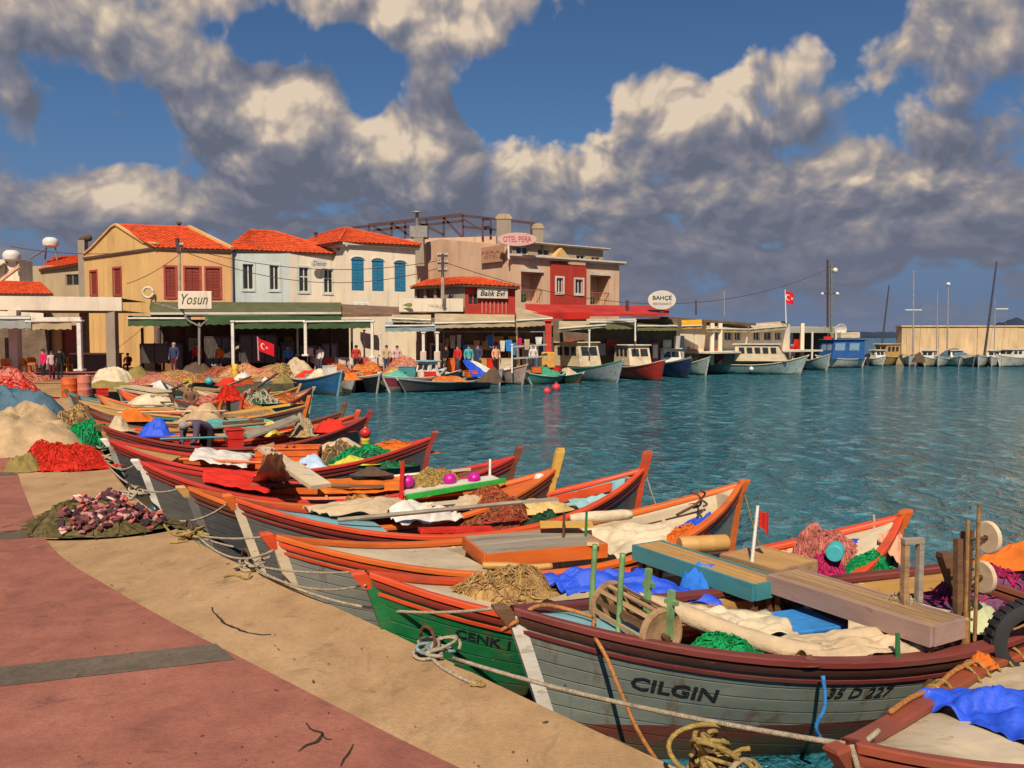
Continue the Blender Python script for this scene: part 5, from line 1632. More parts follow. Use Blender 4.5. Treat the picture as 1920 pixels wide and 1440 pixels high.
for k, (x0, y0, x1, y1) in enumerate(((300, 742, 352, 716), (410, 730, 470, 706), (480, 728, 520, 700), (350, 735, 300, 712))):
    plank(('leftmost', 'second', 'third', 'fourth')[k] + ' pole sticking out of the far net heaps', P(x0, y0, .3), Q(x1, y1, P(x0, y0).y + 2), .09, .07, WOOD if k % 2 else WOOD_D, 'net_pole', 'pole', 'poles in the far net heaps')
# ================================================================== buildings on the far quay
PL_YEL = plaster('yellow_plaster', (.66, .42, .165))
PL_ORY = plaster('apricot_plaster', (.64, .36, .16))
PL_BLUE = plaster('pale_blue_plaster', (.52, .57, .53))
PL_CREAM = plaster('cream_plaster', (.68, .59, .46))
PL_WHITE = plaster('white_plaster', (.74, .63, .47))
PL_PINK = plaster('pinkish_plaster', (.62, .41, .27))
PL_RED = plaster('red_plaster', (.40, .045, .03))
PL_GREY = plaster('grey_plaster', (.30, .25, .19))
PL_STONE = plaster('stone_wall', (.42, .32, .20))
ROOF = mat('orange_tiles', (.56, .072, .014), rough=.8, var=.42, scale=2.2, dirt=(.25, .06, .025), dirt_amt=.6, bump=.3, bscale=12)
ROOF_E = mat('dark_roof_board', (.10, .06, .04), rough=.8)  # plain dark brown for eave boards, string course, pots and cowls
TRIM_W = plaster('white_trim', (.60, .54, .45))
SHUT_RED = paint('red_shutter', (.24, .035, .018))
FRAME_RED = paint('red_frame', (.38, .06, .05))
SHUT_BLUE = paint('blue_shutter', (.022, .17, .30))
GLASS = mat('dark_glass', (.025, .03, .03), rough=.12, var=.3, bump=0, spec=.6)
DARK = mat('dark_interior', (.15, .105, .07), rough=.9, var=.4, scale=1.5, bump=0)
AWN_GREEN = cloth('green_awning', (.055, .10, .045), scale=1.0)
AWN_OLIVE = cloth('olive_awning', (.17, .16, .07), scale=1.0)
AWN_BEIGE = cloth('beige_awning', (.42, .33, .20), scale=1.0)
AWN_GREY = cloth('grey_awning', (.30, .32, .30), scale=1.0)
AWN_BLUEG = cloth('blue_grey_awning', (.22, .30, .32), scale=1.0)
AWN_YEL = cloth('yellow_awning', (.58, .30, .02), scale=1.0)
AWN_RED = cloth('red_awning', (.45, .025, .018), scale=1.0)
STEELD = mat('dark_steel', (.07, .035, .04), rough=.7, var=.3, bump=.1)
POLEW = mat('weathered_pole', (.36, .28, .19), rough=.8, var=.25, scale=3, bump=.2)
UPV = V((0, 0, 1))

def gpt(px, d):
    return V(((px - 960) / FPX * d, d, 0))
def zat(py, d):
    return Q(960, py, d).z

def facade(A, B, z0, z1, holes, th=.28):
    """wall sheet from A to B with real openings; holes: (u0, u1, za, zb) in metres from A; returns MB; outside is on the camera side"""
    A, B = V((A.x, A.y, 0)), V((B.x, B.y, 0))
    d = (B - A)
    L = d.length
    d = d / L
    n = V((d.y, -d.x, 0))
    us = sorted({0, L} | {h[0] for h in holes} | {h[1] for h in holes})
    zs = sorted({z0, z1} | {h[2] for h in holes} | {h[3] for h in holes})
    mb = MB()
    def pt(u, z, o=0):
        return A + d * u + n * o + UPV * z
    for u0, u1 in zip(us[:-1], us[1:]):
        for za, zb in zip(zs[:-1], zs[1:]):
            if any(h[0] - 1e-4 <= u0 and u1 <= h[1] + 1e-4 and h[2] - 1e-4 <= za and zb <= h[3] + 1e-4 for h in holes):
                continue
            mb.quad(pt(u0, za), pt(u1, za), pt(u1, zb), pt(u0, zb))
    for (u0, u1, za, zb) in holes:
        mb.quad(pt(u0, za), pt(u0, zb), pt(u0, zb, -th), pt(u0, za, -th))
        mb.quad(pt(u1, za), pt(u1, zb), pt(u1, zb, -th), pt(u1, za, -th))
        mb.quad(pt(u0, zb), pt(u1, zb), pt(u1, zb, -th), pt(u0, zb, -th))
        mb.quad(pt(u0, za), pt(u1, za), pt(u1, za, -th), pt(u0, za, -th))
    return mb, pt, d, n, L

def window(root, pt, h, kind='cross', frame_m=TRIM_W, pane_m=GLASS, trim_m=None, th=.28):
    u0, u1, za, zb = h
    w_, hh = u1 - u0, zb - za
    def bar(mb, ua, ub, z_a, z_b, o0, o1):
        c = [pt(ua, z_a, o0), pt(ub, z_a, o0), pt(ub, z_b, o0), pt(ua, z_b, o0), pt(ua, z_a, o1), pt(ub, z_a, o1), pt(ub, z_b, o1), pt(ua, z_b, o1)]
        mb.add(c, [(0, 1, 2, 3), (7, 6, 5, 4), (0, 4, 5, 1), (1, 5, 6, 2), (2, 6, 7, 3), (3, 7, 4, 0)])
    f = .07
    mb = MB()
    bar(mb, u0, u0 + f, za, zb, -.16, -.08)
    bar(mb, u1 - f, u1, za, zb, -.16, -.08)
    bar(mb, u0 + f, u1 - f, zb - f, zb, -.16, -.08)
    bar(mb, u0 + f, u1 - f, za, za + f, -.16, -.08)
    if kind in ('cross', 'two'):
        um = (u0 + u1) / 2
        bar(mb, um - .04, um + .04, za + f, zb - f, -.15, -.09)
    if kind == 'cross':
        zm = za + hh * .62
        bar(mb, u0 + f, u1 - f, zm - .04, zm + .04, -.148, -.092)
    win = mb.build('window', frame_m, root, world=True)
    if kind == 'shutter':
        um = (u0 + u1) / 2
        for (a, b_) in ((u0 + .03, um - .01), (um + .01, u1 - .03)):
            mb = MB()
            bar(mb, a, b_, za + .03, zb - .03, -.10, -.05)
            sh = mb.build('shutter', pane_m, root, world=True)
            mb = MB()
            n = 9
            for k in range(n):
                z = za + .10 + (hh - .2) * k / n
                bar(mb, a + .06, b_ - .06, z, z + (hh - .2) / n * .55, -.05, -.03)
            o = mb.build('louvre', pane_m, root, world=True)
            o['kind'] = 'stuff'
    else:
        um = (u0 + u1) / 2
        for (a, b_) in (((u0 + f, um), (um, u1 - f)) if kind in ('cross', 'two') else ((u0 + f, u1 - f),)):
            mb = MB()
            mb.quad(pt(a, za + f, -.13), pt(b_, za + f, -.13), pt(b_, zb - f, -.13), pt(a, zb - f, -.13))
            pn = mb.build('pane', pane_m, win)
            pn.data.transform(MX.Translation(-wpos(root)))
    if trim_m:
        mb = MB()
        t_ = .14
        bar(mb, u0 - t_, u0, za - t_, zb + t_, .0, .05)
        bar(mb, u1, u1 + t_, za - t_, zb + t_, .0, .05)
        bar(mb, u0, u1, zb, zb + t_, .0, .05)
        bar(mb, u0, u1, za - t_, za, .0, .07)
        mb.build('surround', trim_m, root, world=True)
    return win

def tile_roof(root, a, b, c, d, m=ROOF, pitch=.34, course=.42, name='roof_slope', lip=.10):
    """pantiled slope: a-b along the eave, d-c along the ridge; barrels run up the slope in stepped courses"""
    a, b, c, d = V(a), V(b), V(c), V(d)
    nrm = (b - a).cross(d - a).normalized()
    if nrm.z < 0:
        nrm = -nrm
    nu = max(2, int((b - a).length / pitch))
    nv = max(2, int(((d + c) / 2 - (a + b) / 2).length / course))
    mb = MB()
    seg = 4
    for j in range(nv):
        rows = []
        for (v, lift) in ((j / nv, .05), ((j + 1.06) / nv, .0)):
            row = []
            for i in range(nu * seg + 1):
                u = i / (nu * seg)
                ph = (i % seg) / seg
                h = .055 * abs(math.sin(math.pi * ph)) ** .8
                p = a.lerp(b, u).lerp(d.lerp(c, u), min(v, 1.0))
                row.append(p + nrm * (lift + h + .012 * NZ.noise(V((int(i / seg) * 1.7, j * 2.3, a.x)))))
            rows.append(row)
        mb.loft(rows, False)
        front = [[p - nrm * .07 for p in rows[0]], rows[0]]
        mb.loft(front, False)
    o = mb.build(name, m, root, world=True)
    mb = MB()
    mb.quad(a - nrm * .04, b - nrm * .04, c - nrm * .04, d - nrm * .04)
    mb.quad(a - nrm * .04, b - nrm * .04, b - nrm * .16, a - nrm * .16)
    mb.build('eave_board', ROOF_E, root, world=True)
    return o

def ridge(root, a, b, m=ROOF):
    mb = MB()
    a, b = V(a), V(b)
    mb.tube([a, b], .11, 8)
    return mb.build('ridge_tiles', m, root, smooth=True, world=True)

def wallbox(root, pts, z0, z1, m, name='wall'):
    """plain closed walls on a footprint (list of points)"""
    mb = MB()
    n = len(pts)
    for i in range(n):
        a, b = pts[i], pts[(i + 1) % n]
        mb.quad(V((a.x, a.y, z0)), V((b.x, b.y, z0)), V((b.x, b.y, z1)), V((a.x, a.y, z1)))
    mb.poly([V((p.x, p.y, z1)) for p in pts])
    return mb.build(name, m, root, world=True)

def cornice(root, A, B, z, proj, h, m=TRIM_W, name='cornice'):
    A, B = V((A.x, A.y, 0)), V((B.x, B.y, 0))
    d = (B - A).normalized()
    n = V((d.y, -d.x, 0))
    mb = MB()
    prof = ((0, 0), (proj * .45, 0), (proj * .6, h * .35), (proj, h * .5), (proj, h), (0, h))
    mb.loft([[A - d * proj + n * (o + .003) + UPV * (z + q) for (o, q) in prof], [B + d * proj + n * (o + .003) + UPV * (z + q) for (o, q) in prof]], True, True)
    return mb.build(name, m, root, world=True)

# ---------------------------------------------------------------- yellow gabled house
C0, C1, C3 = gpt(300, 60), gpt(437, 61.5), gpt(163, 68)
C2 = C1 + (C3 - C0) * .9
h = thing('yellow_house', 'two storey yellow plastered house with gabled end, red shutters and orange tiles', 'house', C0)
ze = zat(465, 60)
facs = []
d1 = (C1 - C0)
def ux(A, B, dA, dB, px):
    """distance along A-B of the point seen in pixel column px"""
    k = (px - 960) / FPX
    # A + s (B - A): x = k y
    s = (k * A.y - A.x) / ((B.x - A.x) - k * (B.y - A.y))
    return s * (B - A).length
holes = []
for (x0, x1) in ((314, 332), (351, 377), (390, 415)):
    holes.append((ux(C0, C1, 0, 0, x0), ux(C0, C1, 0, 0, x1), zat(557, 60.7), zat(502, 60.7)))
mb, pt, dd, nn, L = facade(C0, C1, 0, ze, holes)
mb.build('front_wall', PL_ORY, h, world=True)
for q in holes:
    window(h, pt, q, 'shutter', FRAME_RED, SHUT_RED, FRAME_RED)
holes = []
for (x0, x1, y0, y1, dq) in ((174, 186, 510, 552, 67.2), (217, 231, 504, 552, 64.5)):
    holes.append((ux(C3, C0, 0, 0, x0), ux(C3, C0, 0, 0, x1), zat(y1, dq), zat(y0, dq)))
mb, pt, dd, nn, L = facade(C3, C0, 0, ze, holes)
# gable above the eave
dg = (C0 - C3).normalized()
apex_u = ux(C3, C0, 0, 0, 222)
za = zat(420, 64)
def gp(u, z, o=0):
    return C3 + dg * u + V((dg.y, -dg.x, 0)) * o + UPV * z
gpoly = [gp(0, ze), gp(L, ze), gp(L, ze + .35), gp(L * .84, ze + .55), gp(apex_u + .2, za), gp(apex_u - .5, za - .1), gp(L * .12, ze + .75), gp(0, ze + .35)]
mb.poly(gpoly)
mb.build('gable_wall', PL_YEL, h, world=True)
for q in holes:
    window(h, pt, q, 'shutter', FRAME_RED, SHUT_RED, FRAME_RED)
mb = MB()
for a, b_ in zip(gpoly[2:-1], gpoly[3:]):
    mb.beam(a, b_, .22, .14)
mb.build('gable_coping', PL_YEL, h, world=True)
mb = MB()
mb.beam(gp(0, ze, .05), gp(L, ze, .05), .14, .16)
mb.beam(C0 + UPV * ze + V((0, -.06, 0)), C1 + UPV * ze + V((0, -.06, 0)), .14, .12)
mb.build('string_course', ROOF_E, h, world=True)
wallbox(h, [C3 + V((.3, .3, 0)), C0 + V((.05, .25, 0)), C1 + V((-.05, .2, 0)), C2], 0, ze - .02, PL_GREY, 'rear_walls')
mb = MB()
mb.beam(C1 + UPV * 0 + V((.04, .0, 0)), C1 + UPV * ze + V((.04, 0, 0)), .10, .10)
mb.build('downpipe', PL_GREY, h, world=True)
ra, rb = gp(apex_u, za - .08), gp(apex_u, za - .08) + (C1 - C0) * 1.05
tile_roof(h, C0 + UPV * ze + V((-.1, -.2, 0)), C1 + UPV * ze + V((.1, -.2, 0)), rb, ra)
tile_roof(h, C2 + UPV * ze, C3 + UPV * ze, ra, rb)
ridge(h, ra + UPV * .05, rb + UPV * .05)
mb = MB()
mb.beam(rb + UPV * .12 + V((.05, 0, 0)), C1 + UPV * (ze + .12) + V((.12, -.1, 0)), .25, .25)
mb.build('party_gable', PL_YEL, h, world=True)
mb = MB()
mb.lathe(rb + V((-.7, 0, -.2)), [(.12, 0), (.12, .5), (.2, .52), (.2, .62), (.12, .7)], 10)
mb.build('chimney_pot', ROOF_E, h, world=True)

# ---------------------------------------------------------------- blue and cream terrace
B0_, B1_, B2_ = gpt(438, 61.8), gpt(545, 63.2), gpt(641, 65.0)
h = thing('terraced_house', 'terraced house half pale blue and half cream under one orange hip roof', 'house', B0_)
zt = zat(470, 62.5)
for (A, B, m, wins, nm) in ((B0_, B1_, PL_BLUE, ((458, 478, 498, 545), (508, 525, 499, 545)), 'blue_wall'), (B1_, B2_, PL_CREAM, ((563, 581, 501, 547), (609, 626, 503, 548)), 'cream_wall')):
    holes = []
    for (x0, x1, y0, y1) in wins:
        holes.append((ux(A, B, 0, 0, x0), ux(A, B, 0, 0, x1), zat(y1, 63.5), zat(y0, 63.5)))
    mb, pt, dd, nn, L = facade(A, B, 0, zt, holes)
    mb.build(nm, m, h, world=True)
    for q in holes:
        window(h, pt, q, 'cross' if m is PL_CREAM else 'two', TRIM_W, GLASS, PL_BLUE)
bk = V((-2.2, 7.5, 0))
wallbox(h, [B0_ + V((.02, .32, 0)), B1_ + V((0, .32, 0)), B2_ + V((-.05, .3, 0)), B2_ + bk, B0_ + bk], 0, zt - .02, PL_GREY, 'rear_walls')
zr = zat(434, 66)
r0, r1 = V((gpt(470, 66).x, 66, zr)), V((gpt(520, 67).x, 67, zr))
e0_, e1_ = B0_ + UPV * zt + V((-.4, -.35, 0)), B2_ + UPV * (zt - .05) + V((.35, -.3, 0))
tile_roof(h, e0_, e1_, r1, r0)
tile_roof(h, e1_, B2_ + bk + UPV * zt, r1 + V((.01, .01, 0)), r1)
tile_roof(h, B0_ + bk + UPV * zt, e0_, r0, r0 + V((-.01, .01, 0)))
ridge(h, r0 + UPV * .08, r1 + UPV * .08)
ridge(h, r1 + UPV * .08, e1_ + UPV * .12)
sg = thing('blue_script_sign', 'small pale sign with blue script fixed between the cream wall windows', 'sign', Q(599, 495, 63.6))
A, B = B1_, B2_
dd = (B - A).normalized()
c = Q(599, 494, 63.7)
mb = MB()
mb.loft([[c + dd * (math.cos(a) * .62) + UPV * (math.sin(a) * .36 + .05 * math.sin(3 * a)) + V((dd.y, -dd.x, 0)) * o for a in [i * 2 * math.pi / 20 for i in range(20)]] for o in (.0, .08)], True, True)
mb.build('board', TRIM_W, sg, world=True)
lettering('Deniz', c + V((dd.y, -dd.x, 0)) * .08, dd, UPV, .34, mat('blue_letters', (.03, .09, .25), bump=0), sg, .012, 1.0, .3)

# ---------------------------------------------------------------- white house with blue shutters
W0, W1 = gpt(650, 63.5), gpt(780, 66.0)
h = thing('white_house', 'white house with three arched blue shuttered windows and an orange hip roof', 'house', W0)
zt = zat(459, 64.5)
holes = []
for (x0, x1, y0, y1) in ((661, 684, 489, 546), (699, 721, 490, 546), (741, 762, 492, 546)):
    holes.append((ux(W0, W1, 0, 0, x0), ux(W0, W1, 0, 0, x1), zat(y1, 64.8), zat(y0, 64.8)))
mb, pt, dd, nn, L = facade(W0, W1, 0, zt, holes)
mb.build('front_wall', PL_WHITE, h, world=True)
for q in holes:
    window(h, pt, q, 'shutter', SHUT_BLUE, SHUT_BLUE, None)
    # arched head above each opening
    mb = MB()
    uc, rr = (q[0] + q[1]) / 2, (q[1] - q[0]) / 2
    mb.poly([pt(uc + rr * math.cos(a), q[3] + rr * .42 * math.sin(a), .012) for a in [i * math.pi / 10 for i in range(11)]])
    mb.build('arched_head', SHUT_BLUE, h, world=True)
    mb = MB()
    mb.tube([pt(uc + (rr + .06) * math.cos(a), q[3] + (rr + .06) * .46 * math.sin(a), .02) for a in [i * math.pi / 10 for i in range(11)]], .05, 5)
    mb.build('arch_moulding', TRIM_W, h, world=True)
WB = V((-6.5, 7.0, 0))
WL = W0 + WB
wallbox(h, [W0 + V((-.02, .3, 0)), W1 + V((-.1, .25, 0)), W1 + WB, WL], 0, zt - .03, PL_WHITE, 'side_walls')
mb, pt2, d2, n2, L2 = facade(WL, W0, 0, zt, [])
mb.build('left_wall', PL_WHITE, h, world=True)
cornice(h, W0, W1, zt - .25, .28, .30)
cornice(h, WL, W0, zt - .25, .28, .30)
for k in range(8):
    mb = MB()
    p = WL.lerp(W0, .1 + k * .115) + V((n2.x, n2.y, 0)) * .12 + UPV * (zt - .38)
    mb.box(p, (.14, .22, .16))
    mb.build('bracket', PL_GREY, h, world=True)
zr = zat(429, 67.5)
r0, r1 = V((gpt(652, 67.5).x, 67.5, zr)), V((gpt(662, 69).x, 69, zr - .1))
o_ = .45
eA, eB, eC, eD = W0 + UPV * (zt + .06) + V((-.35, -.5, 0)), W1 + UPV * (zt + .06) + V((.45, -.3, 0)), W1 + WB + UPV * (zt + .06), WL + UPV * (zt + .06) + V((-.5, -.2, 0))
rid2 = V((gpt(655, 69).x - 3.0, 72, zr))
tile_roof(h, eA, eB, r0 + V((.02, 0, 0)), r0)
tile_roof(h, eD, eA, r0, rid2)
tile_roof(h, eB, eC, rid2, r0)
ridge(h, r0 + UPV * .06, eA + UPV * .12)
ridge(h, r0 + UPV * .06, eB + UPV * .12)
ridge(h, r0 + UPV * .08, rid2 + UPV * .08)
mb = MB()
mb.lathe(V((gpt(595, 70).x, 70, zt + 1.0)), [(.12, 0), (.12, .5), (.2, .52), (.2, .6)], 8)
mb.build('roof_vent', ROOF_E, h, world=True)
# air conditioner units and plant below the windows
ac = thing('air_conditioner', 'boxy air conditioner with twin dark fans on the roof below the blue shutters', 'air conditioner', Q(678, 588, 62))
mb = MB()
c = Q(678, 575, 62)
mb.cbox(c, (1.25, .5, .62), R(18), .03)
mb.build('casing', C_WHITEP, ac, world=True)
for s in (-.28, .28):
    mb = MB()
    mb.lathe(c + MX.Rotation(R(18), 3, 'Z') @ V((s, -.26, -.06)), [(.005, 0), (.2, 0), (.2, .02), (.005, .025)], 14, MX.Rotation(R(18), 3, 'Z') @ MX.Rotation(R(90), 3, 'X'))
    mb.build('fan_grille', DARK, ac, world=True)

# ---------------------------------------------------------------- hotel
H0, H1 = gpt(960, 64.5), gpt(1160, 71.0)
HL = gpt(778, 75)
h = thing('hotel', 'pinkish hotel with a red centre bay, two recessed balconies and a set back attic', 'hotel', H0)
zc = zat(484, 65.0)
hd = (H1 - H0).normalized()
hL = (H1 - H0).length
u = lambda px: ux(H0, H1, 0, 0, px)
zb0 = zat(572, 66)
bal = []
for (x0, x1, y0) in ((977, 1016, 512), (1106, 1141, 517)):
    bal.append((u(x0), u(x1), zat(568, 66.5), zat(y0, 66.5 if x0 < 1000 else 70)))
# pinkish bays left and right, red centre bay between
ur0, ur1 = u(1031), u(1097)
Pu = lambda q: H0 + hd * q
for (a, b_, m, hs, nm) in ((0, ur0, PL_PINK, [bal[0]], 'left_bay'), (ur1, hL, PL_PINK, [bal[1]], 'right_bay')):
    hh = [(q[0] - a, q[1] - a, q[2], q[3]) for q in hs]
    mb, pt, dd, nn, L = facade(Pu(a), Pu(b_), 0, zc, hh, th=1.5)
    for q in hh:
        mb.quad(pt(q[0], q[2], -1.5), pt(q[1], q[2], -1.5), pt(q[1], q[3], -1.5), pt(q[0], q[3], -1.5))
    mb.build(nm, m, h, world=True)
    for q in hh:
        mb = MB()
        mb.quad(pt(q[0] + .1, q[2], -1.46), pt(q[0] + .95, q[2], -1.46), pt(q[0] + .95, q[2] + 2.0, -1.46), pt(q[0] + .1, q[2] + 2.0, -1.46))
        mb.build('balcony_door', GLASS, h, world=True)
        mb = MB()
        mb.beam(pt(q[0] - .05, q[3] + .12, .08), pt(q[1] + .05, q[3] + .12, .08), .16, .24)
        mb.build('balcony_lintel', TRIM_W, h, world=True)
        mb = MB()
        mb.beam(pt(q[0], q[2] + .95, .0), pt(q[1], q[2] + .95, .0), .06, .06)
        for k in range(9):
            uu = q[0] + (q[1] - q[0]) * k / 8
            mb.beam(pt(uu, q[2], .0), pt(uu, q[2] + .95, .0), .03, .03)
        mb.build('railing', paint('railing_red', (.32, .12, .07)), h, world=True)['kind'] = 'stuff'
        mb = MB()
        mb.ball(pt(q[0] + .55, q[2] + .35, -.5), .32, 8, (1, 1, 1.2))
        mb.build('pot_plant', C_DGREEN, h, world=True)
nrm = V((hd.y, -hd.x, 0))
wh = []
for (x0, x1, y0, y1, dq) in ((1041, 1053, 522, 550, 67.6), (1076, 1090, 525, 552, 69)):
    wh.append((u(x0) - ur0, u(x1) - ur0, zat(y1, dq), zat(y0, dq)))
mb, pt, dd, nn, L = facade(Pu(ur0) + nrm * .12, Pu(ur1) + nrm * .12, 0, zc - .25, wh)
for (a) in (0, L):
    mb.quad(pt(a, 0), pt(a, zc - .25), pt(a, zc - .25, -.14), pt(a, 0, -.14))
mb.build('red_bay', PL_RED, h, world=True)
for q in wh:
    window(h, pt, q, 'two', TRIM_W, GLASS, TRIM_W)
# big side wall with a low gable
dl = (H0 - HL)
sl = dl.length
mb, pt, dd, nn, L = facade(HL, H0, 0, zat(470, 66), [])
zside = zat(470, 66)
mb.poly([pt(0, zside), pt(L, zside), pt(L, zside + .1), pt(L * .86, zat(458, 66)), pt(L * .30, zat(446, 71)), pt(L * .14, zat(453, 73))])
mb.build('side_wall', PL_PINK, h, world=True)
HB = H1 + V((-5, 9, 0))
wallbox(h, [H0 + V((.1, 1.7, 0)), H1 + V((-.3, 1.6, 0)), HB, HL + V((.3, .3, 0))], 0, zc - .05, PL_PINK, 'rear_walls')
cornice(h, H0, H1, zc - .02, .42, .26)
mb = MB()
for (a, b_) in ((0, ur0), (ur1, hL)):
    pass
# set-back attic
A0, A1 = Pu(.2) + V((-.3, 1.6, 0)), Pu(hL - .9) + V((-.5, 1.7, 0))
za0, za1 = zc + .2, zat(461, 69)
ah = []
for (x0, x1, y0, y1) in ((968, 990, 465, 480), (1008, 1030, 466, 479), (1080, 1096, 472, 484), (1108, 1124, 474, 486)):
    ah.append((ux(A0, A1, 0, 0, x0), ux(A0, A1, 0, 0, x1), zat(y1, 68), zat(y0, 68)))
ah = [(a, b_, max(c_, za0 + .1), min(d_, za1 - .15)) for (a, b_, c_, d_) in ah]
mb, pt, dd, nn, L = facade(A0, A1, za0 - .4, za1, ah)
mb.build('attic_wall', PL_STONE, h, world=True)
for q in ah:
    window(h, pt, q, 'two', TRIM_W, GLASS, None)
wallbox(h, [A0 + V((.02, .3, 0)), A1 + V((-.02, .3, 0)), A1 + V((-3, 5, 0)), A0 + V((-3, 5, 0))], za0 - .4, za1 - .01, PL_STONE, 'attic_rear')
cornice(h, A0, A1, za1 - .02, .45, .14, name='attic_eave')
mb = MB()
c = pt(L * .48, za0 + .1, .6)
mb.poly([pt(L * .38, za0 - .1, .62), pt(L * .60, za0 - .1, .62), pt(L * .48, za0 + .95, .62)])
mb.poly([pt(L * .38, za0 - .1, .62), pt(L * .48, za0 + .95, .62), pt(L * .48, za0 + .95, 0), pt(L * .38, za0 - .1, 0)])
mb.poly([pt(L * .60, za0 - .1, .62), pt(L * .48, za0 + .95, .62), pt(L * .48, za0 + .95, 0), pt(L * .60, za0 - .1, 0)])
mb.build('pediment', PL_YEL, h, world=True)
for (px, y0, y1, w_, d_) in ((945, 404, 470, 1.15, 69), (1008, 422, 470, .85, 68.5)):
    x = gpt(px, d_).x
    zt_, zb_ = zat(y0 + 8, d_), zat(y1, d_)
    mb = MB()
    mb.box((x, d_, (zt_ + zb_) / 2), (w_, .9, zt_ - zb_))
    ch = mb.build('chimney', PL_GREY, h, world=True)
    mb = MB()
    mb.loft([[V((x - a, d_ - .5, z)), V((x + a, d_ - .5, z)), V((x + a, d_ + .5, z)), V((x - a, d_ + .5, z))] for (a, z) in ((w_ * .58, zt_ + .003), (w_ * .58, zt_ + .12), (w_ * .4, zt_ + .35), (w_ * .2, zt_ + .42))], True, True)
    mb.build('chimney_cap', PL_STONE, h, world=True)
# signs on the hotel
sg = thing('oval_hotel_sign', 'pink oval OTEL PERA sign on a white post at the hotel corner', 'sign', Q(972, 470, 64))
c = Q(970, 449, 64)
mb = MB()
mb.loft([[c + V((math.cos(a) * 1.45 * k, o, math.sin(a) * .50 * k)) for a in [i * 2 * math.pi / 28 for i in range(28)]] for (k, o) in ((.97, -.07), (1, -.05), (1, .05), (.97, .07))], True, True)
mb.build('board', plaster('pink_board', (.60, .36, .32)), sg, world=True)
lettering('OTEL PERA', c + V((0, -.075, .02)), V((1, 0, 0)), UPV, .42, mat('crimson_letters', (.36, .02, .05), bump=0), sg, .012, 2.1)
mb = MB()
mb.beam(Q(953, 455, 64), Q(954, 486, 64), .12, .12)
mb.build('post', WHITEPOLE, sg, world=True)
sg = thing('faded_wall_sign', 'faded rectangular signboard fixed high on the hotel side wall', 'sign', Q(928, 495, 65.4))
dd = (H0 - HL).normalized()
n_ = V((dd.y, -dd.x, 0))
mb = MB()
p0, p1 = ux(HL, H0, 0, 0, 908), ux(HL, H0, 0, 0, 946)
zlo, zhi = zat(492, 66), zat(462, 66)
B_ = lambda q, z, o: HL + dd * q + n_ * o + UPV * z
mb.loft([[B_(p0, zlo, o), B_(p1, zlo, o), B_(p1, zhi, o), B_(p0, zhi, o)] for o in (.05, .30)], True, True)
mb.build('board', plaster('faded_board', (.42, .24, .15)), sg, world=True)
for (z, w_) in ((.62, .9), (.35, .7)):
    lettering('PERA' if z > .5 else 'OTEL', B_((p0 + p1) / 2, zlo + (zhi - zlo) * z, .30), dd, UPV, .24, mat('faded_letters', (.30, .10, .06), bump=0), sg, .012, (p1 - p0) * w_)

# ---------------------------------------------------------------- steel frame and tank on the roofs behind
h = thing('steel_roof_frame', 'rusty bare steel roof frame standing on the flat roof behind the white house', 'steel frame', V((-7, 80, 0)))
def fr(px, py, d):
    return Q(px, py, d)
members = [((660, 427), (868, 404)), ((700, 432), (868, 414)), ((868, 404), (868, 447)), ((868, 404), (1005, 419)), ((665, 428), (665, 444)), ((692, 424), (692, 444)), ((734, 419), (734, 452)), ((832, 408), (832, 452)),
           ((905, 411), (905, 446)), ((920, 411), (920, 446)), ((905, 411), (920, 411)), ((905, 426), (920, 426)), ((868, 425), (945, 432)), ((996, 418), (996, 440)), ((734, 419), (780, 450)), ((780, 415), (832, 440)), ((832, 408), (868, 447)), ((700, 424), (734, 445)), ((760, 417), (760, 450)), ((800, 412), (800, 450))]
for (a, b_) in members:
    mb = MB()
    mb.beam(fr(*a, 80), fr(*b_, 80 if a[0] < 900 else 76), .20, .20)
    mb.build('beam', STEELD, h, world=True)
for (a, b_) in (((690, 421), (868, 401)), ((868, 410), (900, 430))):
    mb = MB()
    mb.beam(fr(*a, 86), fr(*b_, 86), .16, .16)
    mb.build('beam', STEELD, h, world=True)
hb_ = thing('rear_block', 'pinkish flat roofed block behind the white house carrying the steel frame', 'building', gpt(740, 84))
wallbox(hb_, [gpt(690, 79), gpt(930, 76), gpt(950, 90), gpt(690, 92)], 0, zat(450, 79), PL_PINK, 'wall')
tk = thing('roof_tank', 'galvanised tank with a thin flue on the roof left of the hotel', 'water tank', Q(783, 452, 72))
mb = MB()
mb.cbox(Q(786, 436, 72), (1.5, 1.2, 1.0), ch=.05)
mb.build('tank', STEEL, tk, world=True)
mb = MB()
mb.tube([Q(782, 428, 72), Q(782, 400, 72)], .14, 8)
mb.lathe(Q(782, 400, 72), [(.16, 0), (.55, .05), (.5, .12), (.05, .2)], 10)
mb.build('flue', STEEL, tk, world=True)
mb = MB()
mb.beam(Q(786, 447, 72), Q(788, 500, 72), 1.3, .8)
mb.build('stand', PL_GREY, tk, world=True)

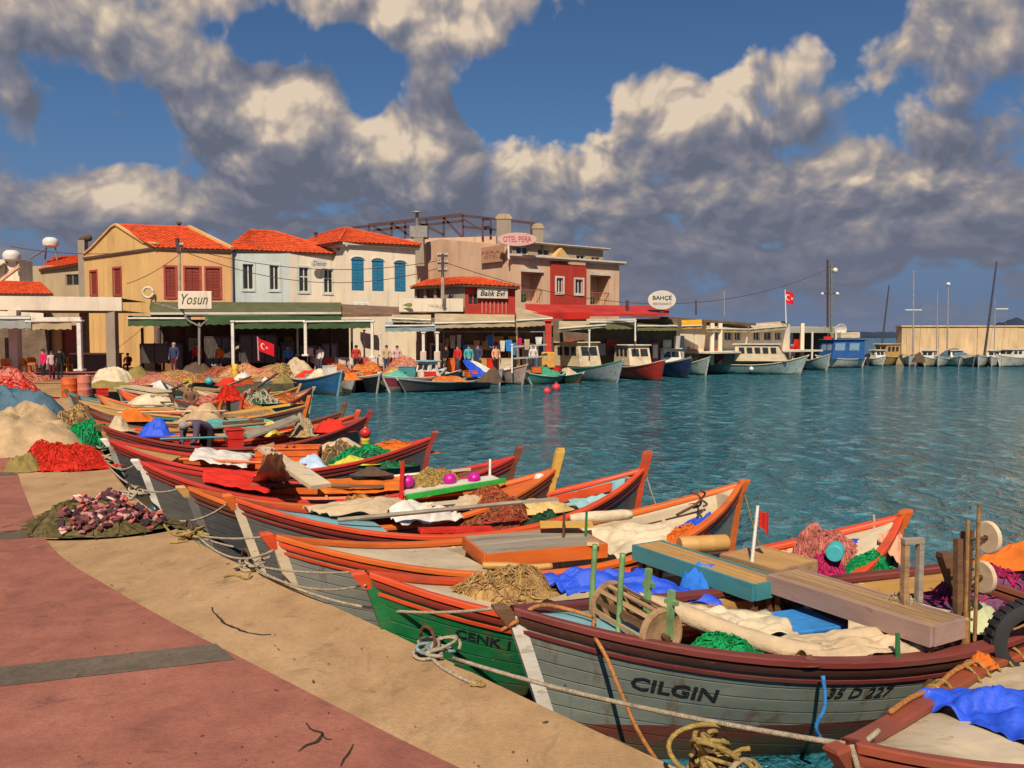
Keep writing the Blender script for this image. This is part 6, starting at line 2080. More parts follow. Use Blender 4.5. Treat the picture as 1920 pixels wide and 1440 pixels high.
# ---------------------------------------------------------------- red restaurant with the white sign
R0, R1 = gpt(872, 58.5), gpt(966, 60)
RL = gpt(778, 62)
h = thing('red_restaurant', 'small red timber restaurant under an orange hip roof with a white signboard', 'restaurant', R0)
zt = zat(534, 59)
zf = zat(592, 59)
mb, pt, dd, nn, L = facade(R0, R1, zf - 2.9, zt, [(.25, 1.0, zat(572, 59), zat(550, 59))])
mb.build('front_wall', PL_RED, h, world=True)
window(h, pt, (.25, 1.0, zat(572, 59), zat(550, 59)), 'two', FRAME_RED, GLASS)
for k in range(7):
    mb = MB()
    uu = 1.25 + k * .30
    mb.beam(pt(uu, zat(589, 59), .05), pt(uu, zat(566, 59), .05), .10, .10)
    mb.build('baluster', paint('pale_red_paint', (.50, .14, .11)), h, world=True)
mb = MB()
mb.beam(pt(-.1, zat(590, 59), .06), pt(L + .1, zat(590, 59), .06), .2, .22)
mb.build('sill_band', P_RED, h, world=True)
mb, pt2, d2, n2, L2 = facade(RL, R0, zat(585, 60), zt, [(k * 1.05 + .2, k * 1.05 + 1.0, zat(560, 60), zat(540, 60)) for k in range(3)])
mb.build('left_wall', PL_GREY, h, world=True)
for k in range(3):
    window(h, pt2, (k * 1.05 + .2, k * 1.05 + 1.0, zat(560, 60), zat(540, 60)), 'plain', FRAME_RED, GLASS)
wallbox(h, [RL + V((.1, .3, 0)), R0 + V((.1, .3, 0)), R1 + V((-.1, .3, 0)), R1 + V((-1, 4, 0)), RL + V((-.2, 4, 0))], 0, zt - .03, PL_GREY, 'rear_walls')
zr = zat(519, 62)
q0, q1 = V((gpt(845, 62.5).x, 62.5, zr)), V((gpt(895, 62.5).x, 62.5, zr))
eA, eB, eC = RL + UPV * zt + V((-.3, -.3, 0)), R0 + UPV * (zt - .02) + V((-.05, -.5, 0)), R1 + UPV * (zt - .1) + V((.35, -.35, 0))
tile_roof(h, eA, eB, q0 + V((.3, 0, 0)), q0 + V((-1.6, .3, -.15)))
tile_roof(h, eB, eC, q1, q0 + V((.3, 0, 0)))
tile_roof(h, eC, eC + V((-.5, 3.5, 0)), q1 + V((0, .2, 0)), q1)
sg = thing('white_name_board', 'white board lettered in black on the red restaurant front', 'sign', Q(930, 560, 58.9))
c = pt(1.95, zat(550, 59), .22)
dd = (R1 - R0).normalized()
n_ = V((dd.y, -dd.x, 0))
mb = MB()
mb.loft([[c - dd * 1.12 + UPV * -.34 + n_ * o, c + dd * 1.12 + UPV * -.34 + n_ * o, c + dd * 1.12 + UPV * .34 + n_ * o, c - dd * 1.12 + UPV * .34 + n_ * o] for o in (-.06, .06)], True, True)
mb.build('board', TRIM_W, sg, world=True)
lettering('Balık Evi', c + n_ * .06, dd, UPV, .38, P_BLACK, sg, .012, 1.85, .25, .02)

# ---------------------------------------------------------------- awnings and posts
def awning(label, a, b, c, d, m, valance=.30, name='awning', tubem=WHITEPOLE, scallop=True, group=None, rail=True):
    """sloping cloth awning: a-b front edge, d-c wall edge"""
    a, b, c, d = V(a), V(b), V(c), V(d)
    root = thing(name, label, 'awning', (a + b) / 2, 0, group)
    mb = MB()
    nu = max(6, int((b - a).length * 2))
    mb.grid(nu, 8, lambda u, v: a.lerp(b, u).lerp(d.lerp(c, u), v) - UPV * (.16 * math.sin(math.pi * v) + .03 * abs(math.sin(u * nu * math.pi / 3)) * math.sin(math.pi * v)))
    o = mb.build('canopy', m, root, smooth='all', world=True)
    if valance:
        mb = MB()
        mb.grid(nu * 2, 3, lambda u, v: a.lerp(b, u) - UPV * (v * valance * ((1 - .12 * abs(math.sin(u * nu * math.pi))) if scallop else 1)) + V((0, .02 * math.sin(u * nu * 2), 0)))
        mb.build('valance', m, root, smooth='all', world=True)
    if rail:
        mb = MB()
        mb.tube([a + UPV * .03 - V((0, .03, 0)), b + UPV * .03 - V((0, .03, 0))], .055, 8)
        mb.build('front_rail', tubem, root, smooth=True, world=True)
    return root
def awn_px(label, x0, y0, x1, y1, d0, d1, back, yb0, yb1, m, **k):
    """front edge through two photo points at distances d0, d1; back edge `back` metres further"""
    a, b = Q(x0, y0, d0), Q(x1, y1, d1)
    return awning(label, a, b, Q(x1, yb1, d1 + back), Q(x0, yb0, d0 + back), m, **k)
def post(label, px, y0, y1, d, r=.075, m=WHITEPOLE, group='white awning posts', base=True, name='awning_post'):
    a, b = Q(px, y1, d), Q(px, y0, d)
    root = thing(name, label, 'post', a, 0, group)
    mb = MB()
    mb.cbox((a + b) / 2, (r * 2, r * 2, (b - a).length), ch=.015)
    mb.build('shaft', m, root, world=True)
    if base:
        mb = MB()
        mb.cbox(a + UPV * .06, (r * 4.4, r * 4.4, .12), ch=.02)
        mb.build('foot', m, root, world=True)
    mb = MB()
    mb.cbox(b - UPV * .05, (r * 3.2, r * 3.2, .10), ch=.02)
    mb.build('head', m, root, world=True)
    return root

def gy(d):
    """photo row of the ground at distance d"""
    r = None
    return 632 + CAMZ * FPX / d * 1.0
# left pavilion with a flat roof
pv = thing('flat_roof_pavilion', 'open pavilion with a broad cream fascia at the left edge', 'pavilion', gpt(100, 52))
a, b_ = Q(-60, 566, 50), Q(229, 569, 52)
mb = MB()
mb.beam(V((a.x, a.y, zat(569, 51))), V((b_.x, b_.y, zat(569, 51))), .35, zat(556, 51) - zat(582, 51))
mb.build('fascia', PL_CREAM, pv, world=True)
mb = MB()
mb.poly([V((a.x, a.y, zat(581, 51))), V((b_.x, b_.y, zat(581, 51))), V((b_.x - 1, b_.y + 6, zat(581, 51))), V((a.x, a.y + 8, zat(581, 51)))])
mb.build('ceiling', PL_GREY, pv, world=True)
mb = MB()
mb.poly([V((a.x, a.y, zat(558, 51))), V((b_.x, b_.y, zat(558, 51))), V((b_.x - 1, b_.y + 6, zat(558, 51))), V((a.x, a.y + 8, zat(558, 51)))])
mb.build('roof_slab', PL_GREY, pv, world=True)
for (px, d, w_) in ((212, 52.0, .55), (160, 57, .4), (30, 50.3, .5), (-20, 56, .5)):
    p = gpt(px, d)
    mb = MB()
    mb.box(p + UPV * (zat(582, d) / 2), (w_, .5, zat(582, d)))
    mb.build('column', PL_GREY if px > 100 else PL_CREAM, pv, world=True)
for (x0, x1, d, m, zh) in ((-60, 95, 58, DARK, 3.4), (118, 145, 58.5, mat('red_panel', (.33, .08, .04)), 3.0), (95, 118, 58.3, PL_YEL, 3.2), (145, 162, 57.5, PL_WHITE, 2.6)):
    p, q = gpt(x0, d), gpt(x1, d)
    mb = MB()
    mb.box(((p.x + q.x) / 2, d, zh / 2), (q.x - p.x, .2, zh))
    mb.build('back_wall', m, pv, world=True)
mb = MB()
p, q = gpt(145, 55), gpt(222, 55)
mb.box(((p.x + q.x) / 2, 55, .55), (q.x - p.x, 1.0, 1.1))
mb.build('counter', mat('counter_front', (.08, .07, .06)), pv, world=True)
mb = MB()
mb.box(((p.x + q.x) / 2, 54.9, 1.14), (q.x - p.x + .2, 1.3, .08))
mb.build('counter_top', PL_CREAM, pv, world=True)
awn_px('grey-green awning at the far left of the pavilion', -60, 598, 58, 598, 47, 47, 2.5, 592, 592, AWN_GREY, valance=.55)
awn_px('cream awning between the far left awning and the white post', 48, 604, 134, 603, 47, 47.5, 2.0, 597, 597, AWN_BEIGE, valance=.45)
post('tall white post with a flared foot on the paving before the pavilion', 150, 600, 696, 46.5, .11)
rl = thing('awning_beam', 'white beam resting on the flared white post before the pavilion', 'beam', Q(105, 598, 46.5))
mb = MB()
mb.beam(Q(60, 599, 46.5), Q(152, 598, 46.5), .18, .22)
mb.build('beam', WHITEPOLE, rl, world=True)

# dark restaurant hall behind the central awnings, with its olive roof
hall = thing('restaurant_hall', 'long low restaurant hall with a green tiled roof behind the awnings', 'restaurant', gpt(500, 56))
A_, B_2 = gpt(290, 57.0), gpt(655, 59.5)
za, zb_ = zat(600, 55), zat(566, 60)
mb = MB()
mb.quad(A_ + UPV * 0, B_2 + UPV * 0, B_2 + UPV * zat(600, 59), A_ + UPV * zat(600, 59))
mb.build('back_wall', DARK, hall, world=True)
def slope_roof(root, x0, x1, d0, d1, yf0, yf1, yb0, yb1, back, m, th=.16, name='roof'):
    a, b = Q(x0, yf0, d0), Q(x1, yf1, d1)
    c, d = Q(x1, yb1, d1 + back), Q(x0, yb0, d0 + back)
    mb = MB()
    mb.loft([[a, b, c, d], [p - UPV * th for p in (a, b, c, d)]], True, True)
    return mb.build(name, m, root, world=True)
ROOF_GREEN = mat('olive_roof', (.10, .105, .045), rough=.8, var=.25, scale=1.5, bump=.5, wave=('X', 3.0, .3), bscale=10)
slope_roof(hall, 282, 640, 53.5, 55.5, 590, 588, 566, 567, 3.6, ROOF_GREEN)
mb = MB()
mb.beam(Q(282, 588, 53.4), Q(640, 587, 55.4), .12, .14)
mb.build('gutter', TRIM_W, hall, world=True)
ROOF_BROWN = mat('brown_roof', (.17, .10, .06), rough=.85, var=.3, scale=1.5, bump=.4)
slope_roof(hall, 636, 800, 56, 58, 590, 588, 570, 578, 4.0, ROOF_BROWN, name='brown_roof')
for k, px in enumerate((268, 300, 345, 390, 470, 505, 560, 620, 660)):
    p = gpt(px, 56.5)
    mb = MB()
    mb.box(p + UPV * 1.4, (.14, .14, 2.8))
    mb.build('hall_post', STEELD, hall, world=True)
# glass wind screens with dark frames in front of the hall
for (x0, x1, d, y0, y1, lb) in ((264, 342, 54, 645, 682, 'grey framed glass wind screen left of the standing man'), (450, 520, 54.5, 628, 682, 'dark framed glass screen behind the red flag'), (385, 432, 54.3, 632, 684, 'dark glass screen right of the red jacket person')):
    r_ = thing('wind_screen', lb, 'screen', Q(x0, y1, d))
    a, b = Q(x0, y1, d), Q(x1, y1, d)
    zt_ = zat(y0, d)
    mb = MB()
    n = 3
    for k in range(n + 1):
        p = a.lerp(b, k / n)
        mb.beam(p, V((p.x, p.y, zt_)), .08, .08)
    mb.beam(V((a.x, a.y, zt_)), V((b.x, b.y, zt_)), .08, .08)
    mb.build('frame', STEELD, r_, world=True)
    for k in range(n):
        p, q = a.lerp(b, (k + .06) / n), a.lerp(b, (k + .94) / n)
        mb = MB()
        mb.box(((p.x + q.x) / 2, p.y, (a.z + zt_) / 2), (q.x - p.x, .03, (zt_ - a.z) * .94))
        mb.build('pane', mat('smoked_pane', (.07, .065, .055), rough=.25, var=.3), r_, world=True)
SHOPM = [plaster('shop_cream', (.62, .50, .34)), plaster('shop_brown', (.26, .12, .06)), GLASS, plaster('shop_grey', (.40, .38, .34)), plaster('shop_red', (.50, .08, .05)), plaster('shop_ochre', (.55, .32, .10)), plaster('shop_white', (.70, .64, .55))]
rnd = random.Random(44)
def shopfronts(root, A, B, n, off=.12):
    dd = (B - A).normalized()
    nn = V((dd.y, -dd.x, 0))
    L = (B - A).length
    x = .2
    k = 0
    while x < L - .6:
        w_ = rnd.uniform(.5, 1.5)
        z0 = rnd.choice((.0, .0, .9, 1.3))
        hh = rnd.uniform(.5, 1.1) if z0 else rnd.uniform(1.6, 2.3)
        c = A + dd * (x + w_ / 2) + nn * (off + .05 * (k % 2)) + UPV * (z0 + hh / 2)
        mb = MB()
        mb.box(c, (w_, .06, hh), math.atan2(dd.y, dd.x))
        mb.build('shop_panel', SHOPM[rnd.randrange(7)], root, world=True)
        if z0 == 0:
            mb = MB()
            mb.box(c + nn * .04 + UPV * .25, (w_ * .7, .04, hh * .55), math.atan2(dd.y, dd.x))
            mb.build('shop_door_glass', SHOPM[rnd.choice((2, 3, 6))], root, world=True)
        x += w_ + rnd.uniform(.08, .5)
        k += 1
shopfronts(hall, A_, B_2, 10)
awn_px('dark green awning with a white rail left of the Yosun sign', 240, 598, 358, 598, 50.5, 51, 3.0, 592, 594, AWN_GREEN, valance=.45)
awn_px('long dark green awning strip under the olive roof', 385, 593, 640, 592, 52.5, 54.5, 1.2, 590, 590, AWN_GREEN, valance=.55, rail=False)
awn_px('pale rimmed green awning between the first and second white post', 436, 604, 572, 603, 50, 51, 3.5, 600, 599, AWN_GREEN, valance=.42)
awn_px('pale rimmed green awning between the second and third white post', 574, 604, 697, 603, 51, 52, 3.5, 600, 599, AWN_GREEN, valance=.42)
awn_px('blue-grey awning right of the third white post', 722, 612, 830, 611, 52.5, 53.5, 3.0, 604, 604, AWN_BLUEG, valance=.35)
awn_px('beige awning below the red restaurant, left part', 735, 598, 808, 601, 53.5, 54, 3, 590, 590, AWN_BEIGE, valance=.20)
awn_px('wide sand coloured awning below the red restaurant', 815, 607, 965, 604, 53, 54.5, 4.0, 588, 590, AWN_BEIGE, valance=.30)
awn_px('peaked sand awning right of the red restaurant', 968, 602, 1036, 598, 54.5, 55.5, 4.0, 576, 592, AWN_BEIGE, valance=.42)
awn_px('slanting beige awning beside the red pillar', 1048, 617, 1136, 610, 55, 57, 3.2, 602, 602, AWN_BEIGE, valance=.15)
awn_px('olive awning above the red hulled boat', 1105, 605, 1192, 604, 58, 60, 3.0, 600, 600, AWN_OLIVE, valance=.50)
awn_px('striped olive awning under the BAHCE sign', 1195, 612, 1270, 612, 59.5, 61.5, 3.0, 600, 600, AWN_OLIVE, valance=.32)
awn_px('yellow awning right of the striped olive one', 1278, 612, 1316, 611, 62, 63, 3.0, 600, 599, AWN_YEL, valance=.2)
PX = [(437, 601, 690, 50, 'first white awning post, standing among the tan net heaps'), (573, 602, 668, 51, 'second white awning post behind the beige peaked heap'), (698, 601, 672, 52, 'third white awning post right of the white shirts'), (558, 612, 668, 54, 'thin post just left of the second white post'), (683, 618, 672, 54.5, 'thin post just left of the third white post'), (713, 625, 668, 55, 'slim pole right of the third white post')]
for (px, y0, y1, d, lb) in PX:
    post(lb, px, y0, y1, d, .085 if d < 53 else .05)
for (px, lb) in ((794, 'left of two thick based white pillars under the blue-grey awning'), (820, 'right of two thick based white pillars under the blue-grey awning')):
    r_ = post(lb, px, 622, 690, 51.5, .085, group='thick based white pillars', base=False, name='white_pillar')
    mb = MB()
    mb.cbox(Q(px, 674, 51.5), (.36, .36, 1.0), ch=.04)
    mb.build('thick_base', plaster('pinkish_white', (.60, .44, .36)), r_, world=True)
pl2 = post('red pillar with an orange base beside the white cabin boat', 1028, 600, 690, 53.5, .20, P_RED, None, name='red_pillar', base=False)
mb = MB()
mb.cbox(Q(1028, 675, 53.5), (.85, .85, 1.0), ch=.05)
mb.build('orange_base', mat('orange_base', (.55, .28, .06)), pl2, world=True)
for (px, y0, y1, d, lb) in ((1191, 600, 640, 58, 'white frame post right of the olive awning'), (1105, 618, 652, 56, 'thin white post by the slanting beige awning'), (960, 645, 700, 51, 'slim white mast-like pole left of the pipe railing')):
    post(lb, px, y0, y1, d, .05, base=False)

# red awning roof band under the hotel
rb_ = thing('red_roof_band', 'long red sloping roof between the red restaurant and the oval BAHCE sign', 'roof', gpt(1090, 60))
slope_roof(rb_, 985, 1255, 58.5, 62, 590, 588, 570, 574, 3.5, mat('red_sheet_roof', (.42, .028, .018), rough=.6, var=.25, scale=.8, bump=.3))
mb = MB()
mb.beam(Q(985, 593, 58.4), Q(1105, 592, 60), .1, .5)
mb.build('red_valance', AWN_RED, rb_, world=True)
mb = MB()
mb.beam(Q(1100, 600, 58.2), Q(1192, 599, 59.5), .1, .14)
mb.build('white_gutter', TRIM_W, rb_, world=True)
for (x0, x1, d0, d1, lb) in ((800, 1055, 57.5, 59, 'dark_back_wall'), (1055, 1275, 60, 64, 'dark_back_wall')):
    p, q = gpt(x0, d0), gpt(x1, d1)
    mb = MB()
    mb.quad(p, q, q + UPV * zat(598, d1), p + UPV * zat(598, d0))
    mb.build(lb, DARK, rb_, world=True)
shopfronts(rb_, gpt(800, 57.4), gpt(1055, 58.9), 10)
shopfronts(rb_, gpt(1055, 59.9), gpt(1275, 63.9), 10)
# cream parapet with green emblem left of the red restaurant
pw_ = thing('cream_parapet', 'cream parapet board with a green leaf emblem left of the red restaurant', 'parapet', Q(810, 583, 58))
a, b = Q(748, 572, 57), Q(868, 572, 58)
mb = MB()
mb.beam(a, b, .2, .88)
mb.build('board', PL_CREAM, pw_, world=True)
mb = MB()
c = Q(763, 572, 56.8)
mb.poly([c + V((math.cos(t_) * .36, -.02, math.sin(t_) * .11 + .06 * math.sin(2 * t_))) for t_ in [i * 2 * math.pi / 14 for i in range(14)]])
mb.build('emblem', mat('leaf_green', (.16, .18, .02), bump=0), pw_, world=True)
lettering('RESTAURANT', Q(815, 573, 57.4), V((1, .08, 0)), UPV, .14, mat('tan_letters', (.30, .24, .14), bump=0), pw_, .02, 1.7)

# ---------------------------------------------------------------- low restaurants to the right
lr = thing('low_restaurant', 'low restaurant with a brown sheet roof and cream front right of the yellow awning', 'restaurant', gpt(1380, 70))
a, b = gpt(1272, 66), gpt(1480, 78)
zlo = zat(655, 70)
hs = []
for (x0, x1) in ((1333, 1353), (1358, 1372), (1377, 1388), (1412, 1424), (1432, 1446), (1452, 1464)):
    hs.append((ux(a, b, 0, 0, x0), ux(a, b, 0, 0, x1), zat(638, 72), zat(622, 72)))
mb, pt, dd, nn, L = facade(a, b, 0, zat(605, 70), hs)
mb.build('front_wall', PL_WHITE, lr, world=True)
for q in hs:
    window(lr, pt, q, 'two', TRIM_W, GLASS)
mb = MB()
mb.loft([[pt(-1, zat(596, 66), .6), pt(ux(a, b, 0, 0, 1405), zat(606, 72), .6), pt(ux(a, b, 0, 0, 1405), zat(600, 72), -4), pt(-1, zat(588, 66), -4)]] + [[p - UPV * .2 for p in (pt(-1, zat(596, 66), .6), pt(ux(a, b, 0, 0, 1405), zat(606, 72), .6), pt(ux(a, b, 0, 0, 1405), zat(600, 72), -4), pt(-1, zat(588, 66), -4))]], True, True)
mb.build('brown_roof', ROOF_BROWN, lr, world=True)
awn_px('cream awning along the low restaurant, left half', 1325, 617, 1402, 618, 66, 71, 3, 600, 606, cloth('straw_awning', (.46, .34, .15), scale=1), valance=.25)
awn_px('cream awning along the low restaurant, right half', 1405, 618, 1475, 612, 71, 75.5, 3, 607, 602, AWN_BEIGE, valance=.3)
mb = MB()
mb.loft([[pt(0, zat(659, 66), 3.2), pt(L, zat(655, 78), 3.2), pt(L, zat(655, 78), .05), pt(0, zat(659, 66), .05)], [pt(0, zat(662, 66), 3.2), pt(L, zat(658, 78), 3.2), pt(L, zat(658, 78), .05), pt(0, zat(662, 66), .05)]], True, True)
mb.build('terrace_ledge', PL_CREAM, lr, world=True)
for px in (1310, 1325, 1480):
    uu = ux(a, b, 0, 0, px)
    mb = MB()
    mb.beam(pt(uu, 0, 1.2), pt(uu, zat(606, 68 if px < 1400 else 77), 1.2), .3, .3)
    mb.build('pillar', PL_WHITE, lr, world=True)
kb = thing('flat_kiosk', 'flat roofed dark kiosk with red banners at the end of the restaurants', 'kiosk', gpt(1530, 82))
p, q = gpt(1482, 79), gpt(1568, 83)
mb = MB()
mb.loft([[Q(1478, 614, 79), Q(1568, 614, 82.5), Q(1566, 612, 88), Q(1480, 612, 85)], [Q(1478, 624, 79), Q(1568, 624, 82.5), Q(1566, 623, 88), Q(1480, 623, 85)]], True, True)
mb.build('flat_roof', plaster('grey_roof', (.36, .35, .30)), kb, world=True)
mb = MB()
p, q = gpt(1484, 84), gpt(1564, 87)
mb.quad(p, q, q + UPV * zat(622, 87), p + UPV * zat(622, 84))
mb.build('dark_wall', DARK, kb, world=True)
for (x0, x1, y0, y1, d) in ((1544, 1560, 631, 650, 81), (1488, 1498, 636, 660, 80)):
    a_, b__ = Q(x0, y1, d), Q(x1, y0, d)
    mb = MB()
    mb.grid(6, 4, lambda u, v: (a_.x + (b__.x - a_.x) * u, d + .06 * math.sin(u * 9), a_.z + (b__.z - a_.z) * v))
    mb.build('red_banner', C_RED, kb, world=True)
for px in (1484, 1522, 1566):
    mb = MB()
    mb.beam(gpt(px, 80.5), gpt(px, 80.5) + UPV * zat(622, 80.5), .16, .16)
    mb.build('kiosk_post', TRIM_W, kb, world=True)

# Yosun sign and the oval BAHCE sign
sg = thing('script_sign', 'cream board with dark green Yosun script on a bracket over the green awnings', 'sign', Q(366, 590, 50.5))
c = Q(366, 563, 50.5)
mb = MB()
mb.cbox(c, (1.98, .16, 1.06), ch=.03)
mb.build('board', PL_CREAM, sg, world=True)
lettering('Yosun', c + V((0, -.08, .06)), V((1, 0, 0)), UPV, .62, mat('dark_green_letters', (.03, .06, .025), bump=0), sg, .012, 1.55, .35)
mb = MB()
for (x0, y0, x1, y1) in ((340, 580, 352, 600), (352, 600, 375, 612), (375, 612, 390, 598), (345, 590, 390, 590), (290, 568, 345, 582)):
    mb.beam(Q(x0, y0, 50.7), Q(x1, y1, 50.7), .08, .08)
mb.build('bracket', STEEL, sg, world=True)['kind'] = 'stuff'
mb = MB()
mb.beam(Q(374, 605, 50.8), Q(374, 684, 50.8), .13, .13)
mb.build('sign_post', STEEL, sg, world=True)
sg = thing('oval_sign', 'white oval sign with BAHCE lettering on the roof ridge', 'sign', Q(1240, 583, 62))
c = Q(1241, 563, 62)
mb = MB()
mb.loft([[c + V((math.cos(a) * 1.02 * k, o, math.sin(a) * .70 * k)) for a in [i * 2 * math.pi / 28 for i in range(28)]] for (k, o) in ((.96, -.10), (1, -.07), (1, .07), (.96, .10))], True, True)
mb.build('board', TRIM_W, sg, world=True)
lettering('BAHÇE', c + V((0, -.10, .14)), V((1, 0, 0)), UPV, .36, P_BLACK, sg, .012, 1.35, 0, .02)
lettering('RESTAURANT', c + V((0, -.10, -.26)), V((1, 0, 0)), UPV, .15, P_BLACK, sg, .012, 1.3)
mb = MB()
mb.beam(c + V((0, .1, -.65)), c + V((0, .1, -1.0)), .3, .2)
mb.build('bracket', STEELD, sg, world=True)

# ---------------------------------------------------------------- small houses at the far left
h = thing('rear_house', 'cream and grey house with an orange lean-to roof left of the yellow house', 'house', gpt(110, 76))
wallbox(h, [gpt(68, 76), gpt(158, 74), gpt(160, 84), gpt(68, 86)], 0, zat(500, 76), PL_GREY, 'wall')
mb, pt, dd, nn, L = facade(gpt(66, 75.6), gpt(162, 73.6), 0, zat(498, 75), [(ux(gpt(66, 75.6), gpt(162, 73.6), 0, 0, 127), ux(gpt(66, 75.6), gpt(162, 73.6), 0, 0, 152), zat(536, 74.5), zat(515, 74.5))])
mb.build('front_wall', PL_STONE, h, world=True)
window(h, pt, (ux(gpt(66, 75.6), gpt(162, 73.6), 0, 0, 127), ux(gpt(66, 75.6), gpt(162, 73.6), 0, 0, 152), zat(536, 74.5), zat(515, 74.5)), 'two', PL_GREY, GLASS)
tile_roof(h, Q(72, 506, 75), Q(156, 492, 73), Q(156, 478, 80), Q(100, 482, 82))
mb = MB()
mb.box(Q(157, 520, 70), (.55, .6, zat(452, 70) - zat(590, 70)))
mb.build('chimney', PL_GREY, h, world=True)
for (px, py) in ((155, 449), (166, 446)):
    mb = MB()
    mb.ball(Q(px, py, 70), .30, 8)
    mb.build('cowl', ROOF_E, h, world=True)
h = thing('corner_house', 'white walled house with an orange hip roof at the left frame edge', 'house', gpt(20, 66))
wallbox(h, [gpt(-60, 66), gpt(84, 66), gpt(84, 74), gpt(-60, 76)], 0, zat(552, 66), PL_WHITE, 'wall')
tile_roof(h, Q(-60, 551, 65), Q(100, 551, 65), Q(76, 529, 69), Q(8, 527, 69))
mb = MB()
mb.box(Q(20, 520, 72), (2.6, 2, zat(497, 72) - zat(560, 72)))
mb.build('upper_wall', PL_WHITE, h, world=True)
mb = MB()
mb.beam(Q(0, 527, 69), Q(36, 500, 69), .3, .2)
mb.build('roof_verge', PL_PINK, h, world=True)
for (px, py, d, lb) in ((95, 455, 78, 'white spherical water tank above the lean-to roof'), (22, 480, 71, 'white spherical water tank at the left frame edge')):
    tk = thing('solar_tank', lb, 'water tank', Q(px, py + 20, d), 0, 'white roof tanks')
    c = Q(px, py, d)
    mb = MB()
    mb.lathe(c - UPV * .45, [(.3, 0), (.62, .15), (.70, .45), (.62, .72), (.4, .9), (.05, .95)], 14)
    mb.build('tank', C_WHITEP, tk, smooth=True, world=True)
    mb = MB()
    for s in (-.4, .4):
        mb.beam(c + V((s, 0, -.45)), c + V((s * 1.4, 0, -1.6)), .1, .1)
    mb.beam(c + V((-.5, -.1, -.6)), c + V((-1.6, -.6, -1.5)), .9, .08)
    mb.build('stand', STEEL, tk, world=True)
lamp = thing('globe_lamp', 'pale round wall lamp on the yellow gable wall', 'lamp', Q(281, 549, 60))
mb = MB()
c = Q(281, 549, 60.2)
mb.tube([c + V((math.cos(a) * .36, -.3, math.sin(a) * .36)) for a in [i * 2 * math.pi / 18 for i in range(19)]], .09, 6)
mb.build('hoop', TRIM_W, lamp, smooth='all', world=True)
mb = MB()
mb.beam(c + V((.1, -.3, -.4)), c + V((.5, .3, -.5)), .08, .08)
mb.build('arm', STEEL, lamp, world=True)
# ================================================================== boats and masts along the far quay
def far_boat(label, bow_px, bow_d, stern_px, stern_d, **k):
    a, b = gpt(bow_px, bow_d), gpt(stern_px, stern_d)
    d = dict(beam=2.0, zb=1.25, zm=.75, zs=.9, ribs=0, detail=0, post=.06, spost=.05, group='boats moored along the far quay', thwarts=(), fdeck=.34, adeck=.9, rake=.6, head=P_WHITE)
    d.update(k)
    return Boat(label, a, b, **d)
def far_cabin(b, t0, t1, w_, z0, h_, m, roofm, nwin=3, name='cabin', glass=GLASS, over=.12, slant=.25):
    """wheelhouse with raked front, side windows and an overhanging roof, as parts of the boat"""
    x0, x1 = -b.L / 2 + b.L * t0, -b.L / 2 + b.L * t1
    mb = MB()
    lo = [V((x0, -w_ / 2, z0)), V((x1, -w_ / 2, z0)), V((x1, w_ / 2, z0)), V((x0, w_ / 2, z0))]
    hi = [V((x0 + slant, -w_ * .46, z0 + h_)), V((x1, -w_ * .46, z0 + h_)), V((x1, w_ * .46, z0 + h_)), V((x0 + slant, w_ * .46, z0 + h_))]
    mb.loft([lo, hi], True, True)
    c = mb.build(name, m, b.root)
    mb = MB()
    mb.cbox(((x0 + x1 + slant) / 2, 0, z0 + h_ + .04), (x1 - x0 - slant + 2 * over + .2, w_ + over, .09), ch=.03)
    mb.build('cabin_roof', roofm, b.root)
    for sgn in (-1, 1):
        for k in range(nwin):
            a = x0 + slant + .12 + (x1 - x0 - slant - .2) * k / nwin
            bb = a + (x1 - x0 - slant - .2) / nwin * .68
            y = sgn * (w_ * .48 + .012)
            mb = MB()
            mb.quad(V((a - .06, y + sgn * .004, z0 + h_ * .46)), V((bb - .06, y + sgn * .004, z0 + h_ * .46)), V((bb, y - sgn * .008, z0 + h_ * .84)), V((a, y - sgn * .008, z0 + h_ * .84)))
            mb.build('cabin_window', glass, b.root)
    for k in range(2):
        y0 = -w_ * .38 + k * w_ * .40
        mb = MB()
        f = lambda q: x0 + slant * q - .015
        mb.quad(V((f(.46), y0, z0 + h_ * .46)), V((f(.46), y0 + w_ * .33, z0 + h_ * .46)), V((f(.84), y0 + w_ * .33, z0 + h_ * .84)), V((f(.84), y0, z0 + h_ * .84)))
        mb.build('cabin_window', glass, b.root)
    return c
P_PINKW = paint('pinkish_white_paint', (.52, .38, .32))
P_SEAG = paint('sea_green_paint', (.05, .24, .17))
P_SLATE = paint('slate_paint', (.27, .32, .34))
P_TEALW = paint('pale_teal_paint', (.36, .46, .43))
F1 = far_boat('deep blue boat with a cream rail and red cargo, first along the far quay', 641, 41.5, 552, 46.5, hull=P_BLUE, boot=P_NAVY, inner=P_CREAM, cap=P_CREAM, rail=P_BLUE, stem=P_LTBLUE, deck=P_CREAM, side=P_CREAM, beam=2.1)
heap('red_sack', 'red cloth heap on the deep blue boat', 'tarp bundle', F1.at(.62, .2, .8), .7, .4, .36, C_RED, 0, 101.0, pw=2.4)
heap('white_sack', 'off-white canvas heap in front of the red one on the blue boat', 'tarp bundle', F1.at(.45, -.2, .80), .9, .6, .42, C_CREAM, 0, 102.0, pw=2.4)
boxy('white_box', 'white fish box on the bow of the deep blue boat', 'box', F1.at(.24, .0, 1.0), (.6, .5, .45), C_WHITEP, F1.rz)
F2 = far_boat('low white and black boat beside the deep blue one', 712, 43.5, 648, 49, hull=P_BLACK, boot=P_BLACK, inner=P_GREY, cap=P_WHITE, rail=P_WHITE, stem=P_WHITE, deck=P_WHITE, side=P_WHITE, beam=1.8, zb=1.0)
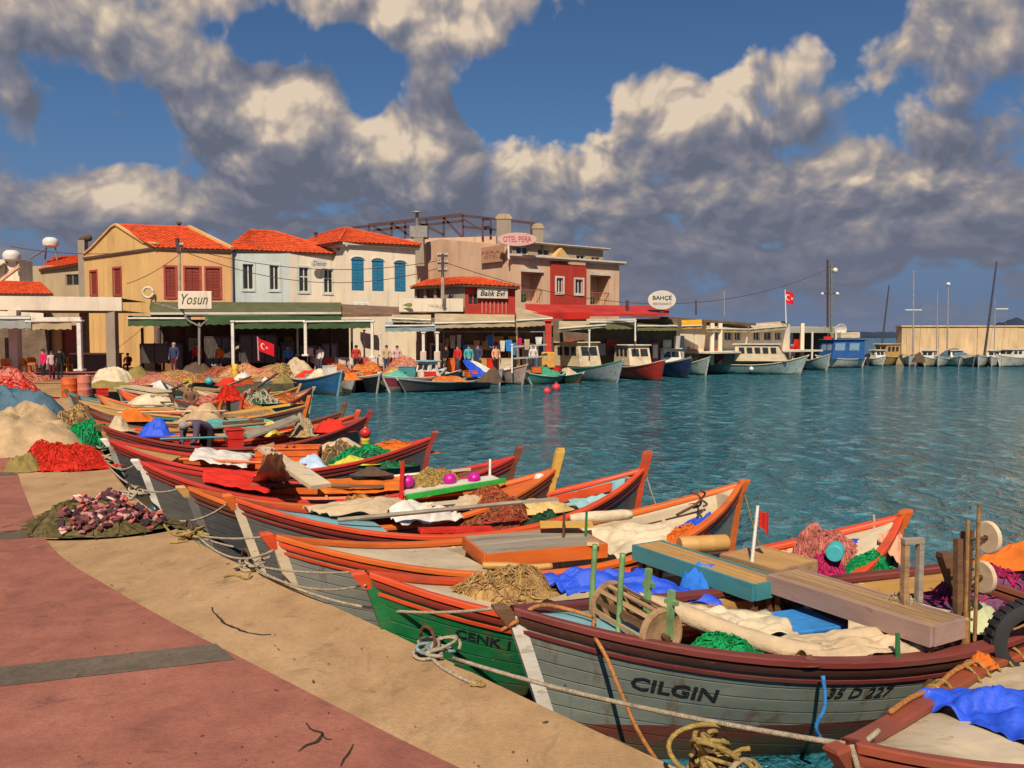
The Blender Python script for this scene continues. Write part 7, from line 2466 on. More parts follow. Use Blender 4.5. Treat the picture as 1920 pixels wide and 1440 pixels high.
heap('orange_net_pile', 'rusty orange net on the low white and black boat', 'net pile', F2.at(.5, 0, .7), .9, .4, .28, C_RUSTNET, 0, 103.0, strands=30, sm=C_TAN)
F3 = far_boat('white boat with a crimson band and a small pale wheelhouse', 716, 44.0, 834, 47.5, hull=paint('crimson_paint', (.36, .04, .06)), boot=P_PALEGREY, inner=P_WHITE, cap=P_TEALW, rail=P_WHITE, stem=P_WHITE, deck=P_TEALW, side=P_WHITE, draft_boot=.32, zb=.9, zs=1.15, beam=1.9)
far_cabin(F3, .60, .78, 1.0, .75, .80, P_WHITE, P_LTBLUE, 1)
heap('sea_green_tarp', 'sea green tarp at the bow of the crimson banded boat', 'tarp bundle', F3.at(.22, 0, .82), .7, .4, .3, cloth('sea_green_cloth', (.10, .36, .27)), 0, 104.0, pw=2.2)
boxy('teal_box', 'teal box behind the bow of the crimson banded boat', 'box', F3.at(.46, .4, .8), (.9, .6, .5), P_TEAL, 0)
F4 = far_boat('long low dark grey barge carrying ochre nets and a blue slide shaped tarp', 745, 44.2, 925, 48.5, hull=P_DKGREY, boot=P_BLACK, inner=P_GREY, cap=P_SLATE, rail=P_GREY, stem=P_GREY, deck=P_OCHRE, side=P_OCHRE, zb=.75, zm=.5, zs=.7, beam=2.0)
heap('ochre_net_pile', 'ochre net spread over the long grey barge', 'net pile', F4.at(.42, 0, .50), 1.5, .6, .30, C_TAN, 0, 105.0, strands=60, sm=C_ORANGE)
heap('ochre_net_pile', 'pale pink cloth heap behind the ochre net', 'tarp bundle', F4.at(.36, .6, .6), .7, .35, .6, cloth('pale_pink_cloth', (.56, .40, .33)), 0, 106.0, pw=3)
drape('blue_tarp', 'blue tarp slanting like a slide over the long grey barge', 'tarp', (Q(868, 676, 47), Q(880, 675, 47.6), Q(918, 706, 47.6), Q(886, 707, 47)), C_BLUE, .05, 30.0, n=16)
drape('white_sheet', 'white sheet edge right of the slide shaped blue tarp', 'sheet', (Q(880, 675, 47.8), Q(895, 678, 48.2), Q(938, 702, 48.2), Q(918, 706, 47.8)), C_WHITE, .05, 31.0, n=14)
heap('brown_tarp_pile', 'brown bundle right of the blue slide tarp', 'tarp bundle', P(920, 716, -.1), .7, .5, .65, C_BROWN, 0, 107.0, pw=2.2)
F5 = far_boat('pinkish white boat with red streaks on its bow', 988, 51.0, 900, 56, hull=P_PINKW, boot=P_DKGREY, inner=P_OCHRE, cap=P_CREAM, rail=P_REDOR, stem=P_PINKW, deck=P_OCHRE, side=P_CREAM, beam=2.1)
F6 = far_boat('small sea green boat before the orange based pillar', 986, 51.5, 1060, 54, hull=P_SEAG, boot=P_DKRED, inner=P_SEAG, cap=P_TEALW, rail=P_SEAG, stem=P_TEALW, deck=P_SEAG, side=P_SEAG, zb=.75, zs=.8, zm=.5, beam=1.7)
heap('green_tarp', 'green tarp over the small sea green boat', 'tarp bundle', F6.at(.5, 0, .55), .95, .5, .45, cloth('green_tarp_m', (.05, .27, .15)), 0, 108.0, pw=2.2)
F6b = far_boat('dark green skiff with a red bow right of the sea green boat', 1094, 53.0, 1030, 55.5, hull=mat('bottle_green', (.03, .09, .05)), boot=P_DKRED, inner=P_OCHRE, cap=P_TEALW, rail=P_SEAG, stem=P_DKRED, deck=P_OCHRE, side=P_TEALW, zb=.7, zs=.6, zm=.45, beam=1.6)
heap('tan_sack', 'tan cloth heap on the dark green skiff', 'tarp bundle', F6b.at(.5, 0, .5), .8, .4, .4, C_BEIGE, 0, 109.0)
EX = [('small white skiff with a blue rail between the blue and the black boats', 668, 44.5, 612, 50, P_WHITE, P_BLUE), ('small pale blue skiff beside the crimson banded boat', 752, 46.5, 700, 51, P_LTBLUE, P_WHITE), ('small white skiff with a red rail behind the long barge', 812, 47.5, 762, 52, P_WHITE, P_RED),
      ('small navy skiff behind the long barge', 862, 48.5, 815, 53, P_NAVY, P_WHITE), ('small white skiff with a teal rail right of the barge', 942, 50.2, 892, 55, P_WHITE, P_TEAL)]
for (lb, p0, d0, p1, d1, hm, cm) in EX:
    far_boat(lb, p0, d0, p1, d1, hull=hm, boot=P_DKGREY, inner=P_CREAM, cap=cm, rail=hm, stem=hm, deck=P_CREAM, side=P_CREAM, beam=1.5, zb=1.0, zm=.65, group='small skiffs along the far quay')
rnd = random.Random(66)
for i, bb in enumerate((F1, F2, F3, F4, F5, F6)):
    nm = ('deep blue boat', 'low white and black boat', 'crimson banded boat', 'long grey barge', 'pinkish white boat', 'small sea green boat')[i]
    for j in range(2):
        cn, cm = (('white', C_WHITEP), ('orange', C_ORP), ('teal', C_TEALP), ('red', C_REDP))[(i + j * 2) % 4]
        boxy('fish_crate', '%s fish crate on the %s of the %s' % (cn, ('fore part', 'after part')[j], nm), 'crate', bb.at(.34 + .4 * j, rnd.uniform(-.4, .4), .72), (.6, .45, .32), cm, rnd.random() * 3, 'fish crates on the far boats', ribs=1)
F7 = far_boat('slate hulled cabin boat with a cream wheelhouse and three square windows', 1168, 54.0, 1045, 60, hull=P_SLATE, boot=P_WHITE, inner=P_CREAM, cap=P_SEAG, rail=P_SEAG, stem=P_SLATE, deck=P_CREAM, side=P_CREAM, beam=2.4, zb=1.45, zm=.85, zs=.95, draft_boot=.12)
far_cabin(F7, .46, .88, 1.8, .95, 1.55, P_CREAM, P_CREAM, 3, slant=.4)
F8 = far_boat('crimson hulled boat with a pale wheelhouse beside the slate hulled one', 1246, 55.5, 1148, 63, hull=P_RED, boot=P_DKRED, inner=P_CREAM, cap=P_WHITE, rail=P_RED, stem=P_DKRED, deck=P_CREAM, side=P_CREAM, beam=2.4, zb=1.4, zm=.85, zs=.95)
far_cabin(F8, .42, .74, 1.7, .95, 1.35, P_CREAM, P_WHITE, 3, slant=.4)
heap('red_buoy_pile', 'red float bundle on the deck of the crimson hulled boat', 'float', F8.at(.66, -.9, 1.0), .5, .4, .9, C_RED, 0, 110.0, pw=3)
F9 = far_boat('navy hulled boat right of the crimson one', 1294, 59.0, 1222, 68, hull=P_NAVY, boot=P_NAVY, inner=P_CREAM, cap=P_TEALW, rail=P_WHITE, stem=P_NAVY, deck=P_CREAM, side=P_CREAM, beam=2.3, zb=1.5, zm=.95)
far_cabin(F9, .45, .70, 1.6, .9, 1.1, P_WHITE, P_CREAM, 2)
F9b = far_boat('pale trawler behind the navy hulled boat with cream gear heaps', 1330, 64, 1258, 70, hull=P_TEALW, boot=P_DKGREY, inner=P_CREAM, cap=P_WHITE, rail=P_WHITE, stem=P_WHITE, deck=P_CREAM, side=P_CREAM, beam=2.2, zb=1.4)
heap('cream_net_pile', 'cream and orange gear heap on the pale trawler', 'net pile', F9b.at(.5, 0, 1.0), 1.3, .7, 1.0, C_CREAM, 0, 111.0, strands=30, sm=C_ORANGE)
F10 = far_boat('large white boat with a pale teal bow and a low wheelhouse with dark windows', 1514, 65.5, 1302, 68.5, hull=P_TEALW, boot=P_SLATE, inner=P_CREAM, cap=P_CREAM, rail=P_PALEGREY, stem=P_PALEGREY, deck=P_CREAM, side=P_CREAM, beam=2.7, zb=1.5, zm=.75, zs=.8, fdeck=.42, draft_boot=.10)
far_cabin(F10, .17, .62, 2.0, 1.05, 1.25, P_CREAM, P_WHITE, 5, slant=.7)
buoy('large faded red ball float aft on the large white boat', F10.at(.80, -.2, .8), .55, mat('faded_red_ball', (.36, .08, .06), rough=.6))
heap('cream_net_pile', 'cream net heap at the stern of the large white boat', 'net pile', F10.at(.92, .0, .8), .9, .6, 1.1, C_CREAM, 0, 112.0, strands=30, sm=C_TAN)
buoy('pale fender hanging at the side of the large white boat', F10.at(.47, 1.06, .28), .17, C_WHITEP)
F11 = far_boat('pale boat behind the bow of the large white one', 1556, 73, 1488, 79, hull=P_TEALW, boot=P_SLATE, inner=P_CREAM, cap=P_WHITE, rail=P_WHITE, stem=P_WHITE, deck=P_CREAM, side=P_CREAM, beam=2.4, zb=1.45)
F12 = far_boat('white boat with a blue canvas canopy at the end of the restaurants', 1530, 80, 1622, 81.5, hull=P_WHITE, boot=P_SLATE, inner=P_CREAM, cap=P_CREAM, rail=P_WHITE, stem=P_WHITE, deck=P_CREAM, side=P_CREAM, beam=2.5, zb=1.2, zm=.85)
far_cabin(F12, .18, .84, 2.1, .85, 1.75, cloth('royal_blue_canvas', (.025, .10, .29)), cloth('royal_blue_canvas', (.025, .10, .29)), 2, name='canopy', glass=mat('clear_canopy_pane', (.20, .30, .40), rough=.2))
mb = MB()
mb.cbox((F12.L * .08, 0, 3.05), (2.1, 1.6, .60), ch=.06)
mb.build('upper_box', P_CREAM, F12.root)
dsh = thing('white_dish', 'round whitish dish above the blue canopy boat', 'dish', Q(1576, 632, 80.5))
mb = MB()
mb.lathe(Q(1576, 618, 80.5), [(.02, -.12), (.35, -.06), (.56, .10), (.53, .12), (.33, -.01), (.02, -.06)], 20, MX.Rotation(R(100), 3, 'X'))
mb.build('dish', C_WHITEP, dsh, smooth=True, world=True)
mb = MB()
mb.beam(Q(1576, 634, 80.6), Q(1576, 622, 80.6), .1, .1)
mb.build('stalk', STEEL, dsh, world=True)
# marina at the right
SM = [('dark workboat at the left end of the mole', 1622, 88, 1655, 92, P_DKGREY, P_BLACK), ('ochre slatted boat before the breakwater end', 1640, 86, 1682, 88, P_OCHRE, P_TEALW), ('small white dinghy below the breakwater end', 1692, 85, 1722, 88, P_WHITE, P_OCHRE), ('small pinkish boat beside the white dinghy', 1712, 84, 1742, 87, P_PINKW, P_DKRED),
      ('boat under a grey cover in the marina', 1822, 83.5, 1745, 87, P_WHITE, P_SLATE), ('white sailing dinghy seen bow on', 1834, 82, 1846, 88, P_WHITE, P_WHITE), ('white cruiser at the right frame edge', 1868, 83, 1930, 85, P_WHITE, P_CREAM), ('dark hulled tender between the white dinghies', 1792, 84.5, 1770, 90, P_DKGREY, P_WHITE)]
SB = []
for (lb, p0, d0, p1, d1, hm, cm) in SM:
    SB.append(far_boat(lb, p0, d0, p1, d1, hull=hm, boot=P_DKGREY, inner=P_CREAM, cap=cm, rail=hm, stem=hm, deck=P_CREAM, side=P_CREAM, beam=2.0, zb=1.2, zm=.9, zs=1.0, group='small boats in the marina'))
SM2 = [('white motorboat with a low cabin left of the breakwater end', 1662, 84.5, 1632, 86.5, P_WHITE, True), ('white rowing boat under the spreader mast', 1704, 83.5, 1716, 87.5, P_WHITE, False), ('cream motorboat right of the spreader mast', 1730, 83, 1752, 85, P_CREAM, True), ('white dinghy before the thin grey mast', 1758, 82.8, 1766, 86.5, P_WHITE, False),
       ('white motorboat before the lamp pole', 1800, 83.2, 1784, 86.5, P_WHITE, True), ('white sloop right of the tall raked mast', 1858, 82.5, 1872, 87, P_WHITE, True), ('pale dinghy at the foot of the tall raked mast', 1826, 82.3, 1816, 86, P_PALEGREY, False), ('white motorboat at the far right behind the cruiser', 1905, 86, 1890, 89.5, P_WHITE, True)]
for (lb, p0, d0, p1, d1, hm, cabin) in SM2:
    bb = far_boat(lb, p0, d0, p1, d1, hull=hm, boot=P_DKGREY, inner=P_CREAM, cap=P_WHITE, rail=hm, stem=hm, deck=P_CREAM, side=P_CREAM, beam=1.7, zb=1.05, zm=.75, zs=.85, group='small boats in the marina')
    if cabin:
        far_cabin(bb, .32, .72, 1.2, .75, .8, P_WHITE, P_WHITE, 2)
far_cabin(SB[6], .25, .62, 1.5, .9, .75, P_WHITE, P_WHITE, 2)
far_cabin(SB[1], .2, .85, 1.5, .85, 1.3, P_OCHRE, P_CREAM, 3)
heap('grey_cover', 'grey blue cover tented over a marina boat', 'boat cover', SB[4].at(.45, 0, .8), 1.5, .7, .95, C_SLATE, SB[4].rz, 113.0, pw=1.4)
heap('dark_gear', 'dark gear heap on the workboat at the end of the mole', 'net pile', SB[0].at(.5, 0, .8), .9, .6, .7, C_BROWN, 0, 114.0)
heap('dark_outboard', 'dark outboard cover before the breakwater', 'cover', P(1722, 679, .5), .5, .4, .55, C_BROWN, .4, 115.0)
def mast(label, x0, y0, x1, y1, d, r, m, spreader=None, lamp=False):
    root = thing('sail_mast' if not lamp else 'lamp_pole', label, 'mast' if not lamp else 'lamp pole', Q(x0, y0, d))
    a, b_ = Q(x0, y0, d), Q(x1, y1, d)
    mb = MB()
    mb.tube([a, a.lerp(b_, .5), b_], r, 8, r * .6)
    mb.build('mast' if not lamp else 'pole', m, root, smooth=True, world=True)
    if spreader:
        sy, sx0, sx1 = spreader
        mb = MB()
        mb.beam(Q(sx0, sy, d), Q(sx1, sy, d), .12, .10)
        mb.build('spreader', C_WHITEP, root, world=True)
        for sx in (sx0, sx1):
            mb = MB()
            mb.tube([Q(sx, sy, d), b_], .018, 4)
            mb.tube([Q(sx, sy, d), a + V((.6 if sx == sx1 else -.6, 0, 0))], .018, 4)
            mb.build('shroud', STEEL, root, world=True)
    if lamp:
        mb = MB()
        mb.ball(b_, .22, 10)
        mb.build('globe', C_WHITEP, root, smooth=True, world=True)
    return root
MAST_D = mat('dark_mast', (.05, .05, .065), rough=.5)
MAST_L = mat('grey_mast', (.28, .27, .27), rough=.5)
mast('dark raked mast standing just left of the breakwater end', 1651, 668, 1667, 535, 87, .11, MAST_D)
mast('grey mast with white spreaders near the breakwater end', 1712, 668, 1713, 507, 87, .10, MAST_L, (581, 1697, 1728))
mast('thin grey mast between the spreader mast and the lamp pole', 1756, 660, 1758, 545, 90, .06, MAST_L)
mast('slim lamp pole with a white globe above the breakwater', 1776, 655, 1778, 533, 92, .09, MAST_L, None, True)
mast('tall dark raked mast near the right frame edge', 1845, 672, 1869, 490, 84, .13, MAST_D)
mast('short mast with a white spreader near the right edge', 1864, 668, 1866, 560, 86, .06, MAST_L, (579, 1867, 1890))
# mole and breakwater
ml = MB()
a, b_ = gpt(1600, 93), gpt(2300, 93)
ml.box(((a.x + b_.x) / 2, 98, -.9), (b_.x - a.x, 10, 1.9))
structure(ml.build('mole', M_conc))
bwl = thing('breakwater_wall', 'tan breakwater wall of large blocks at the right behind the masts', 'wall', gpt(1800, 104))
x0, x1 = gpt(1684, 104).x, gpt(2250, 104).x
ztop = zat(613, 104)
rnd = random.Random(3)
M_bw = plaster('breakwater_stone', (.54, .41, .24), var=.2)
x = x0
k = 0
while x < x1:
    w_ = rnd.uniform(4.2, 5.4)
    mb = MB()
    mb.cbox((x + w_ / 2, 104 + rnd.uniform(-.03, .03), ztop / 2 - .2), (w_ - .03, 1.6, ztop + .4), ch=.05)
    mb.build('block', M_bw, bwl, world=True)
    x += w_
mb = MB()
mb.box(((x0 + x1) / 2, 104, ztop + .09), (x1 - x0 + .3, 1.9, .16))
mb.build('coping', M_bw, bwl, world=True)
# red ball buoys in the harbour
buoy('left of two red ball buoys floating in the harbour', P(1026, 741, WATER - .1), .20, mat('pinkish_red_ball', (.55, .05, .06), rough=.4), group='red ball buoys in the harbour')
buoy('right of two red ball buoys floating in the harbour', P(1043, 735, WATER - .1), .24, mat('pinkish_red_ball', (.55, .05, .06), rough=.4), group='red ball buoys in the harbour')

# ---------------------------------------------------------------- poles, wires, flags
def star_flag(root, p, w_, h_, ang, m, wave=.08, droop=0.0):
    """red flag with white crescent and star, both sides"""
    right = V((math.cos(ang), math.sin(ang), 0))
    nrm = V((right.y, -right.x, 0))
    def fp(u, v, o=0.0):
        return p + right * (u * w_ * (1 - droop * .4)) + UPV * (-v * h_ - droop * u * w_ * .8) + nrm * (wave * math.sin(u * 6) * u + o)
    mb = MB()
    mb.grid(14, 8, lambda u, v: fp(u, v))
    mb.build('cloth', m, root, smooth='all', world=True)
    mw = mat('flag_white', (.68, .62, .58), bump=0)
    cx, cy, r1, r2 = .33, .5, .25, .20
    asp = h_ / w_
    mb = MB()
    outer, inner = [], []
    n = 18
    a0 = R(38)
    for i in range(n + 1):
        a = a0 + (2 * math.pi - 2 * a0) * i / n
        outer.append((cx + math.cos(a) * r1 * asp, cy + math.sin(a) * r1))
    ic = cx + .065 * asp
    b0 = math.atan2(math.sin(a0) * r1, math.cos(a0) * r1 - .065)
    for i in range(n + 1):
        a = b0 + (2 * math.pi - 2 * b0) * i / n
        inner.append((ic + math.cos(a) * r2 * asp, cy + math.sin(a) * r2))
    for o in (.012, -.012):
        mb.loft([[fp(x, y, o) for (x, y) in outer], [fp(x, y, o) for (x, y) in inner]], False)
    mb.build('crescent', mw, root, world=True)
    mb = MB()
    sc = (cx + .36 * asp, .5)
    for o in (.012, -.012):
        mb.poly([fp(sc[0] + math.cos(math.pi + i * math.pi / 5) * (.125 if i % 2 == 0 else .05) * asp, sc[1] + math.sin(math.pi + i * math.pi / 5) * (.125 if i % 2 == 0 else .05), o) for i in range(10)])
    mb.build('star', mw, root, world=True)
C_FLAG = cloth('flag_red', (.56, .012, .022), dirt_amt=.2)
fl = thing('flag_pole', 'flagpole with a red crescent flag above the low restaurants', 'flagpole', Q(1473, 606, 76))
mb = MB()
mb.tube([Q(1474, 606, 76), Q(1472, 543, 76)], .06, 8, .04)
mb.build('pole', WHITEPOLE, fl, smooth=True, world=True)
star_flag(fl, Q(1473, 545, 76), .80, 1.05, -.3, C_FLAG, .08, .35)
fl = thing('flag_pole', 'short pink pole with a drooping red crescent flag before the dark hall', 'flagpole', Q(484, 675, 49))
mb = MB()
mb.tube([Q(485, 676, 49), Q(483, 631, 49)], .05, 8, .04)
mb.build('pole', mat('pink_pole', (.52, .22, .24)), fl, smooth=True, world=True)
star_flag(fl, Q(484, 634, 49), 1.15, .70, -.2, C_FLAG, .08, .40)

def upole(label, px, y0, y1, d, r, m, arms=(), name='utility_pole', extra=None):
    root = thing(name, label, 'utility pole', Q(px, y1, d))
    a, b_ = Q(px, y1, d), Q(px, y0, d)
    mb = MB()
    mb.tube([a, b_], r, 8, r * .75)
    mb.build('pole', m, root, smooth=True, world=True)
    for (y, wd) in arms:
        c = Q(px, y, d)
        mb = MB()
        mb.beam(c - V((wd, .05, 0)), c + V((wd, -.05, 0)), .09, .10)
        mb.build('crossarm', STEELD, root, world=True)
        for s in (-.85, -.3, .3, .85):
            mb = MB()
            mb.lathe(c + V((wd * s, 0, .05)), [(.03, 0), (.06, .03), (.05, .12), (.02, .16)], 8)
            mb.build('insulator', TRIM_W, root, world=True)
    return root
U1 = upole('pale utility pole with crossarms before the pinkish hotel wall', 830, 474, 560, 57, .13, POLEW, ((480, .34), (494, .34), (508, .30)))
mb = MB()
mb.beam(Q(830, 476, 57), Q(830, 520, 57), .22, .18)
mb.build('cable_box', STEELD, U1, world=True)
U2 = upole('thin pole with a dark bracket before the yellow house', 337, 455, 570, 55, .10, POLEW, ((461, .22),))
mb = MB()
mb.beam(Q(332, 447, 55), Q(336, 475, 55), .25, .2)
mb.build('bracket', STEELD, U2, world=True)
LM = thing('lattice_mast', 'tall twin leg mast with lamps at the end of the restaurants', 'mast', Q(1555, 690, 82))
GRS = mat('greenish_steel', (.12, .16, .09), rough=.7, var=.3)
for (px, y0, m, r) in ((1552, 487, STEELD, .085), (1559, 492, GRS, .07)):
    mb = MB()
    mb.beam(Q(px, 692, 82), Q(px, y0, 82), r * 2, r * 2)
    mb.build('leg', m, LM, world=True)
for k in range(14):
    y = 500 + k * 13.5
    mb = MB()
    mb.beam(Q(1552, y, 82), Q(1559, y + 7, 82), .07, .07)
    mb.build('brace', GRS, LM, world=True)
mb = MB()
mb.beam(Q(1543, 550, 82), Q(1570, 550, 82), .12, .12)
mb.build('crossarm', STEELD, LM, world=True)
for (px, py, r) in ((1566, 507, .26), (1570, 551, .18), (1542, 551, .15)):
    mb = MB()
    mb.ball(Q(px, py, 81.8), r, 8)
    mb.build('lamp_head', C_WHITEP, LM, smooth=True, world=True)
for (px, y0, y1, d, r, lb) in ((1305, 562, 590, 66, .07, 'short dark pipe on the brown sheet roof'), (1176, 563, 586, 62, .14, 'dark stove pipe on the red sheet roof'), (1358, 545, 592, 70, .05, 'thin pale aerial on the low restaurant roof')):
    upole(lb, px, y0, y1, d, r, STEELD if r > .06 else MAST_L, name='roof_pipe')
def wire(label, a, b_, dip):
    mb = MB()
    mb.tube(sag(a, b_, dip, 18), .022, 4)
    return tag(mb.build('overhead_wire', STEELD, origin=a), label, 'wire', 'overhead wires')
wire('overhead wire from the thin pole to the pale utility pole', Q(337, 462, 55), Q(826, 488, 57), 1.0)
wire('lower overhead wire from the thin pole past the blue house', Q(337, 468, 55), Q(826, 502, 57), 1.5)
wire('overhead wire from the left roof tanks to the thin pole', Q(20, 462, 60), Q(337, 462, 55), .5)
wire('overhead wire from the pale utility pole to the twin leg mast', Q(834, 492, 57), Q(1552, 505, 82), 3.0)
wire('wire running down the yellow gable from the thin pole', Q(335, 478, 55), Q(238, 532, 57), .2)
# pipe railing beside the red pillar, grey frame
rl = thing('pipe_railing', 'grey pipe railing on the quay left of the red pillar', 'railing', Q(995, 690, 52))
for (x0, y0, x1, y1) in ((963, 650, 1025, 646), (963, 672, 1025, 668), (970, 650, 971, 694), (988, 672, 988, 694), (1006, 670, 1006, 694)):
    mb = MB()
    mb.beam(Q(x0, y0, 52), Q(x1, y1, 52.5), .10, .10)
    mb.build('rail', mat('grey_rail', (.32, .32, .28)), rl, world=True)

# ---------------------------------------------------------------- chairs, tables and shop goods under the awnings
def make_chair(label, m, c, rz, group):
    t_ = thing('chair', label, 'chair', c, rz, group)
    for (nm, cc, sz) in (('seat', (0, 0, .45), (.46, .44, .05)), ('backrest', (0, .21, .72), (.46, .04, .44))):
        mb = MB()
        mb.cbox(cc, sz, ch=.012)
        mb.build(nm, m, t_)
    for sx in (-1, 1):
        for sy in (-1, 1):
            mb = MB()
            mb.beam((sx * .20, sy * .19, 0), (sx * .19, sy * .18, .43), .05, .05)
            mb.build('leg', m, t_)
    return t_
def make_table(label, m, c, rz, group, clothm=None):
    t_ = thing('table', label, 'table', c, rz, group)
    mb = MB()
    mb.cbox((0, 0, .73), (.9, .9, .05), ch=.012)
    mb.build('tabletop', m, t_)
    for sx in (-1, 1):
        for sy in (-1, 1):
            mb = MB()
            mb.beam((sx * .38, sy * .38, 0), (sx * .38, sy * .38, .71), .06, .06)
            mb.build('leg', m, t_)
    return t_
OR_CH = mat('orange_chair', (.60, .17, .02), rough=.5)
YE_CH = mat('yellow_chair', (.60, .40, .05), rough=.5)
WH_CH = mat('white_chair', (.58, .50, .44), rough=.6)
RD_CH = mat('red_chair', (.40, .06, .05), rough=.6)
ORD = ('first', 'second', 'third', 'fourth', 'fifth', 'sixth', 'seventh', 'eighth')
base = make_chair('orange chair nearest the camera outside the pavilion, second from the left edge', OR_CH, P(8, 703), .3, 'orange chairs outside the pavilion')
for i, (px, py, rz) in enumerate(((-4, 696, 2.0), (22, 700, 2.4), (30, 694, 2.9), (35, 703, -.4), (50, 700, 1.2), (62, 698, 3.3))):
    c = copy_tree(base)
    c['label'] = 'orange chair outside the pavilion, %s from the left edge' % ORD[i + (1 if i else 0)]
    c.location = P(px, py)
    c.rotation_euler = (0, 0, rz)
tb0 = make_table('left pale table among the orange chairs', WH_CH, P(16, 696), .2, 'pale tables among the orange chairs')
c = copy_tree(tb0)
c['label'] = 'right pale table among the orange chairs'
c.location = P(52, 694)
make_chair('yellow chair beside the flared white post', YE_CH, P(127, 697), 1.1, None)
wbase = make_chair('white covered chair under the green awnings, first from the left', WH_CH, Q(585, 680, 53.2), 2.8, 'white covered chairs under the awnings')
for i, (px, rz) in enumerate(((597, 3.3), (628, 2.9), (640, 3.6), (652, 2.6), (664, 3.2), (703, 3.0), (714, 3.4))):
    c = copy_tree(wbase)
    c['label'] = 'white covered chair under the green awnings, %s from the left' % ORD[i + 1]
    c.location = V((gpt(px, 53.4 + .02 * i).x, 53.4 + .3 * (i % 2), 0))
    c.rotation_euler = (0, 0, rz)
rbase = make_chair('red chair under the green awnings, first from the left', RD_CH, V((gpt(612, 53.4).x, 53.4, 0)), 3.1, 'red chairs under the awnings')
for i, px in enumerate((620, 676, 684, 738, 744)):
    c = copy_tree(rbase)
    c['label'] = 'red chair under the green awnings, %s from the left' % ORD[i + 1]
    c.location = V((gpt(px, 53.5).x, 53.6, 0))
    c.rotation_euler = (0, 0, 2.7 + .01 * (px % 70))
tbase = make_table('pale topped table under the green awnings, first from the left', WH_CH, V((gpt(605, 54.5).x, 54.6, 0)), .1, 'tables under the green awnings')
for i, px in enumerate((635, 658, 690, 712, 735)):
    c = copy_tree(tbase)
    c['label'] = 'pale topped table under the green awnings, %s from the left' % ORD[i + 1]
    c.location = V((gpt(px, 54.6).x, 54.7, 0))
# hanging goods in the shop right of the pillars
rnd = random.Random(12)
GOODS = [C_RED, C_ORANGE, C_PEACH, C_WHITE, C_MAGENTA, C_TAN, C_SKY, C_BEIGE]
names_ = ['red', 'orange', 'peach', 'white', 'magenta', 'tan', 'light blue', 'beige']
gcount = {}
for k in range(16):
    px = 838 + k * 11.5 + rnd.uniform(-2, 2)
    d = 54.6 + rnd.uniform(0, 1.2)
    mi = rnd.randrange(8)
    w_, h_ = rnd.uniform(.28, .45), rnd.uniform(.5, 1.0)
    top = zat(632 + rnd.uniform(-6, 16), d)
    x = gpt(px, d).x
    mb = MB()
    mb.grid(5, 5, lambda u, v: (x + (u - .5) * w_ * (1 - .25 * v), d + .04 * math.sin(u * 8 + k), top - v * h_))
    gcount[mi] = gcount.get(mi, 0) + 1
    tag(mb.build('hanging_garment', GOODS[mi]), '%s %s cloth from the left on the rail under the sand coloured awning' % (ORD[gcount[mi] - 1], names_[mi]), 'garment', 'cloths hanging under the sand awning')
rk = thing('garment_rail', 'rail of the hanging cloths under the sand coloured awning', 'rail', Q(920, 690, 55))
mb = MB()
mb.beam(V((gpt(830, 55.2).x, 55.2, zat(622, 55.2))), V((gpt(1022, 55.2).x, 55.2, zat(622, 55.2))), .06, .06)
mb.build('bar', STEEL, rk, world=True)
for px in (832, 925, 1020):
    mb = MB()
    mb.beam(V((gpt(px, 55.2).x, 55.2, 0)), V((gpt(px, 55.2).x, 55.2, zat(622, 55.2))), .06, .06)
    mb.build('upright', STEEL, rk, world=True)
for k, (px, m, lb) in enumerate(((848, C_ORP, 'orange display stand by the second white pillar'), (905, P_OCHRE, 'ochre display stand in the middle of the shop front'), (945, P_CREAM, 'cream display stand beside the slim white pole'), (925, C_RED, 'red display stand between the ochre and cream ones'))):
    r_ = boxy('display_stand', lb, 'display stand', V((gpt(px, 53.6).x, 53.6, 0)), (.9, .6, .85), m, .3)
# string of white and dark stacked goods in the hall
for k, (px, lb) in enumerate(((402, 'left'), (455, 'middle'), (540, 'right'))):
    r_ = thing('drinks_cooler', lb + ' pale drinks cooler inside the dark hall', 'cooler', gpt(px, 56.3), 0, 'drinks coolers in the hall')
    mb = MB()
    mb.cbox(gpt(px, 56.3) + UPV * .95, (.8, .6, 1.9), ch=.03)
    mb.build('cabinet', mat('cooler_grey', (.20, .19, .17)), r_, world=True)
    for j in range(3):
        mb = MB()
        mb.box(gpt(px, 56.3) + V((0, -.32, .5 + .5 * j)), (.62, .03, .36))
        mb.build('shelf_front', mat('shelf_goods', (.36, .30, .24), var=.6, scale=5), r_, world=True)
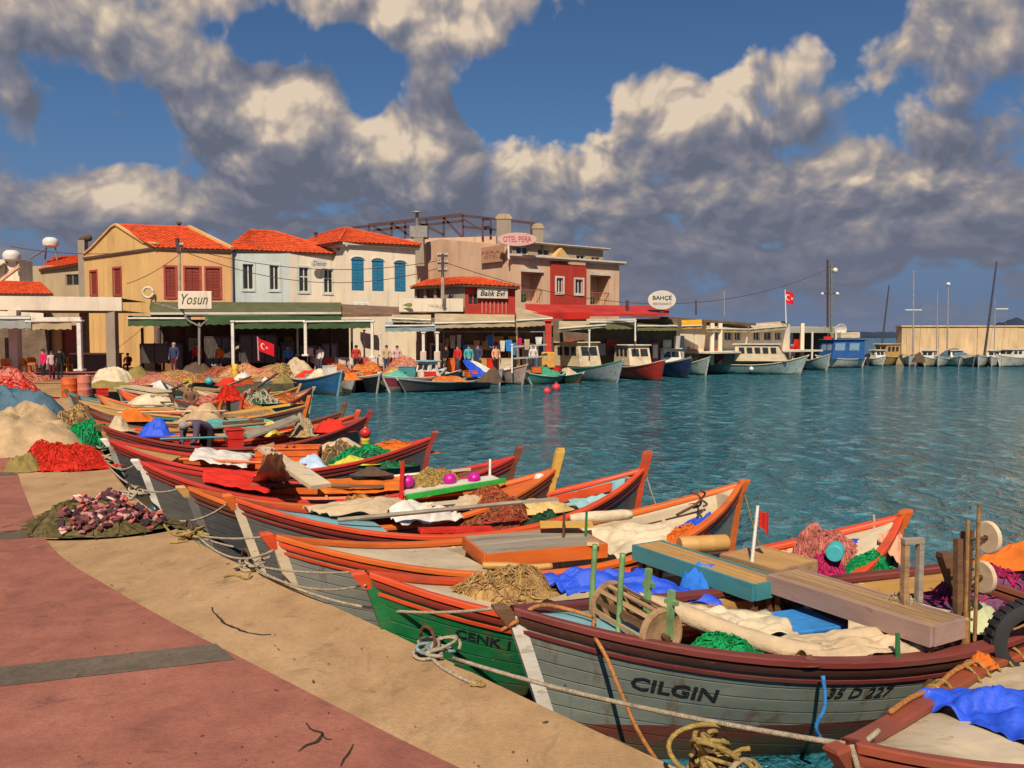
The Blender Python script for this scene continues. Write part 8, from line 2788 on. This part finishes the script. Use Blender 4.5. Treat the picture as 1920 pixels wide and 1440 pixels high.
# ================================================================== people
SKIN = mat('skin', (.42, .24, .16), rough=.6, var=.1, bump=0)
HAIR = mat('dark_hair', (.025, .018, .014), rough=.7, bump=.3)
HAIRG = mat('grey_hair', (.28, .26, .24), rough=.7, bump=.3)
EYE = mat('eye', (.03, .02, .015), rough=.3, bump=0)
SHOE = mat('shoe_leather', (.03, .025, .02), rough=.6)
def person(label, foot, height, face, pose='stand', top=None, legs=None, hair=HAIR, long_hair=False, seed=0, group=None, lean=0.0):
    """one continuous skinned body in the given pose, clothes and hair as its children; local +y is the way the person faces"""
    k = height / 1.75
    rnd = random.Random(seed)
    sw = rnd.uniform(-.05, .05)
    J = {}
    if pose in ('stand', 'walk'):
        st = .16 if pose == 'walk' else .03
        J.update(pel=(0, 0, .95), waist=(0, .01, 1.08), chest=(0, .0, 1.30), neck=(0, .0, 1.47), head=(0, .02, 1.60), crown=(0, .01, 1.70),
                 shL=(-.19, 0, 1.42), shR=(.19, 0, 1.42), elL=(-.25, -.03 - sw, 1.14), elR=(.25, -.03 + sw, 1.14), wrL=(-.24, .08 - sw, .92), wrR=(.24, .08 + sw, .92),
                 hipL=(-.095, 0, .90), hipR=(.095, 0, .90), knL=(-.10, .02 + st * .6, .50), knR=(.10, .02 - st * .2, .50), anL=(-.10, st, .09), anR=(.10, -st, .09), toL=(-.115, st + .17, .035), toR=(.115, -st + .17, .035))
    elif pose == 'sit':
        J.update(pel=(0, 0, .52), waist=(0, .0, .66), chest=(0, .03, .88), neck=(0, .06, 1.05), head=(0, .10, 1.18), crown=(0, .10, 1.28),
                 shL=(-.19, .04, 1.0), shR=(.19, .04, 1.0), elL=(-.26, .10, .74), elR=(.26, .10, .74), wrL=(-.14, .32, .66), wrR=(.14, .32, .66),
                 hipL=(-.10, .03, .50), hipR=(.10, .03, .50), knL=(-.13, .43, .50), knR=(.13, .43, .50), anL=(-.13, .42, .09), anR=(.13, .42, .09), toL=(-.14, .58, .035), toR=(.14, .58, .035))
    else:   # bend forward, arms reaching down
        J.update(pel=(0, -.12, .88), waist=(0, .02, .98), chest=(0, .24, 1.04), neck=(0, .41, 1.04), head=(0, .53, 1.00), crown=(0, .62, .98),
                 shL=(-.19, .36, 1.02), shR=(.19, .36, 1.02), elL=(-.22, .42, .74), elR=(.22, .42, .74), wrL=(-.16, .52, .52), wrR=(.16, .52, .52),
                 hipL=(-.10, -.12, .84), hipR=(.10, -.12, .84), knL=(-.12, -.02, .47), knR=(.12, -.02, .47), anL=(-.12, -.08, .09), anR=(.12, -.08, .09), toL=(-.13, .09, .035), toR=(.13, .09, .035))
    rad = dict(pel=.135, waist=.125, chest=.145, neck=.058, head=.098, crown=.075, shL=.072, shR=.072, elL=.047, elR=.047, wrL=.032, wrR=.032, hipL=.095, hipR=.095, knL=.062, knR=.062, anL=.045, anR=.045, toL=.035, toR=.035)
    E = [('pel', 'waist'), ('waist', 'chest'), ('chest', 'neck'), ('neck', 'head'), ('head', 'crown'), ('chest', 'shL'), ('chest', 'shR'), ('shL', 'elL'), ('shR', 'elR'), ('elL', 'wrL'), ('elR', 'wrR'), ('pel', 'hipL'), ('pel', 'hipR'), ('hipL', 'knL'), ('hipR', 'knR'), ('knL', 'anL'), ('knR', 'anR'), ('anL', 'toL'), ('anR', 'toR')]
    for s in ('L', 'R'):
        w_, e_ = V(J['wr' + s]), V(J['el' + s])
        d = (w_ - e_).normalized()
        J['pa' + s] = tuple(w_ + d * .085)
        rad['pa' + s] = .034
        E.append(('wr' + s, 'pa' + s))
    names = list(J)
    me = bpy.data.meshes.new('body')
    me.from_pydata([tuple(V(J[n]) * k) for n in names], [(names.index(a), names.index(b)) for a, b in E], [])
    ob = bpy.data.objects.new('body_build', me)
    COL.objects.link(ob)
    ob.modifiers.new('skin', 'SKIN')
    for i, n in enumerate(names):
        sv = me.skin_vertices[0].data[i]
        r = rad[n] * k
        sv.radius = (r * 1.12, r * .80) if n in ('pel', 'waist', 'chest') else (r, r)
        sv.use_root = n == 'pel'
    ss = ob.modifiers.new('sub', 'SUBSURF')
    ss.levels = 1
    ss.render_levels = 1
    dg = bpy.context.evaluated_depsgraph_get()
    dg.update()
    ev = bpy.data.meshes.new_from_object(ob.evaluated_get(dg))
    vs = [v.co.copy() for v in ev.vertices]
    fs = [tuple(p.vertices) for p in ev.polygons]
    vn = [v.normal.copy() for v in ev.vertices]
    bpy.data.objects.remove(ob)
    root = thing('person', label, 'person', foot, face, group)
    mb = MB()
    mb.add(vs, fs)
    # fingers and thumbs, curled a little
    for s, sg in (('L', -1), ('R', 1)):
        p = V(J['pa' + s]) * k
        d = (V(J['pa' + s]) - V(J['wr' + s])).normalized()
        side = d.cross(V((1, 0, 0))).normalized()
        inn = V((-sg, 0, 0))
        for q, ln in ((-1.5, .060), (-.5, .075), (.5, .070), (1.5, .055)):
            b0 = p + side * q * .017 * k
            mb.tube([b0 - d * .02 * k, b0 + d * ln * .6 * k, b0 + d * ln * .95 * k + inn * .012 * k, b0 + d * ln * 1.2 * k + inn * .03 * k], .0085 * k, 6, .006 * k)
        b0 = p - d * .045 * k + side * -.025 * k
        mb.tube([b0, b0 + (d * .5 - side) * .035 * k + inn * .01 * k, b0 + (d * 1.2 - side) * .045 * k + inn * .02 * k], .010 * k, 6, .007 * k)
    # nose, ears
    hd, cr = V(J['head']) * k, V(J['crown']) * k
    upd = (cr - hd).normalized()
    fw = (V((0, 1, 0)) - upd * upd.y).normalized()
    if pose == 'bend':
        fw = V((0, .25, -1)).normalized()
        fw = (fw - upd * fw.dot(upd)).normalized()
    sd = V((1, 0, 0))
    mb.ball(hd + fw * .100 * k - upd * .005, .017 * k, 6)
    for s in (-1, 1):
        mb.ball(hd + sd * s * .096 * k, .022 * k, 6, (.5, 1, 1.3))
    mb.build('body', SKIN, root, smooth='all')
    mb = MB()
    for s in (-1, 1):
        mb.ball(hd + fw * .088 * k + sd * s * .034 * k + upd * .025 * k, .010 * k, 6)
    mb.build('eyes', EYE, root)
    mb = MB()
    mb.beam(hd + fw * .092 * k - upd * .045 * k - sd * .022 * k, hd + fw * .092 * k - upd * .045 * k + sd * .022 * k, .008 * k, .008 * k)
    mb.build('mouth', mat('lips', (.30, .11, .09), bump=0), root)
    mb = MB()
    rr = .108 * k
    rings = []
    for i in range(7):
        a = (i / 6) * (1.75 if not long_hair else 2.2)
        rings.append([hd + upd * (.035 * k + math.cos(a) * rr) + (sd * math.cos(b) + fw * math.sin(b)) * (math.sin(a) * rr + .001) - (fw * .022 * k) for b in [j * 2 * math.pi / 12 for j in range(12)]])
    mb.loft(rings, True)
    mb.build('hair', hair, root, smooth='all')
    # clothes from the nearest bone of each face
    zone = {}
    for a, b in E:
        pair = {a, b}
        if pair & {'neck'} and pair & {'head'} or 'crown' in pair:
            zone[(a, b)] = None
        elif any(n.startswith('pa') for n in pair):
            zone[(a, b)] = None
        elif any(n.startswith('to') for n in pair):
            zone[(a, b)] = 'shoes'
        elif any(n[:2] in ('hi', 'kn', 'an') for n in pair):
            zone[(a, b)] = 'trousers'
        else:
            zone[(a, b)] = 'jacket'
    def near(p):
        best = None
        for (a, b) in E:
            A, B = V(J[a]) * k, V(J[b]) * k
            t_ = max(0, min(1, (p - A).dot(B - A) / max((B - A).length_squared, 1e-9)))
            dd_ = (A.lerp(B, t_) - p).length - (rad[a] + (rad[b] - rad[a]) * t_) * k * .9
            if best is None or dd_ < best[0]:
                best = (dd_, zone[(a, b)])
        return best[1]
    sets = {'jacket': [], 'trousers': [], 'shoes': []}
    for f in fs:
        c = sum((vs[i] for i in f), V()) / len(f)
        z = near(c)
        if z:
            sets[z].append(f)
    for nm, m, off in (('jacket', top, .020), ('trousers', legs, .014), ('shoes', SHOE, .012)):
        ids = sorted({i for f in sets[nm] for i in f})
        if not ids:
            continue
        re_ = {i: j for j, i in enumerate(ids)}
        mb = MB()
        mb.add([vs[i] + vn[i] * off * k for i in ids], [tuple(re_[i] for i in f) for f in sets[nm]])
        mb.build(nm, m, root, smooth='all')
    return root
def clo(name, col):
    return cloth(name, col)
JK = {n: clo(n, c) for n, c in (('hot_pink_jacket', (.60, .02, .10)), ('white_pink_top', (.55, .35, .36)), ('black_jacket', (.018, .018, .02)), ('dark_red_jacket', (.14, .02, .02)), ('navy_jacket', (.04, .055, .12)), ('scarlet_jacket', (.55, .03, .03)), ('brown_jacket', (.20, .11, .07)), ('plum_jacket', (.10, .08, .12)), ('teal_shirt', (.08, .36, .36)), ('jeans', (.05, .06, .10)), ('dark_trousers', (.025, .025, .028)), ('maroon_trousers', (.10, .03, .035)), ('pale_shirt', (.50, .42, .40)), ('red_shirt', (.42, .04, .03)))}
def at_px(px, py):
    return P(px, py)
person('person in a hot pink jacket and dark trousers standing with two companions', at_px(82, 713), 1.62, R(150), 'stand', JK['hot_pink_jacket'], JK['dark_trousers'], long_hair=True, seed=1)
person('smaller person in a white and pink top beside the pink jacket', at_px(98, 711), 1.50, R(200), 'stand', JK['white_pink_top'], JK['maroon_trousers'], long_hair=True, seed=2)
person('person all in black right of the pink jacket', at_px(113, 712), 1.66, R(20), 'walk', JK['black_jacket'], JK['dark_trousers'], seed=3)
person('person in a dark red jacket sitting on the paving by the yellow house', P(241, 697), 1.6, R(180), 'sit', JK['dark_red_jacket'], JK['dark_trousers'], seed=4)
person('man in a navy jacket standing alone behind the net heaps', at_px(327, 701), 1.9, R(170), 'stand', JK['navy_jacket'], JK['maroon_trousers'], hair=HAIRG, seed=5)
person('person in a scarlet jacket behind the dark covered heap', at_px(371, 697), 1.82, R(190), 'walk', JK['scarlet_jacket'], JK['dark_trousers'], seed=6)
person('man in a brown jacket sitting on the pale posted boat', B12.at(.12, .2, .40), 1.4, R(200), 'sit', JK['brown_jacket'], JK['maroon_trousers'], seed=7)
person('man in a plum jacket bending over the dark red boat', B8.at(.36, .25, .15), 1.6, R(150), 'bend', JK['plum_jacket'], JK['dark_trousers'], hair=HAIRG, seed=8)
person('person in a teal shirt before the hanging cloths', V((gpt(878, 51.3).x, 51.8, 0)), 1.75, R(190), 'stand', JK['teal_shirt'], JK['dark_trousers'], seed=9)
person('person in navy beside the teal shirt', V((gpt(895, 51.6).x, 52.3, 0)), 1.78, R(150), 'walk', JK['navy_jacket'], JK['jeans'], seed=10)
person('person in a red shirt behind the slate hulled cabin boat', V((gpt(1144, 62).x, 62.5, 0)), 1.8, R(190), 'stand', JK['red_shirt'], JK['dark_trousers'], seed=11)
person('person in a pale shirt under the slanting beige awning', V((gpt(1066, 57.5).x, 58.5, 0)), 1.7, R(180), 'stand', JK['pale_shirt'], JK['jeans'], seed=12)
person('person in a pale shirt beside the right white pillar', V((gpt(744, 52.8).x, 53, 0)), 1.7, R(180), 'stand', JK['white_pink_top'], JK['maroon_trousers'], seed=13)
person('person in black at the foot of the second white pillar', V((gpt(836, 52).x, 52.5, 0)), 1.7, R(120), 'walk', JK['black_jacket'], JK['dark_trousers'], seed=14)
person('person in a red shirt before the flat kiosk', V((gpt(1493, 78).x, 79, 0)), 1.7, R(180), 'stand', JK['red_shirt'], JK['jeans'], seed=15)

for i, (px, d, nm, m1, m2, fc) in enumerate(((412, 53.5, 'orange top', C_ORANGE, JK['jeans'], 170), (540, 53, 'light blue shirt', C_SKY, JK['dark_trousers'], 200), (600, 52.6, 'white shirt', C_WHITE, JK['jeans'], 160), (668, 52.8, 'red shirt', JK['red_shirt'], JK['dark_trousers'], 190), (725, 53.2, 'beige shirt', C_BEIGE, JK['jeans'], 175), (858, 52.6, 'red top', JK['scarlet_jacket'], JK['jeans'], 150), (930, 53.0, 'peach top', C_PEACH, JK['dark_trousers'], 210), (1000, 54.0, 'white top', C_WHITE, JK['jeans'], 180))):
    person('person in %s under the awnings, %s' % ('an ' + nm if nm[0] in 'aeiou' else 'a ' + nm, ('right of the dark covered heap', 'right of the flag pole', 'by the second white awning post', 'left of the third white awning post', 'right of the third white awning post', 'right of the white pillars', 'among the hanging cloths', 'left of the red pillar')[i]), V((gpt(px, d).x, d, 0)), 1.72, R(fc), 'walk' if i % 2 else 'stand', m1, m2, seed=30 + i, long_hair=i % 3 == 0)
